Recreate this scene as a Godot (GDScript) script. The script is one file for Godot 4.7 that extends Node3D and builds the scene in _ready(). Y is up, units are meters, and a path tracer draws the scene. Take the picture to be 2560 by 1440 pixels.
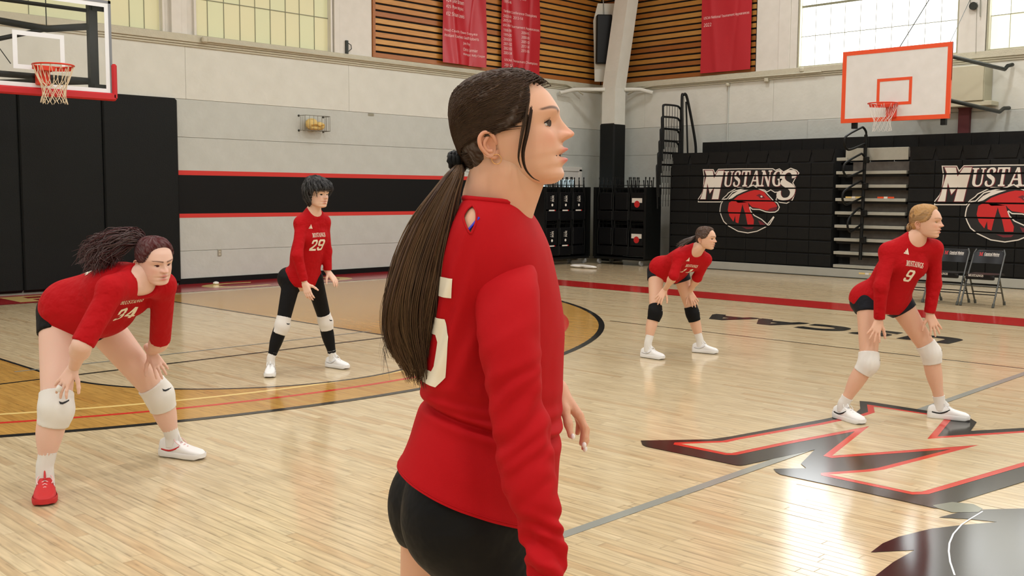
extends Node3D
# A school gymnasium with five volleyball players. Metres, y up. The camera stands at x = 0, z = 0; the left wall is at z = ZA, the right wall at x = XB.

const ZA := -16.15
const XB := 19.55
const CAM_H := 1.57
var rng := RandomNumberGenerator.new()
var M := {}
var fwd := Vector3.ZERO
var rgt := Vector3.ZERO
var upv := Vector3.ZERO

func _ready() -> void:
	rng.seed = 20240917
	setup_camera()
	setup_light()
	make_materials()
	build_floor()
	build_left_wall()
	build_right_wall()
	build_far_shell()
	build_bleacher()
	build_corner()
	build_glass_hoop()
	build_orange_hoop()
	build_banners()
	build_small_things()
	build_chairs()
	build_people()

func setup_camera() -> void:
	var pitch := deg_to_rad(5.25009553)
	var roll := deg_to_rad(0.32517809)
	var yaw := deg_to_rad(45.66192814)
	fwd = Vector3(sin(yaw) * cos(pitch), -sin(pitch), -cos(yaw) * cos(pitch))
	var r0 := Vector3(cos(yaw), 0, sin(yaw))
	var u0 := r0.cross(fwd)
	rgt = r0 * cos(roll) + u0 * sin(roll)
	upv = u0 * cos(roll) - r0 * sin(roll)
	var c := Camera3D.new()
	c.name = "camera"
	c.fov = 31.272
	c.near = 0.05
	c.far = 200.0
	add_child(c)
	c.global_transform = Transform3D(Basis(rgt, upv, -fwd), Vector3(0, CAM_H, 0))
	c.current = true

func setup_light() -> void:
	var we := WorldEnvironment.new()
	we.name = "environment"
	var e := Environment.new()
	e.background_mode = Environment.BG_SKY
	var sky := Sky.new()
	var sm := ProceduralSkyMaterial.new()
	sm.sky_top_color = Color(0.86, 0.9, 0.95)
	sm.sky_horizon_color = Color(0.95, 0.96, 0.97)
	sm.ground_bottom_color = Color(0.35, 0.36, 0.33)
	sm.ground_horizon_color = Color(0.6, 0.62, 0.6)
	sm.sky_energy_multiplier = 1.6
	sky.sky_material = sm
	e.sky = sky
	e.tonemap_mode = Environment.TONE_MAPPER_LINEAR
	e.tonemap_exposure = 0.84
	e.sdfgi_enabled = true
	e.ssao_enabled = true
	e.ssil_enabled = true
	we.environment = e
	add_child(we)

# ---------------------------------------------------------------- materials
func mat(color: Color, rough := 0.6, metal := 0.0, spec := 0.5) -> StandardMaterial3D:
	var m := StandardMaterial3D.new()
	m.albedo_color = color
	m.roughness = rough
	m.metallic = metal
	m.metallic_specular = spec
	return m

func c8(r: int, g: int, b: int) -> Color:
	return Color8(r, g, b)

func noise_tex(freq: float, size: int, lo: Color, hi: Color, sd: int, octaves := 4) -> ImageTexture:
	var n := FastNoiseLite.new()
	n.seed = sd
	n.noise_type = FastNoiseLite.TYPE_SIMPLEX_SMOOTH
	n.frequency = freq
	n.fractal_octaves = octaves
	var img := n.get_seamless_image(size, size, false, false, 0.2, true)
	img.convert(Image.FORMAT_RGB8)
	var d := img.get_data()
	var o := PackedByteArray()
	o.resize(d.size())
	var lut := PackedByteArray()
	lut.resize(768)
	for i in 256:
		var c := lo.lerp(hi, i / 255.0)
		lut[i * 3] = int(c.r * 255.0)
		lut[i * 3 + 1] = int(c.g * 255.0)
		lut[i * 3 + 2] = int(c.b * 255.0)
	for i in size * size:
		var k: int = d[i * 3] * 3
		o[i * 3] = lut[k]
		o[i * 3 + 1] = lut[k + 1]
		o[i * 3 + 2] = lut[k + 2]
	return ImageTexture.create_from_image(Image.create_from_data(size, size, false, Image.FORMAT_RGB8, o))

func bump_tex(freq: float, size: int, sd: int, strength: float, octaves := 3) -> ImageTexture:
	var n := FastNoiseLite.new()
	n.seed = sd
	n.noise_type = FastNoiseLite.TYPE_SIMPLEX_SMOOTH
	n.frequency = freq
	n.fractal_octaves = octaves
	var img := n.get_seamless_image(size, size, false, false, 0.2, true)
	img.convert(Image.FORMAT_RGBA8)
	img.bump_map_to_normal_map(strength)
	return ImageTexture.create_from_image(img)

func tri_map(m: StandardMaterial3D, scale: Vector3, world := true) -> StandardMaterial3D:
	m.uv1_triplanar = true
	m.uv1_world_triplanar = world
	m.uv1_scale = scale
	return m

func textured(m: StandardMaterial3D, albedo: Texture2D, normal: Texture2D, nscale: float, scale: Vector3, world := true) -> StandardMaterial3D:
	if albedo:
		m.albedo_texture = albedo
	if normal:
		m.normal_enabled = true
		m.normal_texture = normal
		m.normal_scale = nscale
	return tri_map(m, scale, world)

func make_materials() -> void:
	var fine := bump_tex(0.05, 256, 5, 6.0)
	var paint_var := noise_tex(0.012, 256, Color(0.965, 0.965, 0.96), Color(1, 1, 1), 11)
	var weave := bump_tex(0.2, 256, 9, 8.0, 1)
	M.cream = textured(mat(c8(216, 215, 204), 0.75), paint_var, fine, 0.06, Vector3(0.7, 0.7, 0.7))
	M.grey_wall = textured(mat(c8(194, 196, 188), 0.75), paint_var, fine, 0.08, Vector3(0.8, 0.8, 0.8))
	M.trim_white = textured(mat(c8(222, 217, 207), 0.6), paint_var, null, 0, Vector3(1.1, 1.1, 1.1))
	M.ledge = textured(mat(c8(196, 190, 168), 0.65), paint_var, fine, 0.3, Vector3(2.1, 2.1, 2.1))
	M.red_paint = mat(c8(205, 45, 35), 0.6)
	M.black_paint = mat(c8(17, 17, 16), 0.6, 0.0, 0.3)
	M.baseboard = mat(c8(14, 14, 14), 0.5, 0.0, 0.3)
	M.ceiling = mat(c8(212, 208, 198), 0.85)
	M.pad_black = textured(mat(c8(19, 21, 20), 0.5, 0.0, 0.3), null, fine, 0.2, Vector3(3, 3, 3))
	M.black_metal = mat(c8(14, 15, 14), 0.45, 0.0, 0.35)
	M.dark_steel = mat(c8(48, 50, 44), 0.45, 0.5)
	M.grey_metal = mat(c8(150, 150, 140), 0.4, 0.5)
	M.alu = textured(mat(c8(176, 174, 162), 0.45, 0.3), paint_var, null, 0, Vector3(3, 3, 3))
	M.riser = textured(mat(c8(112, 104, 96), 0.7), noise_tex(0.03, 128, Color(0.85, 0.84, 0.83), Color(1, 1, 1), 4), null, 0, Vector3(1.5, 1.5, 1.5))
	M.seat_black = textured(mat(c8(23, 23, 22), 0.55, 0.0, 0.3), null, fine, 0.35, Vector3(6, 6, 6))
	M.gap_black = mat(c8(10, 10, 10), 0.8)
	M.skirt = textured(mat(c8(168, 166, 156), 0.55), paint_var, null, 0, Vector3(1, 1, 1))
	M.white_print = mat(c8(226, 218, 206), 0.6)
	M.red_print = mat(c8(196, 30, 30), 0.6)
	M.maroon_print = mat(c8(110, 26, 38), 0.6)
	M.black_print = mat(c8(20, 18, 18), 0.6)
	M.orange = mat(c8(228, 78, 28), 0.45)
	M.rim_orange = mat(c8(214, 58, 30), 0.4, 0.2)
	M.board_white = textured(mat(c8(226, 224, 220), 0.5), paint_var, null, 0, Vector3(1, 1, 1))
	M.net = mat(c8(226, 208, 178), 0.85)
	M.net_white = mat(c8(226, 222, 214), 0.85)
	M.pad_red = mat(c8(190, 22, 30), 0.45)
	M.board_frame = mat(c8(128, 130, 134), 0.4, 0.4)
	M.white_line = mat(c8(232, 234, 236), 0.5)
	M.glass = mat(Color(0.3, 0.36, 0.34, 0.02), 0.02, 0.0, 0.3)
	M.glass.transparency = BaseMaterial3D.TRANSPARENCY_ALPHA
	M.banner = textured(mat(c8(178, 24, 36), 0.36), null, fine, 0.1, Vector3(4, 4, 4))
	M.banner_mat = textured(mat(c8(176, 30, 40), 0.55), null, fine, 0.1, Vector3(4, 4, 4))
	M.banner_text = mat(c8(232, 206, 200), 0.5)
	M.chair_black = mat(c8(17, 17, 18), 0.35, 0.0, 0.35)
	M.chair_metal = mat(c8(88, 90, 88), 0.35, 0.7)
	M.rubber = mat(c8(70, 72, 66), 0.8)
	M.caster = mat(c8(150, 150, 148), 0.5)
	M.maroon = mat(c8(92, 32, 34), 0.6)
	M.beige_box = mat(c8(190, 184, 158), 0.6)
	M.cloth_white = mat(c8(232, 228, 222), 0.9)
	M.yellow = mat(c8(222, 192, 120), 0.8)
	M.wire = mat(c8(140, 138, 126), 0.4, 0.6)
	M.outlet = mat(c8(150, 146, 128), 0.5)
	M.slat_back = mat(c8(12, 10, 9), 0.9)
	var grain := noise_tex(0.02, 256, Color(0.84, 0.81, 0.77), Color(1, 1, 1), 21)
	var tones := [c8(206, 146, 66), c8(192, 124, 52), c8(214, 158, 80), c8(174, 106, 44), c8(198, 134, 60)]
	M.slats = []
	M.slats_shaded = []
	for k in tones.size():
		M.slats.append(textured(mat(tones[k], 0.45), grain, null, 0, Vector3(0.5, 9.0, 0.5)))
		M.slats_shaded.append(textured(mat(tones[k].darkened(0.12), 0.45), grain, null, 0, Vector3(0.5, 9.0, 0.5)))  # right wall copy darkened, its shade put into the colour
	M.pane_a = mat(c8(206, 200, 160), 0.5)
	M.pane_a.emission_enabled = true
	M.pane_a.emission = c8(232, 226, 180)
	M.pane_a.emission_energy_multiplier = 0.2
	M.pane_a2 = mat(c8(202, 202, 162), 0.5)
	M.pane_a2.emission_enabled = true
	M.pane_a2.emission = c8(226, 226, 182)
	M.pane_a2.emission_energy_multiplier = 0.2
	M.pane_b = mat(c8(240, 240, 236), 0.4)
	M.pane_b.emission_enabled = true
	M.pane_b.emission = c8(250, 252, 250)
	M.pane_b.emission_energy_multiplier = 2.4
	M.pane_c = mat(c8(232, 230, 208), 0.4)
	M.pane_c.emission_enabled = true
	M.pane_c.emission = c8(248, 244, 214)
	M.pane_c.emission_energy_multiplier = 0.8
	M.lamp = mat(c8(250, 248, 240), 0.4)
	M.lamp.emission_enabled = true
	M.lamp.emission = c8(255, 250, 238)
	M.lamp.emission_energy_multiplier = 3.0
	M.muntin = mat(c8(132, 132, 106), 0.6)
	M.frame_grey = mat(c8(170, 166, 142), 0.6)

# ---------------------------------------------------------------- nodes
var used_names := {}

func numbered(called: String) -> String:
	if not used_names.has(called):
		used_names[called] = 0
		return called
	used_names[called] += 1
	return "%s_%03d" % [called, used_names[called]]

func thing(called: String, label: String, category: String, at := Vector3.ZERO, group := "") -> Node3D:
	var o := Node3D.new()
	o.name = numbered(called)
	add_child(o)
	o.position = at
	tag(o, label, category, group)
	return o

func tag(o: Node, label: String, category: String, group := "") -> void:
	o.set_meta("label", label)
	o.set_meta("category", category)
	if group != "":
		o.set_meta("group", group)

func structure(called: String) -> Node3D:
	var o := Node3D.new()
	o.name = called
	add_child(o)
	o.set_meta("kind", "structure")
	return o

func new_st() -> SurfaceTool:
	var st := SurfaceTool.new()
	st.begin(Mesh.PRIMITIVE_TRIANGLES)
	return st

func put(st: SurfaceTool, called: String, m: Material, parent: Node = self, normals := true) -> MeshInstance3D:
	if normals:
		st.generate_normals()
	var o := MeshInstance3D.new()
	o.mesh = st.commit()
	o.material_override = m
	if parent == self:
		o.name = numbered(called)
		add_child(o)
	else:
		o.name = called
		parent.add_child(o, true)
	return o

func put_mesh(mesh: Mesh, called: String, m: Material, parent: Node = self, at := Transform3D.IDENTITY) -> MeshInstance3D:
	var o := MeshInstance3D.new()
	o.mesh = mesh
	o.material_override = m
	o.transform = at
	if parent == self:
		o.name = numbered(called)
		add_child(o)
	else:
		o.name = called
		parent.add_child(o, true)
	return o

# ---------------------------------------------------------------- shapes (corners counter-clockwise seen from outside)
func tri(st: SurfaceTool, a: Vector3, b: Vector3, c: Vector3) -> void:
	st.add_vertex(a)
	st.add_vertex(c)
	st.add_vertex(b)

func quad(st: SurfaceTool, a: Vector3, b: Vector3, c: Vector3, d: Vector3) -> void:
	tri(st, a, b, c)
	tri(st, a, c, d)

func bx(st: SurfaceTool, x0: float, x1: float, y0: float, y1: float, z0: float, z1: float, t := Transform3D.IDENTITY) -> void:
	st.set_smooth_group(-1)
	var p: Array[Vector3] = []
	for i in 8:
		p.append(t * Vector3(x1 if i & 1 else x0, y1 if i & 2 else y0, z1 if i & 4 else z0))
	quad(st, p[4], p[5], p[7], p[6])
	quad(st, p[1], p[0], p[2], p[3])
	quad(st, p[5], p[1], p[3], p[7])
	quad(st, p[0], p[4], p[6], p[2])
	quad(st, p[6], p[7], p[3], p[2])
	quad(st, p[0], p[1], p[5], p[4])

# a box with all its edges chamfered by c
func cbox(st: SurfaceTool, ctr: Vector3, size: Vector3, c: float, t := Transform3D.IDENTITY) -> void:
	st.set_smooth_group(-1)
	var h := size * 0.5
	c = minf(c, minf(h.x, minf(h.y, h.z)) * 0.9)
	var v := func(sx: int, sy: int, sz: int, ax: int) -> Vector3:
		return t * (ctr + Vector3(sx * (h.x - (0.0 if ax == 0 else c)), sy * (h.y - (0.0 if ax == 1 else c)), sz * (h.z - (0.0 if ax == 2 else c))))
	for s in [-1, 1]:
		var f := [[v.call(s, -1, -1, 0), v.call(s, 1, -1, 0), v.call(s, 1, 1, 0), v.call(s, -1, 1, 0)],
			[v.call(-1, s, -1, 1), v.call(-1, s, 1, 1), v.call(1, s, 1, 1), v.call(1, s, -1, 1)],
			[v.call(-1, -1, s, 2), v.call(1, -1, s, 2), v.call(1, 1, s, 2), v.call(-1, 1, s, 2)]]
		for q in f:
			if s > 0:
				quad(st, q[0], q[1], q[2], q[3])
			else:
				quad(st, q[3], q[2], q[1], q[0])
	for a in [-1, 1]:
		for b in [-1, 1]:
			# edges along z, x, y
			var e := [[v.call(a, b, -1, 0), v.call(a, b, -1, 1), v.call(a, b, 1, 1), v.call(a, b, 1, 0)],
				[v.call(-1, a, b, 1), v.call(-1, a, b, 2), v.call(1, a, b, 2), v.call(1, a, b, 1)],
				[v.call(b, -1, a, 2), v.call(b, -1, a, 0), v.call(b, 1, a, 0), v.call(b, 1, a, 2)]]
			for q in e:
				if a * b > 0:
					quad(st, q[0], q[1], q[2], q[3])
				else:
					quad(st, q[3], q[2], q[1], q[0])
			for d in [-1, 1]:
				if a * b * d > 0:
					tri(st, v.call(a, b, d, 0), v.call(a, b, d, 1), v.call(a, b, d, 2))
				else:
					tri(st, v.call(a, b, d, 2), v.call(a, b, d, 1), v.call(a, b, d, 0))

func ring_frame(dir: Vector3, hint := Vector3.UP) -> Array:
	var u := hint.cross(dir)
	if u.length() < 0.05:
		u = Vector3.RIGHT.cross(dir)
		if u.length() < 0.05:
			u = Vector3.FORWARD.cross(dir)
	u = u.normalized()
	return [u, dir.cross(u).normalized()]

# a tube through pts; radius a number or an array
func tube(st: SurfaceTool, pts: Array, radius: Variant, sides := 8, closed := false, caps := true) -> void:
	st.set_smooth_group(0)
	var n := pts.size()
	var rings := []
	var u := Vector3.ZERO
	for i in n:
		var a: Vector3 = pts[(i - 1 + n) % n] if closed else pts[maxi(i - 1, 0)]
		var b: Vector3 = pts[(i + 1) % n] if closed else pts[mini(i + 1, n - 1)]
		var d := (b - a).normalized()
		if i == 0:
			u = ring_frame(d)[0]
		else:
			u = (u - d * u.dot(d))
			u = u.normalized() if u.length() > 1e-5 else ring_frame(d)[0]
		var w := d.cross(u)
		var r: float = radius[i] if radius is Array else radius
		var ring: Array[Vector3] = []
		for k in sides:
			var t := TAU * k / sides
			ring.append(pts[i] + (u * cos(t) + w * sin(t)) * r)
		rings.append(ring)
	for i in (n if closed else n - 1):
		var r0: Array = rings[i]
		var r1: Array = rings[(i + 1) % n]
		for k in sides:
			var k2 := (k + 1) % sides
			quad(st, r0[k], r0[k2], r1[k2], r1[k])
	if caps and not closed:
		st.set_smooth_group(-1)
		for k in sides:
			var k2 := (k + 1) % sides
			tri(st, pts[0], rings[0][k2], rings[0][k])
			tri(st, pts[n - 1], rings[n - 1][k], rings[n - 1][k2])
	st.set_smooth_group(0)

func bezier(pts: Array, steps := 6) -> Array:
	# Catmull-Rom through pts
	var o := []
	for i in pts.size() - 1:
		var p0: Vector3 = pts[maxi(i - 1, 0)]
		var p1: Vector3 = pts[i]
		var p2: Vector3 = pts[i + 1]
		var p3: Vector3 = pts[mini(i + 2, pts.size() - 1)]
		for k in steps:
			var t := k / float(steps)
			o.append(0.5 * (2.0 * p1 + (p2 - p0) * t + (2.0 * p0 - 5.0 * p1 + 4.0 * p2 - p3) * t * t + (3.0 * p1 - p0 - 3.0 * p2 + p3) * t * t * t))
	o.append(pts[pts.size() - 1])
	return o

# a polygon of points (u, v) raised from a plane: o + U u + V v, thick along N
func slab(st: SurfaceTool, poly: PackedVector2Array, o: Vector3, U: Vector3, V: Vector3, thick: float) -> void:
	var n := U.cross(V).normalized()
	if Geometry2D.is_polygon_clockwise(poly):
		poly.reverse()
	var idx := Geometry2D.triangulate_polygon(poly)
	st.set_smooth_group(-1)
	for i in range(0, idx.size(), 3):
		var a := poly[idx[i]]
		var b := poly[idx[i + 1]]
		var c := poly[idx[i + 2]]
		if (b - a).cross(c - a) < 0:
			var s := b
			b = c
			c = s
		tri(st, o + U * a.x + V * a.y + n * thick, o + U * b.x + V * b.y + n * thick, o + U * c.x + V * c.y + n * thick)
	if thick > 0.0:
		for i in poly.size():
			var a := poly[i]
			var b := poly[(i + 1) % poly.size()]
			var pa := o + U * a.x + V * a.y
			var pb := o + U * b.x + V * b.y
			quad(st, pa, pb, pb + n * thick, pa + n * thick)

func pairs(a: Array) -> PackedVector2Array:
	var p := PackedVector2Array()
	for i in range(0, a.size(), 2):
		p.append(Vector2(a[i], a[i + 1]))
	return p

# ---------------------------------------------------------------- lettering
var font_cache := {}

func letters(text: String, serif: bool, bold: bool, w: float, h: float) -> PackedVector2Array:
	var key := "%s%s" % [serif, bold]
	if not font_cache.has(key):
		var f := SystemFont.new()
		f.font_names = PackedStringArray(["Droid Serif" if serif else "Droid Sans"])
		f.font_weight = 700 if bold else 400
		font_cache[key] = f
	var tm := TextMesh.new()
	tm.text = text
	tm.font = font_cache[key]
	tm.font_size = 64
	tm.pixel_size = 0.01
	tm.depth = 0.0
	tm.curve_step = 3.0
	var arr := tm.get_mesh_arrays()
	var v: PackedVector3Array = arr[Mesh.ARRAY_VERTEX]
	var ix = arr[Mesh.ARRAY_INDEX]
	var o := PackedVector2Array()
	if ix != null and ix.size() > 0:
		for i in ix:
			o.append(Vector2(v[i].x, v[i].y))
	else:
		for p in v:
			o.append(Vector2(p.x, p.y))
	var lo := Vector2(1e9, 1e9)
	var hi := -lo
	for p in o:
		lo = lo.min(p)
		hi = hi.max(p)
	var ctr := (lo + hi) * 0.5
	var size := hi - lo
	var sy := h / size.y
	var sx := w / size.x if w > 0.0 else sy
	for i in o.size():
		o[i] = (o[i] - ctr) * Vector2(sx, sy)
	return o

func flat_tris(st: SurfaceTool, t: PackedVector2Array, o: Vector3, U: Vector3, V: Vector3) -> void:
	st.set_smooth_group(-1)
	for i in range(0, t.size(), 3):
		var a := t[i]
		var b := t[i + 1]
		var c := t[i + 2]
		if (b - a).cross(c - a) < 0:
			var s := b
			b = c
			c = s
		tri(st, o + U * a.x + V * a.y, o + U * b.x + V * b.y, o + U * c.x + V * c.y)

func split_tris(t: PackedVector2Array, most: float) -> PackedVector2Array:
	var o := PackedVector2Array()
	var stack := []
	for i in range(0, t.size(), 3):
		stack.append([t[i], t[i + 1], t[i + 2]])
	while stack.size() > 0:
		var q: Array = stack.pop_back()
		var a: Vector2 = q[0]
		var b: Vector2 = q[1]
		var c: Vector2 = q[2]
		var ab := a.distance_to(b)
		var bc := b.distance_to(c)
		var ca := c.distance_to(a)
		if maxf(ab, maxf(bc, ca)) <= most:
			o.append(a)
			o.append(b)
			o.append(c)
		elif ab >= bc and ab >= ca:
			var m := (a + b) * 0.5
			stack.append([a, m, c])
			stack.append([m, b, c])
		elif bc >= ca:
			var m := (b + c) * 0.5
			stack.append([a, b, m])
			stack.append([a, m, c])
		else:
			var m := (c + a) * 0.5
			stack.append([a, b, m])
			stack.append([m, b, c])
	return o

# ---------------------------------------------------------------- floor
const STRIP := 0.057
const REACH := 8.192
var joints := []

func wood_texture() -> ImageTexture:
	var r := RandomNumberGenerator.new()
	r.seed = 77
	var W := 1024
	var H := 2048
	var data := PackedByteArray()
	data.resize(W * H * 3)
	var n := FastNoiseLite.new()
	n.seed = 3
	n.frequency = 1.0
	n.fractal_octaves = 2
	for s in 256:
		var cuts := []
		var at := r.randf_range(0.0, 0.9)
		while at < REACH - 0.25:
			cuts.append(at)
			at += r.randf_range(0.35, 1.5)
		joints.append(cuts)
		var tones := []
		for k in cuts.size() + 1:
			var t := clampf(r.randfn(0.6, 0.2), 0.0, 1.0)
			var c := Color(0.765, 0.675, 0.525).lerp(Color(0.822, 0.744, 0.600), t)
			if r.randf() < 0.10:
				c = c.lerp(Color(0.73, 0.60, 0.44), 0.45)
			tones.append(c)
		tones[cuts.size()] = tones[0]
		for row in 8:
			var edge := 0.93 if row == 0 else 1.0
			var y := s * 8 + row
			var piece := 0
			for x in W:
				var z := x * REACH / W
				while piece < cuts.size() and z >= cuts[piece]:
					piece += 1
				var c: Color = tones[piece]
				var g := n.get_noise_2d(z * 3.0 + s * 17.3 + piece * 5.1, y * 0.33)
				var k := (1.0 + g * 0.10) * edge
				if piece > 0 and z - cuts[piece - 1] < 0.009:
					k *= 0.93
				if g < -0.62:
					k *= 0.92
				var i := (y * W + x) * 3
				data[i] = int(clampf(c.r * k, 0, 1) * 255.0)
				data[i + 1] = int(clampf(c.g * k, 0, 1) * 255.0)
				data[i + 2] = int(clampf(c.b * k, 0, 1) * 255.0)
	return ImageTexture.create_from_image(Image.create_from_data(W, H, false, Image.FORMAT_RGB8, data))

func wood_uv(p: Vector3) -> Vector2:
	return Vector2(p.z / REACH, p.x / (STRIP * 256.0))

func wood_poly(st: SurfaceTool, poly: PackedVector2Array, y: float) -> void:
	# poly in (x, z)
	var idx := Geometry2D.triangulate_polygon(poly)
	for i in range(0, idx.size(), 3):
		var a := poly[idx[i]]
		var b := poly[idx[i + 1]]
		var c := poly[idx[i + 2]]
		if (b - a).cross(c - a) < 0:
			var s := b
			b = c
			c = s
		for q in [a, b, c]:
			var p := Vector3(q.x, y, q.y)
			st.set_normal(Vector3.UP)
			st.set_uv(wood_uv(p))
			st.add_vertex(p)

func paint(called: String, poly: PackedVector2Array, y: float, m: Material, parent: Node3D) -> MeshInstance3D:
	var st := new_st()
	wood_poly(st, poly, y)
	return put(st, called, m, parent, false)

func band(called: String, a: Vector2, b: Vector2, width: float, y: float, m: Material, parent: Node3D) -> void:
	var d := (b - a).normalized().orthogonal() * width * 0.5
	paint(called, PackedVector2Array([a - d, b - d, b + d, a + d]), y, m, parent)

func arc_band(called: String, c: Vector2, r: float, width: float, a0: float, a1: float, y: float, m: Material, parent: Node3D) -> void:
	var st := new_st()
	var n := 72
	for i in n:
		var t0 := lerpf(a0, a1, i / float(n))
		var t1 := lerpf(a0, a1, (i + 1) / float(n))
		var d0 := Vector2(cos(t0), sin(t0))
		var d1 := Vector2(cos(t1), sin(t1))
		wood_poly(st, PackedVector2Array([c + d0 * (r - width * 0.5), c + d0 * (r + width * 0.5), c + d1 * (r + width * 0.5), c + d1 * (r - width * 0.5)]), y)
	put(st, called, m, parent, false)

func build_floor() -> void:
	var tex := wood_texture()
	var rough_tex := noise_tex(0.02, 256, Color(0.72, 0.72, 0.72), Color(1, 1, 1), 31)
	M.wood = mat(Color(1, 1, 1), 0.14, 0.0, 0.5)
	M.wood.albedo_texture = tex
	M.wood_stain = mat(Color(0.93, 0.79, 0.52), 0.14, 0.0, 0.5)
	M.wood_stain.albedo_texture = tex
	var gloss := func(c: Color) -> StandardMaterial3D:
		return mat(c, 0.14, 0.0, 0.5)
	M.line_black = gloss.call(c8(34, 32, 30))
	M.line_red = gloss.call(c8(206, 54, 42))
	M.side_red = gloss.call(c8(186, 34, 32))
	M.line_grey = gloss.call(c8(148, 150, 142))
	M.line_yellow = gloss.call(c8(238, 206, 130))
	M.zone_red = gloss.call(c8(168, 30, 36))
	M.tape = gloss.call(c8(120, 122, 106))
	var f := structure("floor")
	var st := new_st()
	bx(st, -9.3, 19.8, -0.3, -0.002, -16.4, 10.3)
	put(st, "subfloor", M.wood_stain, f)
	paint("maple_field", pairs([-9.3, -16.4, 19.8, -16.4, 19.8, 10.3, -9.3, 10.3]), 0.0, M.wood, f)
	# the nearest maple strips one by one
	var count := 0
	var plane_f := Vector2(fwd.x, fwd.z).normalized()
	var plane_r := Vector2(-plane_f.y, plane_f.x)
	for s in range(0, 100):
		var x := (s + 0.5) * STRIP
		var cuts: Array = joints[posmod(s, 256)]
		for base in [-1, -2]:
			for k in cuts.size():
				var z0: float = cuts[k] + base * REACH
				var z1: float = (cuts[k + 1] if k + 1 < cuts.size() else cuts[0] + REACH) + base * REACH
				var c := Vector2(x, (z0 + z1) * 0.5)
				var dist := c.dot(plane_f)
				if dist < 3.75 or dist > 5.25 or absf(c.dot(plane_r)) > dist * 0.6 or count >= 290:
					continue
				var ps := new_st()
				var g := 0.0008
				var e := 0.0014
				var b0 := Vector3(s * STRIP + g * 0.5, 0.0006, z0 + g * 0.5)
				var b1 := Vector3((s + 1) * STRIP - g * 0.5, 0.0006, z1 - g * 0.5)
				var top := [Vector3(b0.x + e, 0.0012, b0.z + e), Vector3(b1.x - e, 0.0012, b0.z + e), Vector3(b1.x - e, 0.0012, b1.z - e), Vector3(b0.x + e, 0.0012, b1.z - e)]
				var low := [b0, Vector3(b1.x, b0.y, b0.z), b1, Vector3(b0.x, b0.y, b1.z)]
				ps.set_smooth_group(-1)
				var quads := [[top[0], top[3], top[2], top[1]]]
				for i in 4:
					var j := (i + 1) % 4
					quads.append([low[j], low[i], top[i], top[j]])
				for q in quads:
					for i in [0, 2, 1, 0, 3, 2]:
						ps.set_uv(wood_uv(q[i]))
						ps.add_vertex(q[i])
				put(ps, "plank", M.wood, f)
				count += 1
	# stained zone between the lane and the three point line
	var C := Vector2(5.21, -12.95)
	var R := 6.7
	var poly := PackedVector2Array()
	poly.append(Vector2(C.x - R, -14.6))
	for i in 61:
		var t := PI - PI * i / 60.0
		poly.append(C + Vector2(cos(t), sin(t)) * R)
	poly.append(Vector2(C.x + R, -14.6))
	poly.append(Vector2(7.085, -14.6))
	poly.append(Vector2(7.085, -8.748))
	for i in range(1, 40):
		var t := PI * i / 40.0
		poly.append(Vector2(5.275, -8.748) + Vector2(cos(t), sin(t)) * 1.80)
	poly.append(Vector2(3.465, -8.748))
	poly.append(Vector2(3.465, -14.6))
	paint("stained_zone", poly, 0.0020, M.wood_stain, f)
	arc_band("three_point_line", C, 6.72, 0.07, 0.0, PI, 0.0026, M.line_black, f)
	band("three_point_line", Vector2(C.x + 6.72, -12.95), Vector2(C.x + 6.72, -14.6), 0.07, 0.0026, M.line_black, f)
	arc_band("inner_arc_line", C, 6.30, 0.055, 0.0, PI, 0.0026, M.line_red, f)
	arc_band("inner_arc_line", C, 6.00, 0.05, PI * 0.42, PI, 0.0026, M.line_yellow, f)
	arc_band("free_throw_circle", Vector2(5.275, -8.748), 1.795, 0.045, 0.0, PI, 0.0028, M.line_black, f)
	band("lane_line", Vector2(7.085, -8.72), Vector2(7.085, -14.6), 0.035, 0.0028, M.line_black, f)
	band("lane_line", Vector2(3.465, -8.72), Vector2(3.465, -14.6), 0.035, 0.0028, M.line_black, f)
	band("free_throw_line", Vector2(0.5, -8.748), Vector2(7.085, -8.748), 0.04, 0.0030, M.line_black, f)
	band("thin_line", Vector2(3.3, -9.26), Vector2(7.2, -9.26), 0.03, 0.0030, M.line_grey, f)
	band("thin_line", Vector2(9.93, -8.0), Vector2(9.93, 8.0), 0.02, 0.0026, M.line_black, f)
	band("sideline", Vector2(13.6, -14.6), Vector2(13.6, 8.5), 0.86, 0.0026, M.side_red, f)
	paint("baseline_zone", pairs([-4.0, -16.13, 14.05, -16.13, 14.05, -14.85, -4.0, -14.85]), 0.0026, M.zone_red, f)
	for w in [["F", 5.85, 0.75], ["C", 9.1, 1.1], ["O", 10.9, 1.1]]:
		st = new_st()
		flat_tris(st, letters(w[0], false, true, w[2], 0.85), Vector3(w[1], 0.0034, -15.45), Vector3(1, 0, 0), Vector3(0, 0, -1))
		put(st, "baseline_letter", M.line_yellow, f)
	st = new_st()
	for k in 3:
		flat_tris(st, letters("USCAA", false, true, 3.25, 0.46), Vector3(11.24 + 0.04 * k, 0.0030 + 0.0002 * k, -5.885), Vector3(0, 0, -1), Vector3(-1, 0, 0))
	put(st, "floor_lettering", M.line_black, f)
	band("centre_line", Vector2(-6, -3.059), Vector2(13.1, -3.059), 0.062, 0.0026, M.line_grey, f)
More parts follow.
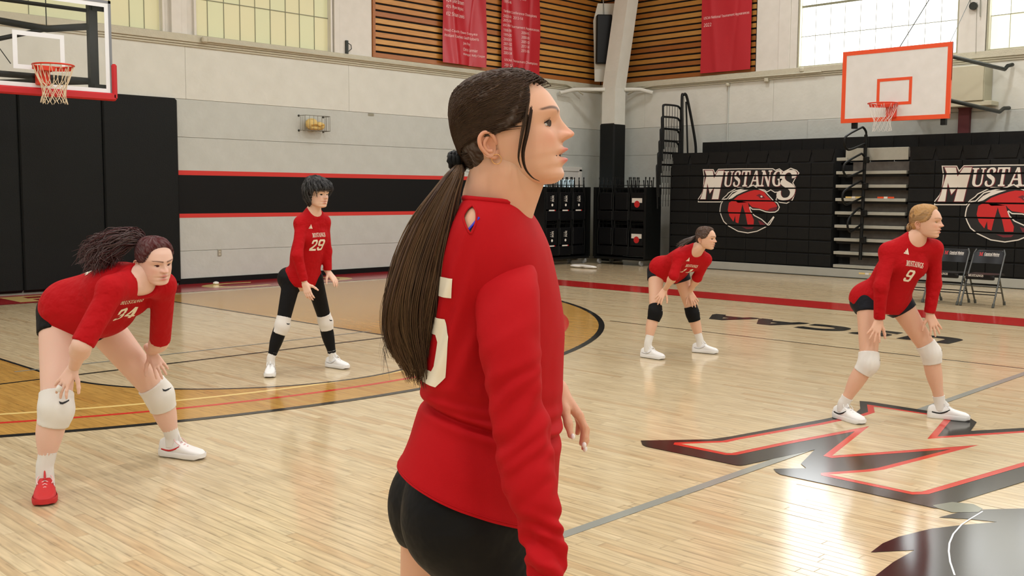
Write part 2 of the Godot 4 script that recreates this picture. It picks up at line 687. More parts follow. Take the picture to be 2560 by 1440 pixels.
	# big letter at centre court: black, red edge, bare maple
	var outer := pairs([5.197,-3.921,5.548,-3.625,5.717,-3.577,6.627,-3.403,7.008,-3.351,7.142,-3.383,7.420,-3.522,7.448,-3.459,7.438,-2.999,7.437,-2.717,7.303,-2.608,7.002,-2.537,7.357,-2.315,7.901,-1.969,6.881,-1.704,5.955,-1.860,5.298,-1.969,5.131,-2.001,5.117,-2.015,5.125,-2.588,5.120,-2.884,5.149,-2.926,5.198,-2.971,5.346,-2.844,5.414,-2.916,5.780,-3.022,5.156,-3.131,5.126,-3.141,5.113,-3.161,5.094,-3.800,5.115,-3.845])
	var inner := pairs([5.303,-3.684,5.546,-3.505,5.676,-3.489,6.467,-3.319,6.953,-3.248,7.089,-3.247,7.287,-3.348,7.292,-2.938,7.268,-2.814,6.557,-2.645,7.202,-2.265,7.643,-1.999,7.180,-1.873,6.389,-2.001,5.352,-2.175,5.309,-2.210,5.309,-2.683,5.530,-2.552,5.632,-2.512,6.634,-2.347,5.713,-2.873,6.639,-3.076,5.812,-3.252,5.334,-3.333,5.312,-3.355])
	paint("centre_letter", outer, 0.0034, M.line_black, f)
	for q in Geometry2D.offset_polygon(inner, 0.045, Geometry2D.JOIN_MITER):
		paint("centre_letter_edge", q, 0.0040, M.line_red, f)
	paint("centre_letter_field", inner, 0.0046, M.wood, f)
	var mane := pairs([4.978,-1.936,5.119,-1.900,5.271,-1.827,5.432,-1.690,5.620,-1.436,5.152,-0.994,4.198,-0.794,3.511,-1.327,3.751,-1.755,4.018,-1.808,4.221,-1.825,4.434,-1.823,4.267,-1.948,4.418,-1.963,4.559,-1.951,4.778,-1.893,4.952,-1.804,5.109,-1.706,5.063,-1.814])
	paint("centre_emblem", mane, 0.0034, M.line_black, f)
	paint("floor_tape", pairs([5.150,-2.039,5.281,-1.989,5.324,-1.899,5.277,-1.835,5.206,-1.829,5.105,-1.921,5.125,-2.001]), 0.0040, M.tape, f)
	var cpts := pairs([5.232,-1.819,5.054,-1.817,4.943,-1.813,4.777,-1.787,4.634,-1.749,4.525,-1.709,4.395,-1.652,4.251,-1.577])
	st = new_st()
	for i in cpts.size() - 1:
		var d := (cpts[i + 1] - cpts[i]).normalized().orthogonal() * 0.0038
		wood_poly(st, PackedVector2Array([cpts[i] - d, cpts[i + 1] - d, cpts[i + 1] + d, cpts[i] + d]), 0.0040)
	put(st, "centre_circle_line", M.white_line, f, false)

# ---------------------------------------------------------------- walls
func box_part(called: String, m: Material, parent: Node, x0: float, x1: float, y0: float, y1: float, z0: float, z1: float) -> MeshInstance3D:
	var st := new_st()
	bx(st, x0, x1, y0, y1, z0, z1)
	return put(st, called, m, parent)

func soft_part(called: String, m: Material, parent: Node, x0: float, x1: float, y0: float, y1: float, z0: float, z1: float, c: float) -> MeshInstance3D:
	var st := new_st()
	cbox(st, Vector3(x0 + x1, y0 + y1, z0 + z1) * 0.5, Vector3(x1 - x0, y1 - y0, z1 - z0), c)
	return put(st, called, m, parent)

const TOP := 8.6

func build_left_wall() -> void:
	var w := structure("wall_left")
	# core, with openings for the windows
	box_part("core", M.grey_wall, w, -9.3, 19.8, 0, 4.18, ZA - 0.3, ZA - 0.025)
	for s in [[-9.3, -7.0], [-4.2, -3.7], [-0.9, -0.4], [2.4, 2.9], [5.45, 5.5], [8.29, 8.86], [11.63, 19.8]]:
		box_part("upper_core", M.trim_white, w, s[0], s[1], 4.18, TOP, ZA - 0.3, ZA - 0.025)
	box_part("upper_core", M.trim_white, w, -9.3, 19.8, 7.0, TOP, ZA - 0.3, ZA - 0.03)
	# painted panels with open joints
	for r in [[0.095, 0.564], [0.569, 2.478], [2.483, 3.113]]:
		soft_part("wall_panel", M.grey_wall, w, -9.0, XB, r[0], r[1], ZA - 0.03, ZA, 0.003)
	var xs := [-9.0, -8.18, -4.81, -1.44, 1.93, 5.30, 8.67, 12.04, 15.41, 18.78, XB]
	for i in xs.size() - 1:
		soft_part("cream_panel", M.cream, w, xs[i] + 0.002, xs[i + 1] - 0.002, 3.117, 3.985, ZA - 0.03, ZA + 0.004, 0.003)
	box_part("stripe", M.red_paint, w, 8.47, 16.6, 1.848, 1.926, ZA, ZA + 0.002)
	box_part("stripe", M.black_paint, w, 8.47, 16.6, 1.198, 1.848, ZA, ZA + 0.0015)
	box_part("stripe", M.red_paint, w, 8.47, 16.6, 1.128, 1.198, ZA, ZA + 0.002)
	var st := new_st()
	bx(st, 8.47, 16.85, 0, 0.095, ZA - 0.02, ZA + 0.018)
	var b := put(st, "baseboard_left", M.baseboard)
	b.set_meta("kind", "structure")
	# ledge with its mouldings and conduit
	var t := structure("trim_1")
	soft_part("ledge", M.ledge, t, -9.0, XB, 4.06, 4.182, ZA - 0.03, ZA + 0.075, 0.006)
	soft_part("moulding", M.ledge, t, -9.0, XB, 4.022, 4.058, ZA - 0.03, ZA + 0.05, 0.006)
	soft_part("moulding", M.ledge, t, -9.0, XB, 3.985, 4.02, ZA - 0.03, ZA + 0.03, 0.006)
	st = new_st()
	tube(st, [Vector3(9.0, 4.10, ZA + 0.1), Vector3(18.2, 4.10, ZA + 0.1), Vector3(18.5, 4.02, ZA + 0.1), Vector3(18.75, 3.9, ZA + 0.14)], 0.016, 8)
	put(st, "conduit", M.ledge, t)
	st = new_st()
	cbox(st, Vector3(8.97, 4.115, ZA + 0.115), Vector3(0.1, 0.1, 0.08), 0.02)
	put(st, "junction_box", M.ledge, t)
	# pilasters between the windows
	var p := structure("trim_2")
	for q in [[8.42, 8.60, 0.05], [8.60, 8.72, 0.02], [11.68, 11.80, 0.06], [11.80, 12.58, 0.03]]:
		soft_part("pilaster", M.trim_white, p, q[0], q[1], 4.18, TOP, ZA - 0.03, ZA + q[2], 0.006)
	window_a(1, 5.52, 8.27, [7.42 - 0.62 * 3, 7.42 - 0.62 * 2, 7.42 - 0.31, 7.42, 7.75, 8.0])
	window_a(2, 8.88, 11.615, [9.133, 9.444, 9.756, 10.058, 10.368, 10.686, 10.985, 11.309])
	window_a(3, 2.92, 5.43, [3.2, 3.55, 3.9, 4.25, 4.6, 4.95])
	window_a(4, -0.38, 2.38, [0.0, 0.4, 0.8, 1.2, 1.6, 2.0])
	slats_a()

func window_a(n: int, x0: float, x1: float, cuts: Array) -> void:
	var w := structure("window_%d" % n)
	var y0 := 4.2
	var y1 := 6.98
	for s in [[x0 - 0.045, x0], [x1, x1 + 0.045]]:
		soft_part("frame", M.trim_white, w, s[0], s[1], 4.18, 7.0, ZA - 0.12, ZA + 0.03, 0.005)
	soft_part("sill", M.frame_grey, w, x0, x1, 4.18, y0, ZA - 0.12, ZA - 0.01, 0.004)
	box_part("head", M.trim_white, w, x0, x1, y1, 7.0, ZA - 0.12, ZA - 0.01)
	var all := [x0] + cuts + [x1]
	var ys := [y0, 4.81, 5.42, 6.03, 6.64, y1]
	var k := 0
	for i in all.size() - 1:
		for j in ys.size() - 1:
			box_part("pane", M.pane_a if (i * 7 + j * 5 + n) % 3 else M.pane_a2, w, all[i] + 0.005, all[i + 1] - 0.005, ys[j] + 0.005, ys[j + 1] - 0.005, ZA - 0.075, ZA - 0.065)
			k += 1
	for x in cuts:
		box_part("muntin", M.muntin, w, x - 0.005, x + 0.005, y0, y1, ZA - 0.085, ZA - 0.055)
	for j in range(1, ys.size() - 1):
		box_part("muntin", M.muntin, w, x0, x1, ys[j] - 0.006, ys[j] + 0.006, ZA - 0.086, ZA - 0.052)

func slats_a() -> void:
	var o := structure("trim_3")
	box_part("backing", M.slat_back, o, 12.62, XB, 4.186, TOP, ZA - 0.02, ZA + 0.012)
	soft_part("end_board", M.slats[3], o, 12.585, 12.65, 4.186, TOP, ZA - 0.02, ZA + 0.06, 0.004)
	var y := 4.188
	var k := 0
	while y < TOP - 0.1:
		soft_part("slat", M.slats[rng.randi() % 5], o, 12.655, XB - 0.06, y, y + 0.094, ZA + 0.012, ZA + 0.045, 0.004)
		y += 0.1315
		k += 1

func build_right_wall() -> void:
	var w := structure("wall_right")
	box_part("core", M.grey_wall, w, XB + 0.025, XB + 0.3, 0, 4.18, -16.4, 10.3)
	for s in [[-16.4, -10.86], [-7.64, -7.11], [-3.95, -3.4], [-0.3, 0.25], [3.4, 10.3]]:
		box_part("upper_core", M.trim_white, w, XB + 0.025, XB + 0.3, 4.18, TOP, s[0], s[1])
	box_part("upper_core", M.trim_white, w, XB + 0.03, XB + 0.3, 7.0, TOP, -16.4, 10.3)
	for r in [[0.0, 0.564], [0.569, 1.42], [1.425, 2.478], [2.483, 3.113]]:
		soft_part("wall_panel", M.grey_wall, w, XB, XB + 0.03, r[0], r[1], -16.15, 10.0, 0.003)
	var zs := [-16.15, -14.8, -11.43, -8.06, -4.69, -1.32, 2.05, 5.42, 10.0]
	for i in zs.size() - 1:
		soft_part("cream_panel", M.cream, w, XB - 0.004, XB + 0.03, 3.117, 3.985, zs[i] + 0.002, zs[i + 1] - 0.002, 0.003)
	soft_part("rail_board", M.grey_wall, w, XB - 0.03, XB + 0.01, 2.5, 3.10, -10.6, 10.0, 0.004)
	var t := structure("trim_4")
	soft_part("ledge", M.ledge, t, XB - 0.075, XB + 0.03, 4.06, 4.182, -16.15, 10.0, 0.006)
	soft_part("moulding", M.ledge, t, XB - 0.05, XB + 0.03, 4.022, 4.058, -16.15, 10.0, 0.006)
	soft_part("moulding", M.ledge, t, XB - 0.03, XB + 0.03, 3.985, 4.02, -16.15, 10.0, 0.006)
	var st := new_st()
	tube(st, [Vector3(XB - 0.14, 3.9, -15.2), Vector3(XB - 0.1, 4.02, -14.9), Vector3(XB - 0.1, 4.06, -14.5), Vector3(XB - 0.1, 4.06, -10.3)], 0.016, 8)
	put(st, "conduit", M.ledge, t)
	st = new_st()
	tube(st, [Vector3(XB - 0.025, 3.98, -12.52), Vector3(XB - 0.025, 0.3, -12.52)], 0.014, 8)
	put(st, "conduit", M.grey_wall, t)
	for q in [[-12.52, 3.955, 0.07], [-11.57, 3.985, 0.09], [-10.75, 4.13, 0.09]]:
		st = new_st()
		cbox(st, Vector3(XB - 0.05, q[1], q[0]), Vector3(0.1, q[2], q[2]), 0.015)
		put(st, "junction_box", M.ledge, t)
	var p := structure("trim_5")
	for q in [[-11.86, -11.32, 0.03], [-11.32, -11.06, 0.05], [-11.06, -10.9, 0.03], [-7.62, -7.14, 0.05], [-3.9, -3.45, 0.05]]:
		soft_part("pilaster", M.trim_white, p, XB - q[2], XB + 0.03, 4.18, TOP, q[0], q[1], 0.006)
	window_b(5, -10.85, -7.66, [-10.543, -10.219, -9.91, -9.582, -9.261, -8.939, -8.61, -8.287, -7.987], 3)
	window_b(6, -7.085, -3.97, [-6.753, -6.43, -6.1, -5.78, -5.45, -5.12, -4.8, -4.48, -4.2], 1)
	window_b(7, -3.38, -0.32, [-3.05, -2.7, -2.35, -2.0, -1.65, -1.3, -0.95, -0.6], 1)
	window_b(8, 0.27, 3.38, [0.6, 0.95, 1.3, 1.65, 2.0, 2.35, 2.7, 3.05], 1)
	var o := structure("trim_6")
	box_part("backing", M.slat_back, o, XB - 0.012, XB + 0.02, 4.186, TOP, -16.15, -11.87)
	var y := 4.188
	while y < TOP - 0.1:
		soft_part("slat", M.slats_shaded[rng.randi() % 5], o, XB - 0.045, XB - 0.012, y, y + 0.094, -16.09, -11.875, 0.004)
		y += 0.1315

func window_b(n: int, z0: float, z1: float, cuts: Array, bright: int) -> void:
	var w := structure("window_%d" % n)
	var y0 := 4.215
	var y1 := 6.98
	for s in [[z0 - 0.04, z0], [z1, z1 + 0.04]]:
		soft_part("frame", M.frame_grey, w, XB - 0.03, XB + 0.12, 4.18, 7.0, s[0], s[1], 0.005)
	soft_part("sill", M.frame_grey, w, XB + 0.005, XB + 0.12, 4.18, y0, z0, z1, 0.004)
	box_part("head", M.trim_white, w, XB + 0.01, XB + 0.12, y1, 7.0, z0, z1)
	var all := [z0] + cuts + [z1]
	var ys := [y0, 4.815, 5.42, 6.03, 6.64, y1]
	for i in all.size() - 1:
		for j in ys.size() - 1:
			var m: Material = M.pane_b
			if bright == 1:
				m = M.pane_c if (i * 3 + j * 5) % 4 != 1 else M.pane_b
			box_part("pane", m, w, XB + 0.065, XB + 0.075, ys[j] + 0.004, ys[j + 1] - 0.004, all[i] + 0.004, all[i + 1] - 0.004)
	for z in cuts:
		box_part("muntin", M.muntin, w, XB + 0.06, XB + 0.085, y0, y1, z - 0.004, z + 0.004)
	for j in range(1, ys.size() - 1):
		var hw := 0.022 if j == 2 else 0.006
		box_part("muntin", M.muntin, w, XB + 0.055, XB + 0.086, ys[j] - hw, ys[j] + hw, z0, z1)
	var a := AreaLight3D.new()
	a.name = "daylight"
	a.area_size = Vector2(z1 - z0, y1 - y0)
	a.light_color = Color(0.96, 0.98, 1.0)
	a.light_energy = WINDOW_ENERGY * (1.0 if bright == 3 else 0.5)
	a.light_size = 0.5
	a.shadow_enabled = true
	w.add_child(a)
	a.global_transform = Transform3D(Basis(Vector3(0, 0, 1), Vector3(0, 1, 0), Vector3(-1, 0, 0)).orthonormalized(), Vector3(XB + 0.05, (y0 + y1) * 0.5, (z0 + z1) * 0.5))
	a.look_at_from_position(a.global_position, a.global_position + Vector3(-1, 0, 0), Vector3.UP)

const WINDOW_ENERGY := 9.0
const LAMP_ENERGY := 14.0

func build_far_shell() -> void:
	var c := structure("ceiling")
	box_part("deck", M.ceiling, c, -9.3, 19.85, TOP, TOP + 0.25, -16.45, 10.3)
	for i in 6:
		box_part("beam", M.trim_white, c, -9.3, 19.8, TOP - 0.35, TOP, -13.6 + i * 4.4, -13.35 + i * 4.4)
	var w := structure("wall_near")
	box_part("core", M.cream, w, -9.3, 19.85, 0, TOP, 10.0, 10.3)
	var v := structure("wall_back")
	box_part("core", M.cream, v, -9.3, -9.0, 0, TOP, -16.4, 10.3)
	for i in 5:
		for j in 5:
			var at := Vector3(-6.2 + i * 5.6, TOP - 0.55, -13.4 + j * 5.0 + 2.2)  # lamps out of view, placed to light the whole hall evenly
			var l := thing("unseen_ceiling_lamp", "unseen ceiling lamp, %s from the left wall in the %s row from the back wall" % [["first", "second", "third", "fourth", "fifth"][j], ["first", "second", "third", "fourth", "fifth"][i]], "lamp", at, "unseen ceiling lamps")
			var st := new_st()
			cbox(st, Vector3(0, 0.05, 0), Vector3(1.3, 0.1, 0.62), 0.02)
			put(st, "housing", M.trim_white, l)
			st = new_st()
			bx(st, -0.58, 0.58, -0.012, -0.002, -0.26, 0.26)
			put(st, "lamp_panel", M.lamp, l)
			for sx in [-0.5, 0.5]:
				st = new_st()
				tube(st, [Vector3(sx, 0.1, 0), Vector3(sx, 0.56, 0)], 0.008, 6)
				put(st, "hanger", M.grey_metal, l)
			var a := AreaLight3D.new()
			a.name = "lamp_light"
			a.area_size = Vector2(1.16, 0.52)
			a.light_color = Color(0.975, 0.985, 1.0)
			a.light_energy = LAMP_ENERGY
			a.shadow_enabled = true
			l.add_child(a)
			a.position = Vector3(0, -0.02, 0)
			a.rotation = Vector3(-PI / 2, 0, 0)

# ---------------------------------------------------------------- bleachers
const LOGO := {
	"word": [-1.100, 2.105, -0.831, 2.102, -0.787, 2.020, -0.715, 2.106, -0.239, 2.109, 0.570, 2.101, 0.627, 2.069, 0.713, 2.099, 0.807, 2.037, 0.964, 2.107, 1.099, 2.061, 1.159, 2.001, 1.091, 1.920, 1.029, 1.811, 1.086, 1.724, 1.084, 1.604, 1.028, 1.467, 0.902, 1.397, 0.741, 1.414, 0.646, 1.469, 0.704, 1.619, 0.623, 1.613, 0.534, 1.663, 0.447, 1.618, 0.382, 1.663, -0.228, 1.713, -0.450, 1.598, -0.489, 1.552, -0.568, 1.493, -0.634, 1.409, -1.203, 1.404, -1.203, 1.477, -1.114, 1.595, -1.082, 1.677, -1.068, 1.935],
	"m": [-1.044, 2.073, -0.846, 2.070, -0.812, 1.910, -0.714, 2.069, -0.571, 2.067, -0.631, 1.793, -0.693, 1.474, -0.852, 1.473, -0.793, 1.736, -0.906, 1.596, -0.974, 1.806, -1.009, 1.471, -1.143, 1.470, -1.091, 1.595, -1.043, 1.806, -0.999, 1.969],
	"horse": [-0.568, 1.482, -0.488, 1.494, -0.358, 1.632, -0.226, 1.673, 0.021, 1.735, 0.136, 1.780, 0.240, 1.713, 0.408, 1.646, 0.473, 1.590, 0.603, 1.469, 0.704, 1.414, 0.751, 1.326, 0.722, 1.259, 0.654, 1.219, 0.536, 1.211, 0.434, 1.221, 0.293, 1.264, 0.126, 1.267, 0.073, 1.306, 0.101, 1.238, 0.181, 1.160, 0.350, 1.085, 0.480, 0.987, 0.613, 1.146, 0.639, 1.124, 0.543, 0.971, 0.444, 0.913, 0.255, 0.823, 0.037, 0.780, -0.201, 0.809, -0.431, 0.912, -0.555, 1.007, -0.612, 1.111, -0.656, 1.214, -0.651, 1.284, -0.633, 1.377],
	"face": [-0.313, 1.472, -0.222, 1.542, -0.080, 1.599, 0.062, 1.645, 0.165, 1.668, 0.293, 1.662, 0.383, 1.635, 0.449, 1.557, 0.553, 1.468, 0.642, 1.413, 0.694, 1.347, 0.672, 1.269, 0.560, 1.240, 0.433, 1.260, 0.279, 1.297, 0.124, 1.318, 0.058, 1.373, 0.030, 1.413, -0.218, 1.405],
	"neck": [-0.431, 1.402, -0.313, 1.470, 0.024, 1.412, 0.053, 1.305, 0.088, 1.215, 0.171, 1.058, 0.167, 0.968, 0.025, 0.964, -0.027, 1.168, -0.084, 1.303, -0.106, 1.383, -0.135, 1.257, -0.164, 1.142, -0.193, 0.981, -0.257, 1.003, -0.274, 1.140, -0.313, 1.013, -0.410, 1.126, -0.454, 1.252],
	"mane": [-0.437, 1.494, -0.356, 1.575, -0.226, 1.644, -0.358, 1.632, -0.266, 1.667, 0.023, 1.670, -0.094, 1.628, -0.250, 1.564, -0.354, 1.495, -0.447, 1.469],
	"eye": [0.303, 1.539, 0.328, 1.558, 0.358, 1.543, 0.349, 1.520, 0.323, 1.517],
	"brow": [0.207, 1.555, 0.283, 1.589, 0.360, 1.556, 0.425, 1.501, 0.298, 1.500, 0.259, 1.539],
	"muzzle": [0.533, 1.301, 0.632, 1.324, 0.697, 1.342, 0.674, 1.269, 0.560, 1.239, 0.471, 1.250],
	"chest": [-0.111, 0.915, 0.033, 0.907, 0.175, 0.917, 0.138, 0.876, 0.008, 0.867],
	"chest2": [0.267, 1.055, 0.351, 1.028, 0.442, 0.969, 0.315, 0.966],
}
const BX := 18.5
const ROW0 := 0.185
const ROW := 0.2545

func row_rects() -> Array:
	var o := []
	for k in 9:
		o.append([ROW0 + ROW * k + 0.006, ROW0 + ROW * (k + 1) - 0.022])
	return o

func print_layer(called: String, polys: Array, z0: float, lift: float, m: Material, parent: Node3D) -> void:
	var st := new_st()
	var any := false
	for poly in polys:
		for r in row_rects():
			var rect := PackedVector2Array([Vector2(-3, r[0]), Vector2(3, r[0]), Vector2(3, r[1]), Vector2(-3, r[1])])
			for q in Geometry2D.intersect_polygons(poly, rect):
				if q.size() < 3 or Geometry2D.triangulate_polygon(q).size() == 0:
					continue
				slab(st, q, Vector3(BX - lift, 0, z0), Vector3(0, 0, 1), Vector3(0, 1, 0), 0.0)
				any = true
	if any:
		put(st, called, m, parent)

func tri_polys(t: PackedVector2Array, off: Vector2) -> Array:
	var o := []
	for i in range(0, t.size(), 3):
		var p := PackedVector2Array([t[i] + off, t[i + 1] + off, t[i + 2] + off])
		if absf((p[1] - p[0]).cross(p[2] - p[0])) > 1e-7:
			o.append(p)
	return o

func offset_all(polys: Array, by: float) -> Array:
	var o := []
	for p in polys:
		o.append_array(Geometry2D.offset_polygon(p, by, Geometry2D.JOIN_ROUND))
	return o

func bleacher_print(b: Node3D, z0: float) -> void:
	var P := {}
	for k in LOGO:
		P[k] = pairs(LOGO[k])
		if Geometry2D.is_polygon_clockwise(P[k]):
			P[k].reverse()
	var horse_in := Geometry2D.offset_polygon(P.horse, -0.02, Geometry2D.JOIN_MITER)
	print_layer("print_word_outline", [P.word], z0, 0.0012, M.white_print, b)
	print_layer("print_word_ground", Geometry2D.offset_polygon(P.word, -0.018, Geometry2D.JOIN_MITER), z0, 0.0024, M.black_print, b)
	var mid := letters("USTANG", true, true, 1.36, 0.33)
	for i in mid.size():
		mid[i].x += mid[i].y * 0.12
	var last := letters("S", true, true, 0.40, 0.60)
	for i in last.size():
		last[i].x += last[i].y * 0.15
	print_layer("print_word_shade", tri_polys(mid, Vector2(0.118, 1.889)) + tri_polys(last, Vector2(0.91, 1.758)) + Geometry2D.offset_polygon(P.m, 0.014, Geometry2D.JOIN_MITER), z0, 0.0036, M.maroon_print, b)
	print_layer("print_word", tri_polys(mid, Vector2(0.104, 1.897)) + tri_polys(last, Vector2(0.895, 1.764)) + [P.m], z0, 0.0048, M.white_print, b)
	print_layer("print_head_outline", [P.horse], z0, 0.0060, M.white_print, b)
	print_layer("print_head_ground", horse_in, z0, 0.0072, M.black_print, b)
	for k in ["face", "neck"]:
		print_layer("print_head_" + k, [P[k]], z0, 0.0084, M.red_print, b)
	for k in ["brow", "muzzle", "chest", "chest2"]:
		print_layer("print_head_shade", [P[k]], z0, 0.0096, M.maroon_print, b)
	print_layer("print_mane", [P.mane], z0, 0.0108, M.white_print, b)
	print_layer("print_eye", [P.eye], z0, 0.0108, M.white_print, b)

func build_bleacher() -> void:
	var b := thing("bleacher", "black folded bleacher with printed seat fronts and a grey stepped aisle", "bleacher", Vector3.ZERO)
	# dark inside and skirt
	for s in [[-13.25, -9.47], [-8.02, 4.0]]:
		box_part("frame_core", M.gap_black, b, BX + 0.035, XB - 0.35, 0.02, 2.45, s[0] + 0.01, s[1] - 0.01)
	box_part("frame_core", M.gap_black, b, BX + 0.3, XB - 0.35, 0.02, 2.2, -9.47, -8.02)
	soft_part("skirt_board", M.skirt, b, BX - 0.02, BX + 0.03, 0.004, 0.168, -13.27, 4.0, 0.004)
	box_part("skirt_foot", M.dark_steel, b, BX - 0.03, BX - 0.02, 0.003, 0.014, -13.27, 4.0)
	# seat modules
	var w := 0.4725
	var mod := new_st()
	cbox(mod, Vector3(0.15, 0, 0), Vector3(0.3, ROW - 0.026, w - 0.005), 0.009)
	mod.generate_normals()
	var mesh := mod.commit()
	var high := new_st()
	slab(high, pairs([-w * 0.5 + 0.05, -0.114, w * 0.5 - 0.05, -0.114, w * 0.5 - 0.02, 0.02, w * 0.5 - 0.004, 0.06, w * 0.5 - 0.004, 0.114, -w * 0.5 + 0.004, 0.114, -w * 0.5 + 0.004, 0.06, -w * 0.5 + 0.02, 0.02]), Vector3(0.28, 0, 0), Vector3(0, 0, 1), Vector3(0, 1, 0), 0.28)
	high.generate_normals()
	var mesh_high := high.commit()
	for s in [[-13.27, 8], [-8.02, 13]]:
		for k in 9:
			for i in s[1]:
				var at := Vector3(BX + (0.0 if k < 8 else 0.01), ROW0 + ROW * (k + 0.5) - 0.008, s[0] + w * (i + 0.5) + 0.01)
				put_mesh(mesh if k < 8 else mesh_high, "seat_panel", M.seat_black, b, Transform3D(Basis(), at))
	var back := new_st()
	slab(back, pairs([-w * 0.5 + 0.03, -0.24, w * 0.5 - 0.03, -0.24, w * 0.5 - 0.003, 0.05, w * 0.5 - 0.003, 0.24, -w * 0.5 + 0.003, 0.24, -w * 0.5 + 0.003, 0.05]), Vector3(0.1, 0, 0), Vector3(0, 0, 1), Vector3(0, 1, 0), 0.1)
	back.generate_normals()
	var mesh_back := back.commit()
	for i in 34:
		put_mesh(mesh_back, "seat_back", M.seat_black, b, Transform3D(Basis(), Vector3(18.9, 2.45, -12.74 + w * (i + 0.5))))
	box_part("deck_board", M.gap_black, b, BX + 0.3, 19.2, 2.15, 2.2, -13.25, 4.0)
	# aisle steps
	for k in 9:
		var y := ROW0 + ROW * k
		soft_part("step_riser", M.riser, b, BX + 0.24, BX + 0.28, y + 0.06, y + ROW - 0.02, -9.2, -8.05, 0.003)
		if k < 8:
			soft_part("step_board", M.alu, b, BX - 0.005, BX + 0.26, y + 0.002, y + 0.060, -9.42, -8.05, 0.004)
			box_part("step_shadow_bar", M.gap_black, b, BX + 0.06, BX + 0.25, y - 0.045, y, -9.40, -8.07)  # black bar standing in for the shade under each board
	soft_part("step_panel", M.alu, b, BX + 0.02, BX + 0.06, 2.225, 2.455, -9.25, -8.04, 0.004)
	soft_part("step_board", M.alu, b, BX - 0.005, BX + 0.05, 2.225, 2.285, -9.42, -9.2, 0.004)
	# safety stickers
	for q in [[1.53, -9.05, M.yellow], [1.53, -8.42, M.orange], [0.1, -8.72, M.yellow]]:
		for d in [-0.10, 0.10]:
			var ws := new_st()
			bx(ws, BX - 0.0225 if q[0] < 0.3 else BX - 0.0075, BX - 0.004, q[0] - 0.012, q[0] + 0.018, q[1] + d - 0.06, q[1] + d + 0.06)
			put(ws, "warning_sticker", q[2], b)
		var st := new_st()
		bx(st, BX - 0.0225 if q[0] < 0.3 else BX - 0.0075, BX - 0.004, q[0] - 0.016, q[0] + 0.02, q[1] - 0.035, q[1] + 0.035)
		put(st, "warning_sticker", M.white_print, b)
	# aisle handrail: a post with four loops towards the court
	var st := new_st()
	var z := -8.85
	tube(st, [Vector3(18.45, 0.36, z), Vector3(18.5, 2.7, z)], 0.032, 10)
	put(st, "handrail_post", M.black_metal, b)
	for k in 4:
		var y: float = [2.75, 2.262, 1.755, 1.255][k]
		var r: float = 1.0 if k != 3 else 0.72
		st = new_st()
		tube(st, bezier([Vector3(18.5, y - 0.1, z), Vector3(18.5, y, z), Vector3(18.38, y + 0.075, z), Vector3(18.26, y + 0.06, z), Vector3(18.5 - 0.76 * r, y - 0.1, z), Vector3(18.5 - 0.85 * r, y - 0.22, z), Vector3(18.5 - 0.78 * r, y - 0.32, z), Vector3(18.5 - 0.6 * r, y - 0.345, z), Vector3(18.5, y - 0.21, z)], 5), 0.021, 8)
		put(st, "handrail_loop", M.black_metal, b)
		st = new_st()
		cbox(st, Vector3(18.45, y - 0.52, z + 0.05), Vector3(0.1, 0.12, 0.08), 0.01)
		put(st, "handrail_bracket", M.black_metal, b)
	# end guard rails
	for k in 6:
		var y := 3.49 - 0.257 * k
		var x0 := 18.24 - 0.02 * k
		var zz := -13.32 - 0.012 * k
		st = new_st()
		tube(st, bezier([Vector3(x0 + 0.05, y - 0.95, zz), Vector3(x0, y - 0.1, zz), Vector3(x0 + 0.02, y - 0.03, zz), Vector3(x0 + 0.09, y, zz), Vector3(18.75, y, zz), Vector3(18.86, y - 0.05, zz), Vector3(18.9, y - 0.15, zz), Vector3(18.93, y - 0.95, zz)], 4), 0.022, 8)
		for i in 5:
			tube(st, [Vector3(x0 + 0.14 + i * 0.1, y - 0.9, zz), Vector3(x0 + 0.14 + i * 0.1, y - 0.02, zz)], 0.006, 5)
		tube(st, [Vector3(x0, y - 0.5, zz), Vector3(18.91, y - 0.5, zz)], 0.014, 6)
		put(st, "end_rail", M.black_metal, b)
	st = new_st()
	tube(st, bezier([Vector3(18.95, 2.3, -13.3), Vector3(18.9, 3.6, -13.3), Vector3(18.96, 3.74, -13.3), Vector3(19.06, 3.66, -13.27), Vector3(19.3, 2.72, -13.2), Vector3(19.32, 2.3, -13.2)], 6), 0.03, 8)
	tube(st, [Vector3(18.99, 2.3, -13.3), Vector3(18.97, 3.7, -13.3)], 0.007, 6)
	tube(st, [Vector3(19.12, 2.3, -13.26), Vector3(19.03, 3.6, -13.28)], 0.02, 6)
	put(st, "end_rail", M.black_metal, b)
	box_part("end_panel", M.seat_black, b, BX + 0.02, 19.2, 0.01, 2.15, -13.29, -13.255)
	bleacher_print(b, -11.35)
	bleacher_print(b, -6.318)

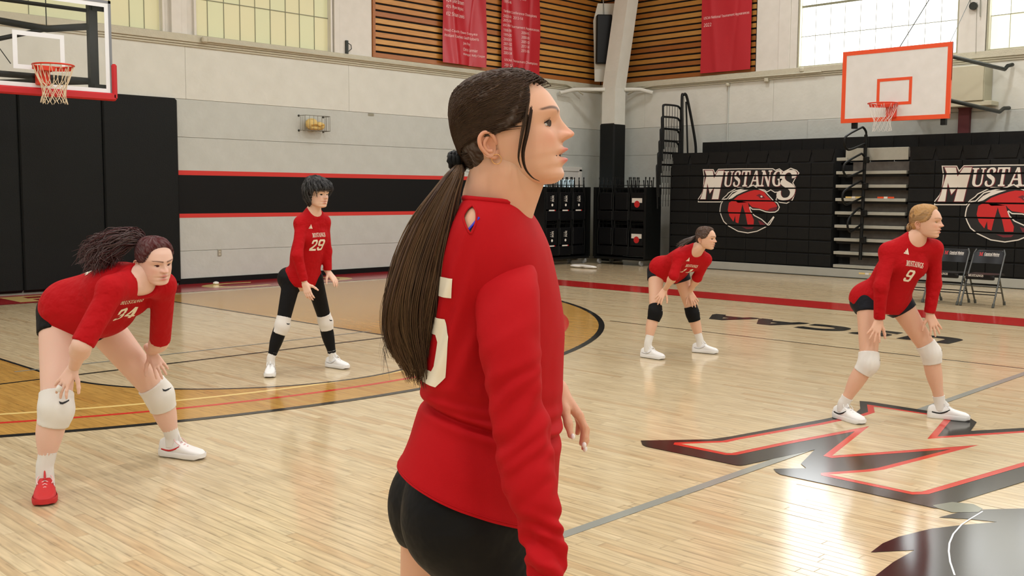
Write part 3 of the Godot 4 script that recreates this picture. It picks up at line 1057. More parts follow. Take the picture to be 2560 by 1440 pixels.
# ---------------------------------------------------------------- hoops
# rim, bracket and net; dir points from the board to the court, at is the centre of the ring
func hoop_parts(o: Node3D, at: Vector3, dir: Vector3, m: Material, net_m: Material) -> void:
	var side := Vector3.UP.cross(dir).normalized()
	var R := 0.235
	var st := new_st()
	var ring := []
	for i in 40:
		var t := TAU * i / 40.0
		ring.append(at + side * cos(t) * R + dir * sin(t) * R)
	tube(st, ring, 0.0105, 8, true)
	var low := []
	for i in 21:
		var t := PI + PI * i / 20.0
		low.append(at + side * cos(t) * (R + 0.004) + dir * sin(t) * (R + 0.004) + Vector3(0, -0.05, 0))
	put(st, "rim", m, o)
	st = new_st()
	st.set_smooth_group(0)
	for i in 20:
		quad(st, low[i], low[i + 1], low[i + 1] + Vector3(0, 0.05, 0), low[i] + Vector3(0, 0.05, 0))
	var base := at - dir * (R + 0.10)
	var t := Transform3D(Basis(side, Vector3.UP, dir), base)
	cbox(st, Vector3(0, -0.02, 0.07), Vector3(0.2, 0.06, 0.16), 0.006, t)
	cbox(st, Vector3(0, -0.10, 0.0), Vector3(0.16, 0.24, 0.09), 0.012, t)
	put(st, "rim_bracket", m, o)
	# diamond net: 12 strands each way
	st = new_st()
	var rad := [0.232, 0.205, 0.165, 0.135, 0.13, 0.142, 0.15]
	var hs := [0.0, -0.10, -0.2, -0.28, -0.34, -0.40, -0.46]
	for k in 12:
		for s in [-1, 1]:
			var pts := []
			for j in rad.size():
				var a: float = TAU * k / 12.0 + s * (0.0 if j < 1 else (j - 0.0) * TAU / 24.0 * (0.35 if j < 3 else 0.8))
				var rr: float = rad[j] * (1.0 + 0.05 * sin(k * 2.3 + j))
				pts.append(at + side * cos(a) * rr + dir * sin(a) * rr + Vector3(0, hs[j] + 0.008 * sin(k * 1.7 + j), 0))
			tube(st, pts, 0.0042 if net_m == M.net else 0.0022, 5)
	put(st, "net", net_m, o)

func build_glass_hoop() -> void:
	var cx := 5.19
	var z := -13.33
	var o := thing("glass_backboard_hoop", "clear glass backboard hoop with red padded lower edge near the black wall pads", "basketball hoop", Vector3.ZERO)
	var x0 := cx - 0.93
	var x1 := cx + 0.93
	var y0 := 2.815
	var y1 := 4.035
	box_part("glass", M.glass, o, x0 + 0.03, x1 - 0.03, y0 + 0.03, y1 - 0.03, z - 0.012, z)
	var st := new_st()
	for q in [[x0, x1, y0, y0 + 0.035], [x0, x1, y1 - 0.035, y1], [x0, x0 + 0.035, y0, y1], [x1 - 0.035, x1, y0, y1]]:
		bx(st, q[0], q[1], q[2], q[3], z - 0.03, z + 0.006)
	put(st, "board_frame", M.board_frame, o)
	st = new_st()
	for q in [[x0 + 0.035, x1 - 0.035, y0 + 0.035, y0 + 0.088], [x0 + 0.035, x1 - 0.035, y1 - 0.088, y1 - 0.035], [x0 + 0.035, x0 + 0.088, y0 + 0.088, y1 - 0.088], [x1 - 0.088, x1 - 0.035, y0 + 0.088, y1 - 0.088]]:
		bx(st, q[0], q[1], q[2], q[3], z + 0.001, z + 0.003)
	put(st, "border_line", M.white_line, o)
	st = new_st()
	for q in [[cx - 0.315, cx + 0.315, 3.065, 3.12], [cx - 0.315, cx + 0.315, 3.475, 3.53], [cx - 0.315, cx - 0.26, 3.12, 3.475], [cx + 0.26, cx + 0.315, 3.12, 3.475]]:
		bx(st, q[0], q[1], q[2], q[3], z + 0.001, z + 0.003)
	put(st, "target_line", M.white_line, o)
	# padding: along the bottom edge and up the sides
	st = new_st()
	cbox(st, Vector3(cx, 2.80, z - 0.01), Vector3(1.94, 0.10, 0.09), 0.02)
	cbox(st, Vector3(x0 - 0.02, 3.0, z - 0.01), Vector3(0.07, 0.46, 0.09), 0.02)
	cbox(st, Vector3(x1 + 0.02, 3.0, z - 0.01), Vector3(0.07, 0.46, 0.09), 0.02)
	put(st, "edge_padding", M.pad_red, o)
	# black steel behind the glass
	for s in [-1, 1]:
		st = new_st()
		bx(st, cx + s * 0.72 - 0.055, cx + s * 0.72 + 0.055, y0 + 0.06, y1 - 0.06, z - 0.14, z - 0.05)
		for yy in [y0 + 0.09, y1 - 0.09]:
			bx(st, cx + s * 0.72 - 0.02, cx + s * 0.72 + 0.16, yy - 0.05, yy + 0.05, z - 0.06, z - 0.03)
		put(st, "upright", M.black_metal, o)
	st = new_st()
	tube(st, [Vector3(cx - 0.72, 3.0, z - 0.14), Vector3(cx + 0.72, 3.0, z - 0.14)], 0.04, 10)
	put(st, "support_arm", M.black_metal, o)
	st = new_st()
	tube(st, [Vector3(cx - 0.72, 3.9, z - 0.14), Vector3(cx + 0.72, 3.9, z - 0.14)], 0.025, 10)
	put(st, "support_arm", M.black_metal, o)
	st = new_st()
	tube(st, [Vector3(cx + 0.7, 3.7, z - 0.14), Vector3(cx + 0.3, 3.66, z - 0.5), Vector3(cx - 0.5, 3.78, z - 0.9), Vector3(cx - 2.2, 4.0, ZA + 0.05)], 0.045, 10)
	put(st, "support_arm", M.black_metal, o)
	st = new_st()
	tube(st, [Vector3(cx - 0.7, 3.7, z - 0.14), Vector3(cx - 1.0, 3.75, z - 0.8), Vector3(cx - 1.9, 3.9, ZA + 0.05)], 0.045, 10)
	put(st, "support_arm", M.black_metal, o)
	st = new_st()
	tube(st, [Vector3(cx + 0.3, 3.66, z - 0.5), Vector3(cx - 0.7, 3.35, z - 0.9), Vector3(cx - 1.4, 3.1, ZA + 0.1)], 0.03, 8)
	put(st, "support_arm", M.black_metal, o)
	st = new_st()
	tube(st, [Vector3(cx + 0.7, 3.0, z - 0.14), Vector3(cx - 0.2, 2.95, z - 0.8), Vector3(cx - 2.0, 2.95, ZA + 0.08)], 0.045, 10)
	put(st, "support_arm", M.black_metal, o)
	st = new_st()
	tube(st, [Vector3(cx - 0.7, 3.0, z - 0.14), Vector3(cx - 2.0, 2.98, ZA + 0.08)], 0.045, 10)
	put(st, "support_arm", M.black_metal, o)
	st = new_st()
	bx(st, cx - 2.6, cx + 0.1, 3.86, 4.0, ZA, ZA + 0.09)
	put(st, "wall_timber", mat(c8(98, 56, 34), 0.6), o)
	st = new_st()
	bx(st, cx - 2.6, cx + 0.1, 2.86, 3.0, ZA, ZA + 0.09)
	put(st, "wall_timber", mat(c8(98, 56, 34), 0.6), o)
	st = new_st()
	tube(st, [Vector3(cx - 0.7, 3.7, z - 0.14), Vector3(cx - 0.3, 3.13, z - 0.12)], 0.006, 6)
	put(st, "chain", M.dark_steel, o)
	st = new_st()
	tube(st, [Vector3(cx + 0.3, 3.66, z - 0.5), Vector3(cx + 0.3, 4.6, z - 0.5), Vector3(cx + 0.3, 8.2, z - 0.6)], 0.007, 6)
	put(st, "chain", M.dark_steel, o)
	hoop_parts(o, Vector3(cx + 0.02, 3.10, z + 0.37), Vector3(0, 0, 1), M.rim_orange, M.net)

func build_orange_hoop() -> void:
	var x := 17.1
	var cz := -7.71
	var z0 := -8.655
	var z1 := -6.765
	var y0 := 2.83
	var y1 := 4.06
	var o := thing("white_backboard_hoop", "white side backboard hoop with orange border above the bleachers", "basketball hoop", Vector3.ZERO)
	soft_part("board", M.board_white, o, x, x + 0.035, y0, y1, z0, z1, 0.006)
	var st := new_st()
	for q in [[z0, z1, y0, y0 + 0.072], [z0, z1, y1 - 0.072, y1], [z0, z0 + 0.072, y0 + 0.072, y1 - 0.072], [z1 - 0.072, z1, y0 + 0.072, y1 - 0.072]]:
		bx(st, x - 0.003, x + 0.038, q[2], q[3], q[0], q[1])
	put(st, "border_line", M.orange, o)
	st = new_st()
	for q in [[cz - 0.305, cz + 0.305, 3.095, 3.145], [cz - 0.305, cz + 0.305, 3.5, 3.55], [cz - 0.305, cz - 0.255, 3.145, 3.5], [cz + 0.255, cz + 0.305, 3.145, 3.5]]:
		bx(st, x - 0.003, x - 0.001, q[2], q[3], q[0], q[1])
	put(st, "target_line", M.orange, o)
	for zz in [z0 + 0.22, z1 - 0.12]:
		st = new_st()
		bx(st, x + 0.04, x + 0.12, y0 - 0.1, y1 - 0.1, zz - 0.04, zz + 0.04)
		put(st, "upright", M.black_metal, o)
	for zz in [z0 + 0.22, z1 - 0.12]:
		st = new_st()
		tube(st, [Vector3(x + 0.08, 3.86, zz), Vector3(XB - 0.3, 3.80, zz + 0.2), Vector3(XB - 0.28, 3.86, zz + 0.24), Vector3(XB - 0.05, 3.9, zz + 0.24)], 0.035, 8)
		put(st, "support_arm", M.dark_steel, o)
		st = new_st()
		tube(st, [Vector3(x + 0.08, 3.15, zz), Vector3(XB - 0.45, 3.05, zz + 0.2), Vector3(XB - 0.3, 3.12, zz + 0.22), Vector3(XB - 0.05, 3.14, zz + 0.22)], 0.035, 8)
		put(st, "support_arm", M.dark_steel, o)
	st = new_st()
	tube(st, [Vector3(x + 0.06, 4.0, cz), Vector3(XB - 0.1, 6.4, -7.4)], 0.008, 6)
	put(st, "stay_cable", M.dark_steel, o)
	st = new_st()
	tube(st, [Vector3(x + 0.1, 3.98, z1 - 0.12), Vector3(XB - 0.1, 5.2, -7.38)], 0.006, 6)
	put(st, "stay_cable", M.dark_steel, o)
	hoop_parts(o, Vector3(x - 0.37, 3.10, cz - 0.02), Vector3(-1, 0, 0), M.rim_orange, M.net_white)
	# pulley on the pilaster
	var pl := thing("wall_pulley", "small dark pulley with hanging cord on the pilaster above the white backboard", "pulley", Vector3(XB - 0.1, 5.0, -7.35))
	st = new_st()
	tube(st, [Vector3(-0.03, 0, 0), Vector3(0.03, 0, 0)], 0.07, 16)
	put(st, "wheel", M.dark_steel, pl)
	st = new_st()
	tube(st, [Vector3(0, 0.06, 0.06), Vector3(0, -0.85, 0.08)], 0.005, 5)
	put(st, "cord", M.wire, pl)
	st = new_st()
	tube(st, [Vector3(0, 0.06, -0.06), Vector3(0, 1.5, -0.1)], 0.008, 5)
	put(st, "cord", M.wire, pl)
	st = new_st()
	tube(st, [Vector3(0, 0.3, 0.12), Vector3(0, -0.2, 0.13)], 0.012, 5)
	put(st, "cord", M.wire, pl)
	st = new_st()
	bx(st, 0.0, 0.1, -0.05, 0.05, -0.02, 0.02)
	put(st, "bracket", M.dark_steel, pl)
	var d := thing("wall_heater_box", "beige metal box hung on the wall behind the white backboard", "box", Vector3(XB, 0, 0))
	soft_part("casing", M.beige_box, d, -0.42, -0.035, 3.27, 3.9, -8.5, -7.0, 0.01)
	soft_part("side_cover", M.frame_grey, d, -0.40, -0.035, 3.27, 3.9, -7.0, -6.98, 0.004)
	soft_part("base_tray", M.beige_box, d, -0.40, -0.035, 3.18, 3.265, -8.4, -6.85, 0.01)
	var p := thing("maroon_post", "narrow dark maroon post on the wall below the beige box", "post", Vector3(XB - 0.09, 0, -7.42))
	soft_part("shaft", M.maroon, p, -0.05, 0.05, 0.0, 3.17, -0.1, 0.1, 0.006)
	soft_part("cap", M.maroon, p, -0.055, 0.055, 3.16, 3.18, -0.11, 0.11, 0.004)

# ---------------------------------------------------------------- corner: arch column, carts, door
func build_corner() -> void:
	var c := structure("trim_7")
	var st := new_st()
	var pts := [[0.0, 18.93, -15.25], [4.0, 18.93, -15.23], [6.2, 18.98, -14.9], [TOP, 18.75, -14.2]]
	for i in pts.size() - 1:
		var a := Vector3(pts[i][1], pts[i][0], pts[i][2])
		var b := Vector3(pts[i + 1][1], pts[i + 1][0], pts[i + 1][2])
		var h := 0.19
		var s := [Vector3(-h, 0, -h), Vector3(h, 0, -h), Vector3(h, 0, h), Vector3(-h, 0, h)]
		st.set_smooth_group(-1)
		for k in 4:
			quad(st, a + s[(k + 1) % 4], a + s[k], b + s[k], b + s[(k + 1) % 4])
	put(st, "arch_leg", M.cream, c)
	st = new_st()
	tube(st, [Vector3(17.95, 3.88, ZA + 0.12), Vector3(18.3, 3.98, -15.9), Vector3(18.75, 3.98, -15.35)], 0.05, 6)
	put(st, "tie_bar", M.cream, c)
	st = new_st()
	tube(st, [Vector3(19.1, 3.98, -15.05), Vector3(19.3, 3.98, -14.75), Vector3(XB - 0.1, 3.9, -14.5)], 0.05, 6)
	put(st, "tie_bar", M.cream, c)
	st = new_st()
	slab(st, pairs([-0.25, 4.2, 0.25, 4.2, 0.3, 5.6, 0.2, 6.0, -0.2, 6.0, -0.3, 5.6]), Vector3(19.08, 0, -15.62), Vector3(0.7, 0, 0.7), Vector3(0, 1, 0), 0.03)
	put(st, "gusset_plate", M.cream, c)
	var pad := thing("column_pad", "tall black pad wrapped around the leaning cream column in the corner", "pad", Vector3(18.93, 0, -15.25))
	st = new_st()
	cbox(st, Vector3(0, 1.6, 0), Vector3(0.44, 3.18, 0.44), 0.03)
	put(st, "cover", M.pad_black, pad)
	st = new_st()
	cbox(st, Vector3(0, 3.17, 0), Vector3(0.40, 0.06, 0.40), 0.015)
	put(st, "foam_edge", M.gap_black, pad)
	var sp := thing("hanging_speaker", "black box speaker hanging beside the leaning column high in the corner", "speaker", Vector3(19.0, 4.6, -15.62))
	st = new_st()
	cbox(st, Vector3(0, 0.56, 0), Vector3(0.36, 1.12, 0.3), 0.02, Transform3D(Basis(Vector3.UP, -0.75), Vector3.ZERO))
	put(st, "cabinet", M.black_metal, sp)
	st = new_st()
	tube(st, [Vector3(0, 1.12, 0), Vector3(0, 1.9, -0.05)], 0.012, 6)
	put(st, "hanger", M.grey_metal, sp)
	# exit door in the left wall
	var d := structure("door_1")
	soft_part("jamb", M.trim_white, d, 16.85, 16.95, 0, 2.15, ZA - 0.02, ZA + 0.05, 0.005)
	soft_part("jamb", M.trim_white, d, 18.75, 18.85, 0, 2.15, ZA - 0.02, ZA + 0.05, 0.005)
	soft_part("jamb", M.trim_white, d, 16.85, 18.85, 2.1, 2.2, ZA - 0.02, ZA + 0.05, 0.005)
	M.day = mat(c8(226, 238, 240), 0.3)
	M.day.emission_enabled = true
	M.day.emission = c8(206, 232, 238)
	M.day.emission_energy_multiplier = 1.1
	for x in [16.95, 17.85]:
		for q in [[x, x + 0.14, 0.02, 2.1], [x + 0.76, x + 0.9, 0.02, 2.1], [x + 0.14, x + 0.76, 0.02, 0.75], [x + 0.14, x + 0.76, 1.9, 2.1]]:
			box_part("door_leaf", M.trim_white, d, q[0], q[1], q[2], q[3], ZA - 0.02, ZA + 0.03)
		box_part("window_pane", M.day, d, x + 0.14, x + 0.76, 0.75, 1.9, ZA - 0.005, ZA + 0.004)
		soft_part("push_bar", M.red_paint, d, x + 0.08, x + 0.82, 0.72, 0.80, ZA + 0.03, ZA + 0.11, 0.01)
		soft_part("latch_box", M.black_metal, d, x + 0.02, x + 0.1, 0.62, 0.88, ZA + 0.03, ZA + 0.12, 0.01)
	build_carts()

var folded_mesh := {}

func folded_chair(at: Vector3, turn: float, label: String, group: String, mark: int) -> void:
	# a folding chair, folded and hung with its feet up; the origin is the lower end
	var o := thing("folded_chair", label, "chair", at, group)
	o.rotation.y = turn
	if folded_mesh.is_empty():
		var st := new_st()
		for s in [-1, 1]:
			tube(st, [Vector3(s * 0.21, 0.02, 0.012), Vector3(s * 0.215, 0.5, 0.014), Vector3(s * 0.17, 0.86, 0.012)], 0.011, 6)
			tube(st, [Vector3(s * 0.18, 0.1, -0.014), Vector3(s * 0.185, 0.5, -0.016), Vector3(s * 0.2, 0.93, -0.016)], 0.011, 6)
		tube(st, [Vector3(-0.19, 0.78, 0.012), Vector3(0.19, 0.78, 0.012)], 0.008, 6)
		tube(st, [Vector3(-0.19, 0.70, -0.016), Vector3(0.19, 0.70, -0.016)], 0.008, 6)
		st.generate_normals()
		folded_mesh.frame = st.commit()
		st = new_st()
		cbox(st, Vector3(0, 0.11, 0.016), Vector3(0.40, 0.20, 0.02), 0.008)
		st.generate_normals()
		folded_mesh.back = st.commit()
		st = new_st()
		cbox(st, Vector3(0, 0.43, 0.006), Vector3(0.36, 0.38, 0.026), 0.01)
		st.generate_normals()
		folded_mesh.seat = st.commit()
		st = new_st()
		for s in [-1, 1]:
			tube(st, [Vector3(s * 0.17, 0.85, 0.012), Vector3(s * 0.166, 0.89, 0.012)], 0.015, 6)
			tube(st, [Vector3(s * 0.2, 0.92, -0.016), Vector3(s * 0.201, 0.96, -0.016)], 0.015, 6)
		st.generate_normals()
		folded_mesh.feet = st.commit()
	put_mesh(folded_mesh.frame, "frame", M.chair_metal if mark == 9 else M.black_metal, o)
	put_mesh(folded_mesh.back, "backrest", M.chair_black, o)
	put_mesh(folded_mesh.seat, "seat", M.chair_black, o)
	put_mesh(folded_mesh.feet, "foot_cap", M.black_metal, o)
	if mark == 1:
		# the name on the seat edge and the vertical print on the seat
		var st := new_st()
		bx(st, -0.11, 0.07, 0.20, 0.235, 0.02, 0.0205)
		put(st, "seat_edge_print", M.white_print, o)
		st = new_st()
		bx(st, 0.075, 0.105, 0.20, 0.235, 0.02, 0.0205)
		put(st, "seat_edge_print", M.red_print, o)
		st = new_st()
		flat_tris(st, letters("MM", true, true, 0.14, 0.06), Vector3(0.02, 0.48, 0.0196), Vector3(0, -1, 0), Vector3(1, 0, 0))
		for k in 3:
			bx(st, -0.06, -0.025, 0.43 + k * 0.04, 0.437 + k * 0.04, 0.019, 0.0196)
		put(st, "seat_print", M.white_print, o)
		st = new_st()
		tube(st, [Vector3(0.0, 0.34, 0.0188), Vector3(0, 0.34, 0.0198)], 0.03, 14)
		put(st, "seat_roundel", M.white_print, o)
	elif mark == 2:
		var st := new_st()
		bx(st, -0.14, 0.14, 0.40, 0.50, 0.019, 0.0198)
		put(st, "seat_print", M.white_print, o)
		st = new_st()
		tube(st, [Vector3(0.0, 0.37, 0.0195), Vector3(0, 0.37, 0.021)], 0.075, 16)
		put(st, "seat_roundel", M.red_print, o)

func cart(called_label: String, at: Vector3, turn: float, w: float) -> Transform3D:
	var o := thing("chair_cart", called_label, "cart", at)
	o.rotation.y = turn
	var st := new_st()
	cbox(st, Vector3(0, 0.14, 0), Vector3(w, 0.05, 0.55), 0.01)
	put(st, "base_frame", M.black_metal, o)
	for s in [-1, 1]:
		st = new_st()
		bx(st, s * w * 0.5 - 0.03, s * w * 0.5 + 0.03, 0.16, 1.72, -0.27, 0.27)
		put(st, "end_frame", M.black_metal, o)
		for q in [-1, 1]:
			st = new_st()
			tube(st, [Vector3(s * (w * 0.5 - 0.12) - 0.02, 0.06, q * 0.22), Vector3(s * (w * 0.5 - 0.12) + 0.02, 0.06, q * 0.22)], 0.058, 14)
			put(st, "caster", M.caster, o)
			st = new_st()
			bx(st, s * (w * 0.5 - 0.12) - 0.03, s * (w * 0.5 - 0.12) + 0.03, 0.07, 0.12, q * 0.22 - 0.03, q * 0.22 + 0.03)
			put(st, "caster_fork", M.grey_metal, o)
	for y in [0.93, 1.7]:
		st = new_st()
		for q in [-0.14, 0.14]:
			tube(st, [Vector3(-w * 0.5, y, q), Vector3(w * 0.5, y, q)], 0.014, 8)
		put(st, "hanging_rail", M.black_metal, o)
	st = new_st()
	bx(st, -w * 0.5, w * 0.5, 0.17, 1.7, -0.265, -0.25)
	put(st, "back_panel", M.black_metal, o)
	return o.transform

func build_carts() -> void:
	var n := 0
	var defs := [["low black chair cart nearest the exit door, hung with folded chairs", Vector3(17.22, 0.002, -15.38), 0.0, 1.5, -PI / 2, "exit door cart"],
		["chair cart between the padded column and the bleacher end", Vector3(18.25, 0.002, -14.27), -PI / 2, 1.42, 0.0, "cart by the bleacher"]]
	var column := ["left", "middle", "right"]
	var layer := ["front", "second", "rear"]
	for d in defs:
		var t := cart(d[0], d[1], d[2], d[3])
		for tier in 2:
			for k in 9:
				var col := k % 3
				var deep := k / 3
				var mark := 0
				if deep == 0 and n == 0 and (tier == 1 or col < 2):
					mark = 1
				if deep == 0 and n == 1 and col == 2:
					mark = 2
				var local := Vector3((col - 1) * 0.445, 0.2 + tier * 0.78, 0.19 - deep * 0.14)
				var which := "%s tier of the %s" % ["lower" if tier == 0 else "upper", d[5]]
				folded_chair(t * local, d[2], "folded black chair, %s of the %s stack, %s" % [layer[deep], column[col], which], "folded chairs, " + which, mark)
		n += 1

# ---------------------------------------------------------------- banners
func banner(label: String, o3: Vector3, U: Vector3, w: float, h: float, m: Material, fold: float, sd: float, lines: Array) -> void:
	var o := thing("banner", label, "banner", Vector3.ZERO)
	var nrm := U.cross(Vector3.UP).normalized()
	var f := func(p: Vector2) -> Vector3:
		var d := fold * (sin(p.x * 5.2 + sd + p.y * 0.9) * 0.6 + sin(p.x * 11.0 + p.y * 2.3 + sd * 2.0) * 0.3 + sin(p.x * 3.0 - p.y * 4.1 + sd) * 0.35)
		d += fold * 0.9 * exp(-pow((p.x - w * 0.33 + p.y * 0.12) / 0.07, 2.0)) - fold * 0.6 * exp(-pow((p.x - w * 0.62 - p.y * 0.1) / 0.05, 2.0))
		return o3 + U * p.x + Vector3.UP * p.y + nrm * d
	var st := new_st()
	st.set_smooth_group(0)
	var nu := 48
	var nv := 64
	for i in nu:
		for j in nv:
			var a := Vector2(w * i / nu, h * j / nv)
			var b := Vector2(w * (i + 1) / nu, h * (j + 1) / nv)
			quad(st, f.call(a), f.call(Vector2(b.x, a.y)), f.call(b), f.call(Vector2(a.x, b.y)))
	var back := nrm * 0.003
	for i in nu:
		for j in nv:
			var a := Vector2(w * i / nu, h * j / nv)
			var b := Vector2(w * (i + 1) / nu, h * (j + 1) / nv)
			quad(st, f.call(Vector2(a.x, b.y)) - back, f.call(b) - back, f.call(Vector2(b.x, a.y)) - back, f.call(a) - back)
	put(st, "cloth", m, o)
	st = new_st()
	tube(st, [o3 + Vector3.UP * (h + 0.01) - U * 0.03, o3 + Vector3.UP * (h + 0.01) + U * (w + 0.03)], 0.014, 8)
	put(st, "rod", M.dark_steel, o)
	for l in lines:
		var t := split_tris(letters(l[0], false, false, l[3], l[4]), 0.05)
		st = new_st()
		for i in range(0, t.size(), 3):
			var q := [t[i], t[i + 1], t[i + 2]]
			if (q[1] - q[0]).cross(q[2] - q[0]) < 0:
				q = [q[0], q[2], q[1]]
			var v := []
			for p in q:
				v.append(f.call(Vector2(l[1] + l[3] * 0.5, l[2]) + p) + nrm * 0.003)
			tri(st, v[0], v[1], v[2])
		put(st, "lettering", M.banner_text, o)

func build_banners() -> void:
	# text, left, height above the hem, width, letter height
	var names := []
	var y := 1.0
	for q in [["#32 Shaun Lewis", 0.56], ["#25 Ryan Myles", 0.53], ["#24 Dave Brown", 0.54], ["#23 Nick Palmer", 0.53], ["#22 Dan Gemmy", 0.53], ["#20 Matt Curtis", 0.54]]:
		names.append([q[0], 0.09, y, q[1], 0.082])
		y += 0.135
	names.append_array([["Head Coach: Dave Gonyea", 0.05, 0.66, 0.93, 0.07], ["Assistant Coaches: Geoff Roberts", 0.05, 0.565, 0.97, 0.062], ["Jim Foy", 0.58, 0.44, 0.24, 0.07], ["Chris Cormier", 0.58, 0.325, 0.42, 0.066], ["Manager: Kelly Cooper", 0.58, 0.22, 0.62, 0.06]])
	banner("shiny crumpled red banner listing player names, left of two on the wood slats", Vector3(14.31, 4.24, ZA + 0.13), Vector3(1, 0, 0), 1.25, 3.4, M.banner, 0.035, 0.4, names)
	var years := [["USCAA Tournament Champions", 0.09, 0.26, 1.06, 0.07], ["2001-02", 0.09, 0.155, 0.24, 0.06], ["USCAA Tournament Appearances", 0.06, 1.0, 1.12, 0.07], ["Yankee Conference Champions", 0.06, 1.3, 1.04, 0.075], ["2003-04   2013-14", 0.06, 1.2, 0.6, 0.06], ["2005-06", 0.06, 1.11, 0.26, 0.06], ["NNESCC Champions", 0.06, 1.62, 0.7, 0.075], ["1995-96", 0.06, 1.51, 0.26, 0.06]]
	y = 0.9
	for q in [["1998-99", "2004-05"], ["1999-00", "2008-09"], ["2000-01", "2009-10"], ["2001-02", "2013-14"], ["2002-03", "2015-16"]]:
		years.append([q[0], 0.07, y, 0.24, 0.062])
		years.append([q[1], 0.62, y, 0.24, 0.062])
		y -= 0.097
	years.append(["2003-04", 0.07, y, 0.24, 0.062])
	banner("red banner listing conference champions, right of two on the wood slats", Vector3(16.02, 4.20, ZA + 0.13), Vector3(1, 0, 0), 1.22, 3.4, M.banner, 0.025, 2.1, years)
	banner("matte red tournament banner hanging on the slats of the right wall", Vector3(XB - 0.12, 4.235, -13.19), Vector3(0, 0, 1), 1.255, 3.4, M.banner_mat, 0.012, 1.0, [["USCAA National Tournament Appearances", 0.06, 1.185, 1.14, 0.075], ["2022", 0.06, 1.04, 0.2, 0.075]])

# ---------------------------------------------------------------- small things
func build_small_things() -> void:
	# wall pads
	var i := 0
	for x in [7.205, 5.925, 4.645, 3.365]:
		var o := thing("wall_pad", ["tall black wall pad beside the striped wall, rightmost of the row", "tall black wall pad under the right half of the glass backboard", "tall black wall pad at the left picture edge", "tall black wall pad left of the picture edge"][i], "pad", Vector3(x, 0, ZA))
		soft_part("cover", M.pad_black, o, 0.0, 1.27, 0.05, 3.10, 0.012, 0.075, 0.022)
		box_part("backing_board", M.gap_black, o, 0.01, 1.26, 0.03, 3.115, 0.004, 0.012)
		i += 1
	# wire ball basket with a yellow bundle
	var b := thing("wire_basket", "small wire basket mounted on the grey wall above the striped band", "basket", Vector3(11.17, 2.7, ZA))
	var st := new_st()
	for y in [0.0, 0.27]:
		tube(st, [Vector3(-0.27, y, 0.01), Vector3(-0.27, y, 0.22), Vector3(0.27, y, 0.22), Vector3(0.27, y, 0.01)], 0.006, 6)
	for k in 7:
		var x := -0.27 + k * 0.09
		tube(st, [Vector3(x, 0.27, 0.22), Vector3(x, 0.0, 0.22), Vector3(x, 0.0, 0.01)], 0.004, 5)
	for k in 3:
		for s in [-1, 1]:
			tube(st, [Vector3(s * 0.27, 0.27, 0.06 + k * 0.06), Vector3(s * 0.27, 0, 0.06 + k * 0.06)], 0.004, 5)
	put(st, "wire_frame", M.wire, b)
	st = new_st()
	for s in [-1, 1]:
		for y in [0.0, 0.27]:
			tube(st, [Vector3(s * 0.27, y, 0.0), Vector3(s * 0.27, y, 0.012)], 0.02, 8)
	put(st, "screw_plate", M.dark_steel, b)
	var yb := thing("yellow_bundle", "yellow knotted cloth bundle lying in the wire wall basket", "cloth", Vector3(11.17, 2.705, ZA + 0.11))
	st = new_st()
	blob(st, Vector3(-0.06, 0.12, 0), Vector3(0.13, 0.10, 0.085), 4)
	blob(st, Vector3(0.11, 0.09, 0.01), Vector3(0.10, 0.075, 0.08), 9)
	blob(st, Vector3(0.0, 0.05, 0), Vector3(0.15, 0.045, 0.08), 13)
	put(st, "bundle", M.yellow, yb)
	st = new_st()
	tube(st, [Vector3(-0.12, 0.09, 0.09), Vector3(-0.03, 0.11, 0.095), Vector3(0.05, 0.08, 0.095), Vector3(0.15, 0.11, 0.09)], 0.012, 6)
	put(st, "knot", mat(c8(196, 150, 70), 0.8), yb)
	var ol := thing("wall_outlet", "small tan outlet plate on the grey wall near the black pads", "outlet", Vector3(9.235, 0.455, ZA))
	soft_part("plate", M.outlet, ol, -0.037, 0.037, 0, 0.118, 0.001, 0.009, 0.003)
	for y in [0.032, 0.078]:
		box_part("socket", M.ledge, ol, -0.017, 0.017, y - 0.012, y + 0.016, 0.009, 0.0105)
	var vt := thing("wall_vent", "small tan vent plate under the cream panel joint", "vent", Vector3(12.565, 3.06, ZA))
	soft_part("plate", M.outlet, vt, -0.07, 0.07, 0, 0.05, 0.001, 0.012, 0.003)
	for k in 3:
		box_part("slot", M.muntin, vt, -0.055, 0.055, 0.01 + k * 0.013, 0.015 + k * 0.013, 0.012, 0.013)
	var hk := thing("wall_latch", "small dark latch with a ring on the ledge between window and slats", "latch", Vector3(11.965, 4.185, ZA + 0.055))
	soft_part("plate", M.dark_steel, hk, -0.03, 0.03, 0.0, 0.25, -0.02, 0.012, 0.004)
	st = new_st()
	tube(st, [Vector3(0.02, 0.2, 0.01), Vector3(0.08, 0.17, 0.02), Vector3(0.09, 0.1, 0.02), Vector3(0.03, 0.05, 0.01)], 0.008, 6)
	put(st, "ring", M.dark_steel, hk)
	# towel on the floor by the carts, crumpled paper by the wall
	var tw := thing("white_towel", "white folded towel lying on the floor in front of the chair cart", "towel", Vector3(16.66, 0.004, -14.2))
	st = new_st()
	blob(st, Vector3(0.0, 0.03, -0.12), Vector3(0.09, 0.032, 0.2), 3)
	blob(st, Vector3(0.02, 0.028, 0.18), Vector3(0.09, 0.03, 0.2), 7)
	put(st, "cloth", M.cloth_white, tw)
	st = new_st()
	blob(st, Vector3(-0.01, 0.05, 0.02), Vector3(0.06, 0.018, 0.3), 12)
	put(st, "fold", M.cloth_white, tw)
	var pp := thing("crumpled_paper", "small white crumpled paper on the red floor zone by the wall", "paper", Vector3(8.93, 0.004, -15.75))
	st = new_st()
	blob(st, Vector3(0, 0.025, 0), Vector3(0.05, 0.026, 0.045), 5)
	put(st, "ball", M.cloth_white, pp)

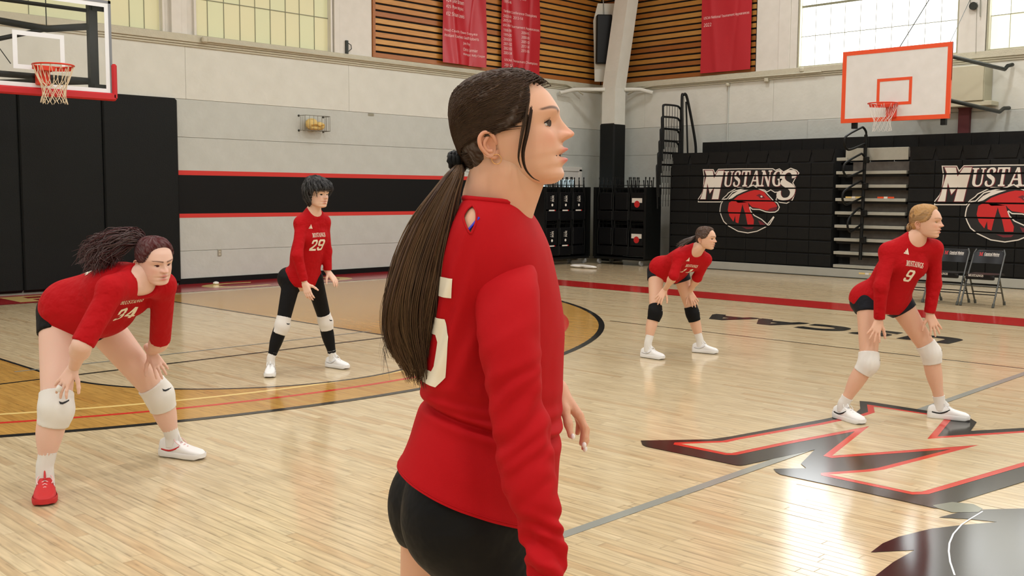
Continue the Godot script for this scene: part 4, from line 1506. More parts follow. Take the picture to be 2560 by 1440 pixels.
# a lumpy ellipsoid
func blob(st: SurfaceTool, c: Vector3, r: Vector3, sd: int, amp := 0.18) -> void:
	st.set_smooth_group(0)
	var n := FastNoiseLite.new()
	n.seed = sd
	n.frequency = 0.9
	var P := func(i: int, j: int) -> Vector3:
		var a := TAU * i / 20.0
		var b := PI * j / 12.0
		var d := Vector3(cos(a) * sin(b), cos(b), sin(a) * sin(b))
		return c + d * r * (1.0 + amp * n.get_noise_3dv(d * 2.0))
	for i in 20:
		for j in 12:
			if j > 0:
				tri(st, P.call(i, j), P.call((i + 1) % 20, j), P.call(i, j + 1))
			if j < 11:
				tri(st, P.call((i + 1) % 20, j), P.call((i + 1) % 20, j + 1), P.call(i, j + 1))

# ---------------------------------------------------------------- folding chairs by the bleacher
func build_chairs() -> void:
	var labels := ["black folding chair standing rightmost in front of the bleacher", "black folding chair half hidden by the arm of player nine", "black folding chair mostly hidden behind the torso of player nine"]
	var zs := [-5.455, -5.955, -6.455]
	for i in 3:
		var o := thing("folding_chair", labels[i], "chair", Vector3(15.33, 0.003, zs[i]), "folding chairs before the bleacher")
		# faces -x; the parts are built facing +z and turned
		o.rotation.y = -PI / 2
		var st := new_st()
		for s in [-1, 1]:
			st = new_st()
			tube(st, [Vector3(s * 0.225, 0.02, 0.27), Vector3(s * 0.222, 0.42, 0.06), Vector3(s * 0.215, 0.74, -0.13), Vector3(s * 0.19, 0.80, -0.155)], 0.0125, 8)
			put(st, "front_leg", M.chair_metal, o)
		st = new_st()
		for s in [-1, 1]:
			st = new_st()
			tube(st, [Vector3(s * 0.205, 0.02, -0.22), Vector3(s * 0.205, 0.40, 0.02), Vector3(s * 0.205, 0.45, 0.05)], 0.0125, 8)
			put(st, "rear_leg", M.chair_metal, o)
		for q in [[0.30, 0.12, 0.22], [0.17, 0.19, 0.22], [0.18, -0.115, 0.2], [0.30, -0.04, 0.2]]:
			st = new_st()
			tube(st, [Vector3(-q[2], q[0], q[1]), Vector3(q[2], q[0], q[1])], 0.008, 6)
			put(st, "cross_bar", M.black_metal, o)
		for s in [-1, 1]:
			for q in [Vector3(s * 0.225, 0.0, 0.28), Vector3(s * 0.205, 0.0, -0.232)]:
				st = new_st()
				tube(st, [q, q + Vector3(0, 0.05, -0.02 * signf(q.z))], 0.02, 8)
				put(st, "foot_cap", M.rubber, o)
		st = new_st()
		var seat := pairs([-0.205, -0.18, 0.205, -0.18, 0.215, 0.1, 0.20, 0.2, 0.15, 0.225, -0.15, 0.225, -0.20, 0.2, -0.215, 0.1])
		for p in seat.size():
			seat[p].y = -seat[p].y
		slab(st, seat, Vector3(0, 0.425, 0), Vector3(1, 0, 0), Vector3(0, 0, -1), 0.03)
		var so := put(st, "seat", M.chair_black, o)
		st = new_st()
		flat_tris(st, letters("MUSTANGS", true, true, 0.21, 0.032), Vector3(-0.05, 0.437, 0.2262), Vector3(1, 0, 0), Vector3(0, 1, 0))
		put(st, "seat_lettering", M.white_print, so)
		st = new_st()
		cbox(st, Vector3(0, 0.41, 0.2), Vector3(0.40, 0.06, 0.05), 0.012)
		put(st, "seat_edge", M.chair_black, so)
		# curved backrest
		st = new_st()
		st.set_smooth_group(0)
		var f := func(a: float, b: float, d: float) -> Vector3:
			var x := lerpf(-0.215, 0.215, a)
			var y := lerpf(0.60, 0.79, b)
			var corner := maxf(0.0, absf(a - 0.5) * 2.0 - 0.78) / 0.22
			if b > 0.5:
				y -= corner * corner * 0.05 * (b - 0.5) * 2.0
			var z := -0.045 - (y - 0.6) * 0.55 - 0.03 * (1.0 - pow((a - 0.5) * 2.0, 2.0))
			return Vector3(x, y, z + d)
		for a in 16:
			for c in 6:
				var a0 := a / 16.0
				var a1 := (a + 1) / 16.0
				var c0 := c / 6.0
				var c1 := (c + 1) / 6.0
				quad(st, f.call(a0, c0, 0.006), f.call(a1, c0, 0.006), f.call(a1, c1, 0.006), f.call(a0, c1, 0.006))
				quad(st, f.call(a0, c1, -0.006), f.call(a1, c1, -0.006), f.call(a1, c0, -0.006), f.call(a0, c0, -0.006))
			quad(st, f.call(a / 16.0, 1.0, 0.006), f.call((a + 1) / 16.0, 1.0, 0.006), f.call((a + 1) / 16.0, 1.0, -0.006), f.call(a / 16.0, 1.0, -0.006))
		var bo := put(st, "backrest", M.chair_black, o)
		for q in [["Central Maine", 0.035, 0.21, 0.036, 0.735, false, M.white_print], ["COMMUNITY COLLEGE", 0.035, 0.21, 0.013, 0.708, false, M.white_print], ["M", -0.115, 0.05, 0.05, 0.728, true, M.red_print]]:
			st = new_st()
			var t := split_tris(letters(q[0], q[5], true, q[2], q[3]), 0.04)
			for k in range(0, t.size(), 3):
				var v := []
				for p in [t[k], t[k + 1], t[k + 2]]:
					var a: float = (q[1] + p.x + 0.215) / 0.43
					var y: float = q[4] + p.y
					v.append(Vector3(q[1] + p.x, y, -0.045 - (y - 0.6) * 0.55 - 0.03 * (1.0 - pow((a - 0.5) * 2.0, 2.0)) + 0.0085))
				if (v[1] - v[0]).cross(v[2] - v[0]).z < 0:
					v = [v[0], v[2], v[1]]
				tri(st, v[0], v[1], v[2])
			put(st, "back_lettering", q[6], bo)

# ---------------------------------------------------------------- distance fields, meshed as surface nets
class Field:
	var lo: Vector3
	var cell: float
	var nx: int
	var ny: int
	var nz: int
	var d: PackedFloat32Array

	func _init(a: Vector3, b: Vector3, c: float) -> void:
		lo = a
		cell = c
		nx = int(ceil((b.x - a.x) / c)) + 2
		ny = int(ceil((b.y - a.y) / c)) + 2
		nz = int(ceil((b.z - a.z) / c)) + 2
		d = PackedFloat32Array()
		d.resize(nx * ny * nz)
		d.fill(1.0)

	func span(a: Vector3, b: Vector3) -> PackedInt32Array:
		return PackedInt32Array([maxi(0, int((a.x - lo.x) / cell)), mini(nx - 1, int((b.x - lo.x) / cell) + 1), maxi(0, int((a.y - lo.y) / cell)), mini(ny - 1, int((b.y - lo.y) / cell) + 1), maxi(0, int((a.z - lo.z) / cell)), mini(nz - 1, int((b.z - lo.z) / cell) + 1)])

	# tapered capsule; flat ends where asked
	func cone(a: Vector3, b: Vector3, ra: float, rb: float, k := 0.02, flat_a := false, flat_b := false) -> void:
		var r := maxf(ra, rb) + k + cell * 2.0
		var s := span(a.min(b) - Vector3(r, r, r), a.max(b) + Vector3(r, r, r))
		var ba := b - a
		var l2 := maxf(ba.length_squared(), 1e-9)
		var ln := sqrt(l2)
		var dr := rb - ra
		for z in range(s[4], s[5] + 1):
			var pz := lo.z + z * cell - a.z
			for y in range(s[2], s[3] + 1):
				var py := lo.y + y * cell - a.y
				var i: int = (z * ny + y) * nx + s[0]
				var px := lo.x + s[0] * cell - a.x
				for x in range(s[0], s[1] + 1):
					var t := (px * ba.x + py * ba.y + pz * ba.z) / l2
					var tc := clampf(t, 0.0, 1.0)
					var qx := px - ba.x * tc
					var qy := py - ba.y * tc
					var qz := pz - ba.z * tc
					var v := sqrt(qx * qx + qy * qy + qz * qz) - ra - dr * tc
					if flat_a:
						v = maxf(v, -t * ln)
					if flat_b:
						v = maxf(v, (t - 1.0) * ln)
					var o := d[i]
					var h := k - absf(v - o)
					if h > 0.0:
						d[i] = minf(v, o) - h * h / (4.0 * k)
					elif v < o:
						d[i] = v
					i += 1
					px += cell

	# ellipsoid with its own axes
	func ell(c: Vector3, ax: Basis, r: Vector3, k := 0.03, cut := false) -> void:
		var e := (ax.x * r.x).abs() + (ax.y * r.y).abs() + (ax.z * r.z).abs()
		var m := k + cell * 2.0
		var s := span(c - e - Vector3(m, m, m), c + e + Vector3(m, m, m))
		var ux := ax.x / r.x
		var uy := ax.y / r.y
		var uz := ax.z / r.z
		for z in range(s[4], s[5] + 1):
			var pz := lo.z + z * cell - c.z
			for y in range(s[2], s[3] + 1):
				var py := lo.y + y * cell - c.y
				var i: int = (z * ny + y) * nx + s[0]
				var px := lo.x + s[0] * cell - c.x
				for x in range(s[0], s[1] + 1):
					var a := px * ux.x + py * ux.y + pz * ux.z
					var b := px * uy.x + py * uy.y + pz * uy.z
					var g := px * uz.x + py * uz.y + pz * uz.z
					var k0 := sqrt(a * a + b * b + g * g)
					var a1 := a / r.x
					var b1 := b / r.y
					var g1 := g / r.z
					var k1 := sqrt(a1 * a1 + b1 * b1 + g1 * g1)
					var v := k0 * (k0 - 1.0) / maxf(k1, 1e-4)
					var o := d[i]
					if cut:
						v = -v
						var h := k - absf(v - o)
						if h > 0.0:
							d[i] = maxf(v, o) + h * h / (4.0 * k)
						elif v > o:
							d[i] = v
					else:
						var h := k - absf(v - o)
						if h > 0.0:
							d[i] = minf(v, o) - h * h / (4.0 * k)
						elif v < o:
							d[i] = v
					i += 1
					px += cell

	# keep only what lies behind the plane, within a box round p
	func slice(p: Vector3, n: Vector3, reach := 9.0) -> void:
		var s := span(p - Vector3(reach, reach, reach), p + Vector3(reach, reach, reach))
		for z in range(s[4], s[5] + 1):
			for y in range(s[2], s[3] + 1):
				var i: int = (z * ny + y) * nx + s[0]
				var v := (Vector3(lo.x + s[0] * cell, lo.y + y * cell, lo.z + z * cell) - p).dot(n)
				var st := n.x * cell
				for x in range(s[0], s[1] + 1):
					if v > d[i]:
						d[i] = v
					i += 1
					v += st

	func at(p: Vector3) -> float:
		var q := (p - lo) / cell
		var x := int(floor(q.x))
		var y := int(floor(q.y))
		var z := int(floor(q.z))
		if x < 0 or y < 0 or z < 0 or x >= nx - 1 or y >= ny - 1 or z >= nz - 1:
			return 1.0
		var fx := q.x - x
		var fy := q.y - y
		var fz := q.z - z
		var i := (z * ny + y) * nx + x
		var sx := nx * ny
		var a := lerpf(lerpf(d[i], d[i + 1], fx), lerpf(d[i + nx], d[i + nx + 1], fx), fy)
		var b := lerpf(lerpf(d[i + sx], d[i + sx + 1], fx), lerpf(d[i + sx + nx], d[i + sx + nx + 1], fx), fy)
		return lerpf(a, b, fz)

	func hit(from: Vector3, dir: Vector3, reach := 0.6) -> Vector3:
		var t := 0.0
		var last := 0.0
		while t < reach:
			var v := at(from + dir * t)
			if v < 0.0:
				for k in 6:
					var m := (t + last) * 0.5
					if at(from + dir * m) < 0.0:
						t = m
					else:
						last = m
				return from + dir * t
			last = t
			t += cell * 0.5
		return from + dir * reach

# adds the surface of the field to the arrays g = [points, normals, indices]
func nets(F: Field, g: Array) -> void:
	var nx := F.nx
	var ny := F.ny
	var nz := F.nz
	var d := F.d
	var sy := nx
	var sz := nx * ny
	var c := F.cell
	var far := c * 2.2
	var ids := PackedInt32Array()
	ids.resize(nx * ny * nz)
	ids.fill(-1)
	var cells := PackedInt32Array()
	var pts: PackedVector3Array = g[0]
	var base := pts.size()
	var corner := [0, 1, sy, sy + 1, sz, sz + 1, sz + sy, sz + sy + 1]
	var ea := [0, 2, 4, 6, 0, 1, 4, 5, 0, 1, 2, 3]
	var eb := [1, 3, 5, 7, 2, 3, 6, 7, 4, 5, 6, 7]
	for z in nz - 1:
		for y in ny - 1:
			var i := z * sz + y * sy
			for x in nx - 1:
				var v := d[i]
				if v > far or v < -far:
					i += 1
					continue
				var m := 0
				if v < 0.0:
					m = 1
				if d[i + 1] < 0.0:
					m += 1
				if d[i + sy] < 0.0:
					m += 1
				if d[i + sy + 1] < 0.0:
					m += 1
				if d[i + sz] < 0.0:
					m += 1
				if d[i + sz + 1] < 0.0:
					m += 1
				if d[i + sz + sy] < 0.0:
					m += 1
				if d[i + sz + sy + 1] < 0.0:
					m += 1
				if m == 0 or m == 8:
					i += 1
					continue
				var sum := Vector3.ZERO
				var n := 0
				for e in 12:
					var a: int = ea[e]
					var b: int = eb[e]
					var va := d[i + corner[a]]
					var vb := d[i + corner[b]]
					if (va < 0.0) != (vb < 0.0):
						var t := va / (va - vb)
						var pa := Vector3(a & 1, (a >> 1) & 1, (a >> 2) & 1)
						var pb := Vector3(b & 1, (b >> 1) & 1, (b >> 2) & 1)
						sum += pa.lerp(pb, t)
						n += 1
				ids[i] = base + cells.size()
				cells.append(i)
				pts.append(F.lo + (Vector3(x, y, z) + sum / n) * c)
				i += 1
	var idx: PackedInt32Array = g[2]
	for i in cells:
		var v := d[i]
		var inside := v < 0.0
		# edges along x, y, z from the cell's first corner
		for axis in 3:
			var step: int = [1, sy, sz][axis]
			if (d[i + step] < 0.0) == inside:
				continue
			var u: int = [sy, sz, 1][axis]
			var w: int = [sz, 1, sy][axis]
			if i - u - w < 0:
				continue
			var a := ids[i]
			var b := ids[i - u]
			var cc := ids[i - u - w]
			var e := ids[i - w]
			if a < 0 or b < 0 or cc < 0 or e < 0:
				continue
			if inside:
				idx.append_array(PackedInt32Array([a, cc, b, a, e, cc]))
			else:
				idx.append_array(PackedInt32Array([a, b, cc, a, cc, e]))
	g[0] = pts
	g[2] = idx

func geo() -> Array:
	return [PackedVector3Array(), PackedVector3Array(), PackedInt32Array(), PackedColorArray()]

# smooth normals from the faces; Godot's front faces run clockwise
func close_geo(g: Array, flip := false) -> ArrayMesh:
	var p: PackedVector3Array = g[0]
	var ix: PackedInt32Array = g[2]
	var n := PackedVector3Array()
	n.resize(p.size())
	for i in range(0, ix.size(), 3):
		var a := ix[i]
		var b := ix[i + 1]
		var c := ix[i + 2]
		var f := (p[c] - p[a]).cross(p[b] - p[a])
		n[a] += f
		n[b] += f
		n[c] += f
	for i in n.size():
		n[i] = n[i].normalized()
	var arr := []
	arr.resize(Mesh.ARRAY_MAX)
	arr[Mesh.ARRAY_VERTEX] = p
	arr[Mesh.ARRAY_NORMAL] = n
	arr[Mesh.ARRAY_INDEX] = ix
	if g[3].size() == p.size():
		arr[Mesh.ARRAY_COLOR] = g[3]
	var m := ArrayMesh.new()
	m.add_surface_from_arrays(Mesh.PRIMITIVE_TRIANGLES, arr)
	return m

func fill_color(g: Array, c: Color) -> void:
	var n: int = g[0].size()
	while g[3].size() < n:
		g[3].append(c)

# a grid of points rows x cols (cols closed when wrap) added to g
func grid_geo(g: Array, rows: Array, wrap: bool, cols_color = null) -> void:
	var base: int = g[0].size()
	var w: int = rows[0].size()
	for r in rows.size():
		for k in w:
			g[0].append(rows[r][k])
			if cols_color != null:
				g[3].append(cols_color[r][k])
	for r in rows.size() - 1:
		for k in (w if wrap else w - 1):
			var a := base + r * w + k
			var b := base + r * w + (k + 1) % w
			var c := b + w
			var e := a + w
			g[2].append_array(PackedInt32Array([a, c, b, a, e, c]))

# ---------------------------------------------------------------- people
const HY := [0.110, 0.107, 0.100, 0.085, 0.063, 0.044, 0.027, 0.0126, 0.0, -0.015, -0.032, -0.048, -0.0567, -0.070, -0.078, -0.091, -0.099, -0.104]
const HF := [-0.016, 0.010, 0.035, 0.057, 0.0765, 0.0855, 0.0905, 0.0865, 0.082, 0.081, 0.0825, 0.0835, 0.081, 0.0785, 0.0745, 0.0755, 0.069, 0.056]
const HK := [-0.020, -0.046, -0.068, -0.086, -0.096, -0.099, -0.100, -0.099, -0.097, -0.093, -0.086, -0.076, -0.068, -0.052, -0.040, -0.010, 0.020, 0.050]
const HW := [0.002, 0.027, 0.047, 0.061, 0.069, 0.0725, 0.0740, 0.0735, 0.0725, 0.0710, 0.0685, 0.0655, 0.063, 0.059, 0.0555, 0.045, 0.032, 0.004]
const NY := [0.030, 0.0126, -0.002, -0.012, -0.020, -0.025, -0.029, -0.033, -0.040]
const NZ := [0.0, 0.004, 0.0140, 0.0200, 0.0262, 0.0272, 0.0225, 0.0080, 0.0]
const NS := [0.010, 0.0078, 0.0085, 0.0100, 0.0118, 0.0120, 0.0118, 0.010, 0.010]

# smooth look-up; ys fall
func table(ys: Array, vs: Array, y: float) -> float:
	var n := ys.size()
	if y >= ys[0]:
		return vs[0]
	if y <= ys[n - 1]:
		return vs[n - 1]
	var i := 0
	while y < ys[i + 1]:
		i += 1
	var t: float = (ys[i] - y) / (ys[i] - ys[i + 1])
	var h: float = ys[i] - ys[i + 1]
	var m0: float = (vs[i + 1] - vs[i]) / h if i == 0 else (vs[i + 1] - vs[i - 1]) / (ys[i - 1] - ys[i + 1])
	var m1: float = (vs[i + 1] - vs[i]) / h if i + 2 >= n else (vs[i + 2] - vs[i]) / (ys[i] - ys[i + 2])
	var t2 := t * t
	var t3 := t2 * t
	return (2 * t3 - 3 * t2 + 1) * vs[i] + (t3 - 2 * t2 + t) * h * m0 + (-2 * t3 + 3 * t2) * vs[i + 1] + (t3 - t2) * h * m1

func gs(x: float, s: float) -> float:
	return exp(-x * x / (s * s))

# a point of the bare head; a = 0 is the face, PI the back; +z face, +y up, +x the person's left
func head_base(y: float, a: float) -> Vector3:
	var f := table(HY, HF, y)
	var k := table(HY, HK, y)
	var w := table(HY, HW, y)
	var c := k + (f - k) * 0.45
	var ca := cos(a)
	var sa := sin(a)
	if ca > 0.0:
		return Vector3(w * signf(sa) * pow(absf(sa), 0.86), y, c + (f - c) * pow(ca, 0.80))
	return Vector3(w * sa, y, c - (c - k) * pow(-ca, 0.92))

func face_dz(x: float, y: float, open: float) -> float:
	var ax := absf(x)
	var s := table(NY, NS, y)
	var d := table(NY, NZ, y) * gs(x, s)
	d += 0.0115 * gs(ax - 0.0135, 0.0062) * gs(y + 0.0245, 0.0075)
	d -= 0.0075 * gs(ax - 0.0065, 0.0036) * gs(y + 0.0330, 0.0028)
	d -= 0.0085 * gs(ax - 0.032, 0.0165) * gs(y - 0.001, 0.0105)
	d += 0.0032 * gs(ax - 0.030, 0.020) * gs(y - 0.021, 0.008)
	d += 0.0045 * gs(ax - 0.045, 0.016) * gs(y + 0.020, 0.016)
	d -= 0.003 * gs(ax - 0.030, 0.012) * gs(y + 0.055, 0.016)
	var lip := gs(x, 0.0175)
	d += (0.0095 * gs(y + 0.0488, 0.0048) + 0.0088 * gs(y + 0.0670, 0.0060)) * lip
	d -= (0.0045 + open) * gs(y + 0.0573, 0.0034 + open * 0.25) * gs(x, 0.0200)
	d -= 0.0022 * gs(x, 0.004) * gs(y + 0.0405, 0.005)
	d -= 0.0012 * gs(ax - 0.025, 0.005) * gs(y + 0.0575, 0.006)
	return d

func skin_shade(x: float, y: float, z: float, front: bool, sk: Color, lipc: Color, brow: Color, open: float) -> Color:
	var c := sk
	if not front:
		return c
	var ax := absf(x)
	var l := gs(x, 0.0225) * maxf(gs(y + 0.0490, 0.0052), gs(y + 0.0672, 0.0066))
	l = clampf(l * 1.5 - 0.35, 0.0, 1.0)
	c = c.lerp(lipc, l)
	if open > 0.0:
		c = c.lerp(Color(0.06, 0.02, 0.02), clampf(gs(y + 0.0573, 0.0032) * gs(x, 0.0150) * 1.9 - 0.6, 0.0, 1.0))  # dark open mouth, shade between the lips put into the colour
	else:
		c = c.lerp(lipc.darkened(0.55), clampf(gs(y + 0.0573, 0.0016) * gs(x, 0.021) * 1.4 - 0.4, 0.0, 1.0))  # closed mouth line, crease shade painted as darker lip colour
	# cheeks and nose are a little redder
	c = c.lerp(Color(c.r, c.g * 0.80, c.b * 0.80), 0.55 * gs(ax - 0.043, 0.018) * gs(y + 0.026, 0.017))
	c = c.lerp(Color(c.r, c.g * 0.78, c.b * 0.78), 0.6 * gs(x, 0.016) * gs(y + 0.022, 0.010))
	# brows
	var bt := clampf((ax - 0.012) / 0.040, -0.3, 1.3)
	var by := 0.0225 + 0.0050 * sin(clampf(bt, 0, 1) * PI * 0.72)
	var bw := lerpf(0.0042, 0.0020, clampf(bt, 0, 1))
	var b := gs(y - by, bw) * (1.0 if bt > 0.0 and bt < 1.0 else gs(minf(absf(bt), absf(bt - 1.0)), 0.10))
	c = c.lerp(brow, clampf(b * 1.25 - 0.1, 0.0, 0.85))
	# lash line
	return c

# the head, ears and lids in local axes, added to g through t
func head_geo(g: Array, t: Transform3D, sk: Color, lipc: Color, brow: Color, open: float, rings: int, cols: int) -> void:
	var rows := []
	var tones := []
	for r in rings + 1:
		var u := r / float(rings)
		# denser in the face
		var y := lerpf(0.110, -0.104, u)
		if r == 0:
			y = 0.1099
		var row := []
		var tone := []
		for k in cols:
			var v := k / float(cols) * 2.0 - 1.0
			var a := PI * (v * 0.55 + 0.45 * v * v * v)
			var p := head_base(y, a)
			var front := absf(a) < 1.5
			if front:
				var fade := clampf((1.5 - absf(a)) / 0.5, 0.0, 1.0)
				p.z += face_dz(p.x, y, open) * fade
			row.append(t * p)
			tone.append(skin_shade(p.x, y, p.z, front, sk, lipc, brow, open))
		rows.append(row)
		tones.append(tone)
	grid_geo(g, rows, true, tones)
	# ears
	for s in [-1.0, 1.0]:
		ear_geo(g, t, s, sk)
		lid_geo(g, t, s, sk)

func tube_geo(g: Array, pts: Array, rad: Array, sides: int, col: Color, squash := 1.0, hint := Vector3.UP) -> void:
	var rows := []
	var n := pts.size()
	var u := Vector3.ZERO
	for i in n:
		var d: Vector3 = (pts[mini(i + 1, n - 1)] - pts[maxi(i - 1, 0)]).normalized()
		if i == 0:
			u = ring_frame(d, hint)[0]
		else:
			u = (u - d * u.dot(d)).normalized()
		var w := d.cross(u)
		var row := []
		for k in sides:
			var a := TAU * k / sides
			row.append(pts[i] + (u * cos(a) + w * sin(a) * squash) * rad[i])
		rows.append(row)
	grid_geo(g, rows, true)
	fill_color(g, col)

func ear_geo(g: Array, t: Transform3D, s: float, sk: Color) -> void:
	var E := func(z: float, y: float, x: float) -> Vector3:
		return t * Vector3(s * (0.070 + x * 0.85), y * 0.78 - 0.016, z * 0.78 - 0.032)
	# helix, lobe, inner ridge
	var red := Color(sk.r * 0.97, sk.g * 0.82, sk.b * 0.78)
	tube_geo(g, bezier([E.call(0.010, -0.002, 0.001), E.call(0.011, 0.012, 0.007), E.call(0.004, 0.026, 0.011), E.call(-0.009, 0.029, 0.014), E.call(-0.020, 0.019, 0.017), E.call(-0.022, 0.002, 0.017), E.call(-0.016, -0.014, 0.012), E.call(-0.007, -0.025, 0.007), E.call(0.003, -0.030, 0.004), E.call(0.008, -0.023, 0.001), E.call(0.009, -0.014, 0.0)], 4), filled(41, 0.0037), 8, red)
	tube_geo(g, bezier([E.call(-0.002, 0.019, 0.007), E.call(-0.011, 0.010, 0.011), E.call(-0.014, -0.002, 0.011), E.call(-0.009, -0.013, 0.008), E.call(0.001, -0.015, 0.006)], 4), filled(17, 0.0036), 8, red)
	var rows := []
	for r in 5:
		var row := []
		for k in 20:
			var a := TAU * k / 20.0
			var q := r / 4.0
			row.append(E.call(-0.006 + cos(a) * 0.0175 * q, 0.0 + sin(a) * 0.028 * q, 0.0045 + 0.007 * q + 0.004 * q * -cos(a)))
		rows.append(row)
	var ear_tones := []
	for r in 5:
		ear_tones.append(filled_c(20, Color(sk.r * 0.9, sk.g * 0.72, sk.b * 0.66)))  # inner ear darker all over, shade of the hollow put into the colour
	grid_geo(g, rows, true, ear_tones)
	rows = []
	for r in 5:
		var row := []
		for k in 12:
			var a := TAU * k / 12.0
			var b := PI * (r + 0.5) / 5.0
			row.append(E.call(0.004 + cos(a) * sin(b) * 0.0075, -0.022 + cos(b) * 0.010, 0.004 + sin(a) * sin(b) * 0.0045))
		rows.append(row)
	grid_geo(g, rows, true)
	fill_color(g, red)

func filled_c(n: int, v: Color) -> Array:
	var o := []
	o.resize(n)
	o.fill(v)
	return o

func filled(n: int, v: float) -> Array:
	var o := []
	o.resize(n)
	o.fill(v)
	return o

var lid_open := 1.4

func eye_at(s: float) -> Vector3:
	return Vector3(s * 0.0315, 0.0, 0.0565)

func lid_geo(g: Array, t: Transform3D, s: float, sk: Color) -> void:
	var c := eye_at(s)
	var r := 0.0138
	var dark := Color(sk.r * 0.80, sk.g * 0.66, sk.b * 0.62)
	for up in [true, false]:
		var rows := []
		var tones := []
		for i in 7:
			var row := []
			var tone := []
			for k in 17:
				var a := deg_to_rad(lerpf(-72.0, 72.0, k / 16.0))
				var edge := lid_open * (0.33 * cos(a * 1.15) if up else -0.27 * cos(a * 1.15))
				var e := lerpf(edge, 1.35 if up else -1.35, i / 6.0)
				var lift := 0.0006 if i == 0 else 0.0
				row.append(t * (c + Vector3(sin(a) * cos(e), sin(e), cos(a) * cos(e)) * (r + lift)))
				tone.append(dark.lerp(sk, clampf(i / 2.0, 0.0, 1.0)))
			rows.append(row)
			tones.append(tone)
		grid_geo(g, rows, false, tones)

func eyes(o: Node3D, t: Transform3D, look: Vector3, iris: Color, lashes: Color, big: bool) -> void:
	for s in [-1.0, 1.0]:
		var c := eye_at(s)
		var g := geo()
		var rows := []
		var tones := []
		var d := look.normalized()
		var ax := ring_frame(d)
		for i in 15:
			var row := []
			var tone := []
			var e: float = [0.0, 0.10, 0.17, 0.18, 0.26, 0.34, 0.43, 0.455, 0.52, 0.7, 1.0, 1.4, 1.8, 2.4, 3.1][i]
			for k in 20:
				var a := TAU * k / 20.0
				row.append(t * (c + (d * cos(e) + (ax[0] * cos(a) + ax[1] * sin(a)) * sin(e)) * 0.0127))
				tone.append(Color(0.01, 0.01, 0.01) if e < 0.175 else iris if e < 0.44 else Color(0.50, 0.46, 0.43))
			rows.append(row)
			tones.append(tone)
		grid_geo(g, rows, true, tones)
		put_mesh(close_geo(g), "eye", M.eye, o)
		var pts := []
		var rad := []
		for k in 9:
			var a := deg_to_rad(lerpf(-62.0, 62.0, k / 8.0))
			var e := lid_open * 0.33 * cos(a * 1.15) + 0.02
			pts.append(t * (c + Vector3(sin(a) * cos(e), sin(e), cos(a) * cos(e)) * 0.0147))
			rad.append(0.0007 + 0.0005 * sin(PI * k / 8.0) if big else 0.0014)
		g = geo()
		tube_geo(g, pts, rad, 5, lashes)
		if big:
			for k in 9:
				var a := deg_to_rad(lerpf(-55.0, 60.0, k / 8.0))
				var e := lid_open * 0.33 * cos(a * 1.15) + 0.02
				var q := Vector3(sin(a) * cos(e), sin(e), cos(a) * cos(e))
				tube_geo(g, [t * (c + q * 0.0146), t * (c + q * 0.0185 + Vector3(s * 0.001, 0.0008, 0)), t * (c + q * 0.0215 + Vector3(s * 0.003, 0.0035, 0))], [0.0004, 0.0003, 0.0001], 4, lashes)
		put_mesh(close_geo(g), "eyelashes", M.vertex_hair, o)

# hair close to the skull: front edge in the side view z < line(y), thickness in metres
func hair_cap(g: Array, t: Transform3D, ly: Array, lz: Array, thick: Callable, col: Color, rough: float, sd: int, rings := 44, cols := 72) -> void:
	var n := FastNoiseLite.new()
	n.seed = sd
	n.frequency = 1.0
	var rows := []
	var tones := []
	for r in rings + 1:
		var y := lerpf(0.1099, -0.085, r / float(rings))
		var row := []
		var tone := []
		for k in cols:
			var a := PI * (k / float(cols) * 2.0 - 1.0)
			var p := head_base(y, a)
			var line := table(ly, lz, y)
			var m := clampf((line - p.z) / 0.012 + 0.35, -0.6, 1.0)
			var th: float = thick.call(y, a)
			var nrm := Vector3(p.x, (p.y - 0.01) * 0.85, p.z + 0.005).normalized()
			var ridge := 1.0 + rough * n.get_noise_2d(a * 9.0 + y * 30.0, y * 55.0)
			row.append(t * (p + nrm * (th * ridge * smoothstep(0.0, 1.0, m) - 0.005 * (1.0 - smoothstep(-0.3, 0.4, m)))))
			tone.append(col.lerp(col.lightened(0.10), clampf(n.get_noise_2d(a * 24.0, y * 60.0) + 0.3, 0, 1)))
		rows.append(row)
		tones.append(tone)
	grid_geo(g, rows, true, tones)

# one lock of hair through pts
func strand(g: Array, pts: Array, r: float, col: Color) -> void:
	var rad := []
	var n := pts.size()
	for i in n:
		var u := i / float(n - 1)
		rad.append(r * (1.0 - 0.75 * u * u) * clampf(0.15 + u * 7.0, 0.0, 1.0))
	tube_geo(g, pts, rad, 3, col)

func body_axes(J: Dictionary) -> Basis:
	var hip: Vector3 = (J.rhip + J.lhip) * 0.5
	var up: Vector3 = (J.neck - hip).normalized()
	var left: Vector3 = J.lsh - J.rsh
	left = (left - up * left.dot(up)).normalized()
	return Basis(left, up, left.cross(up))

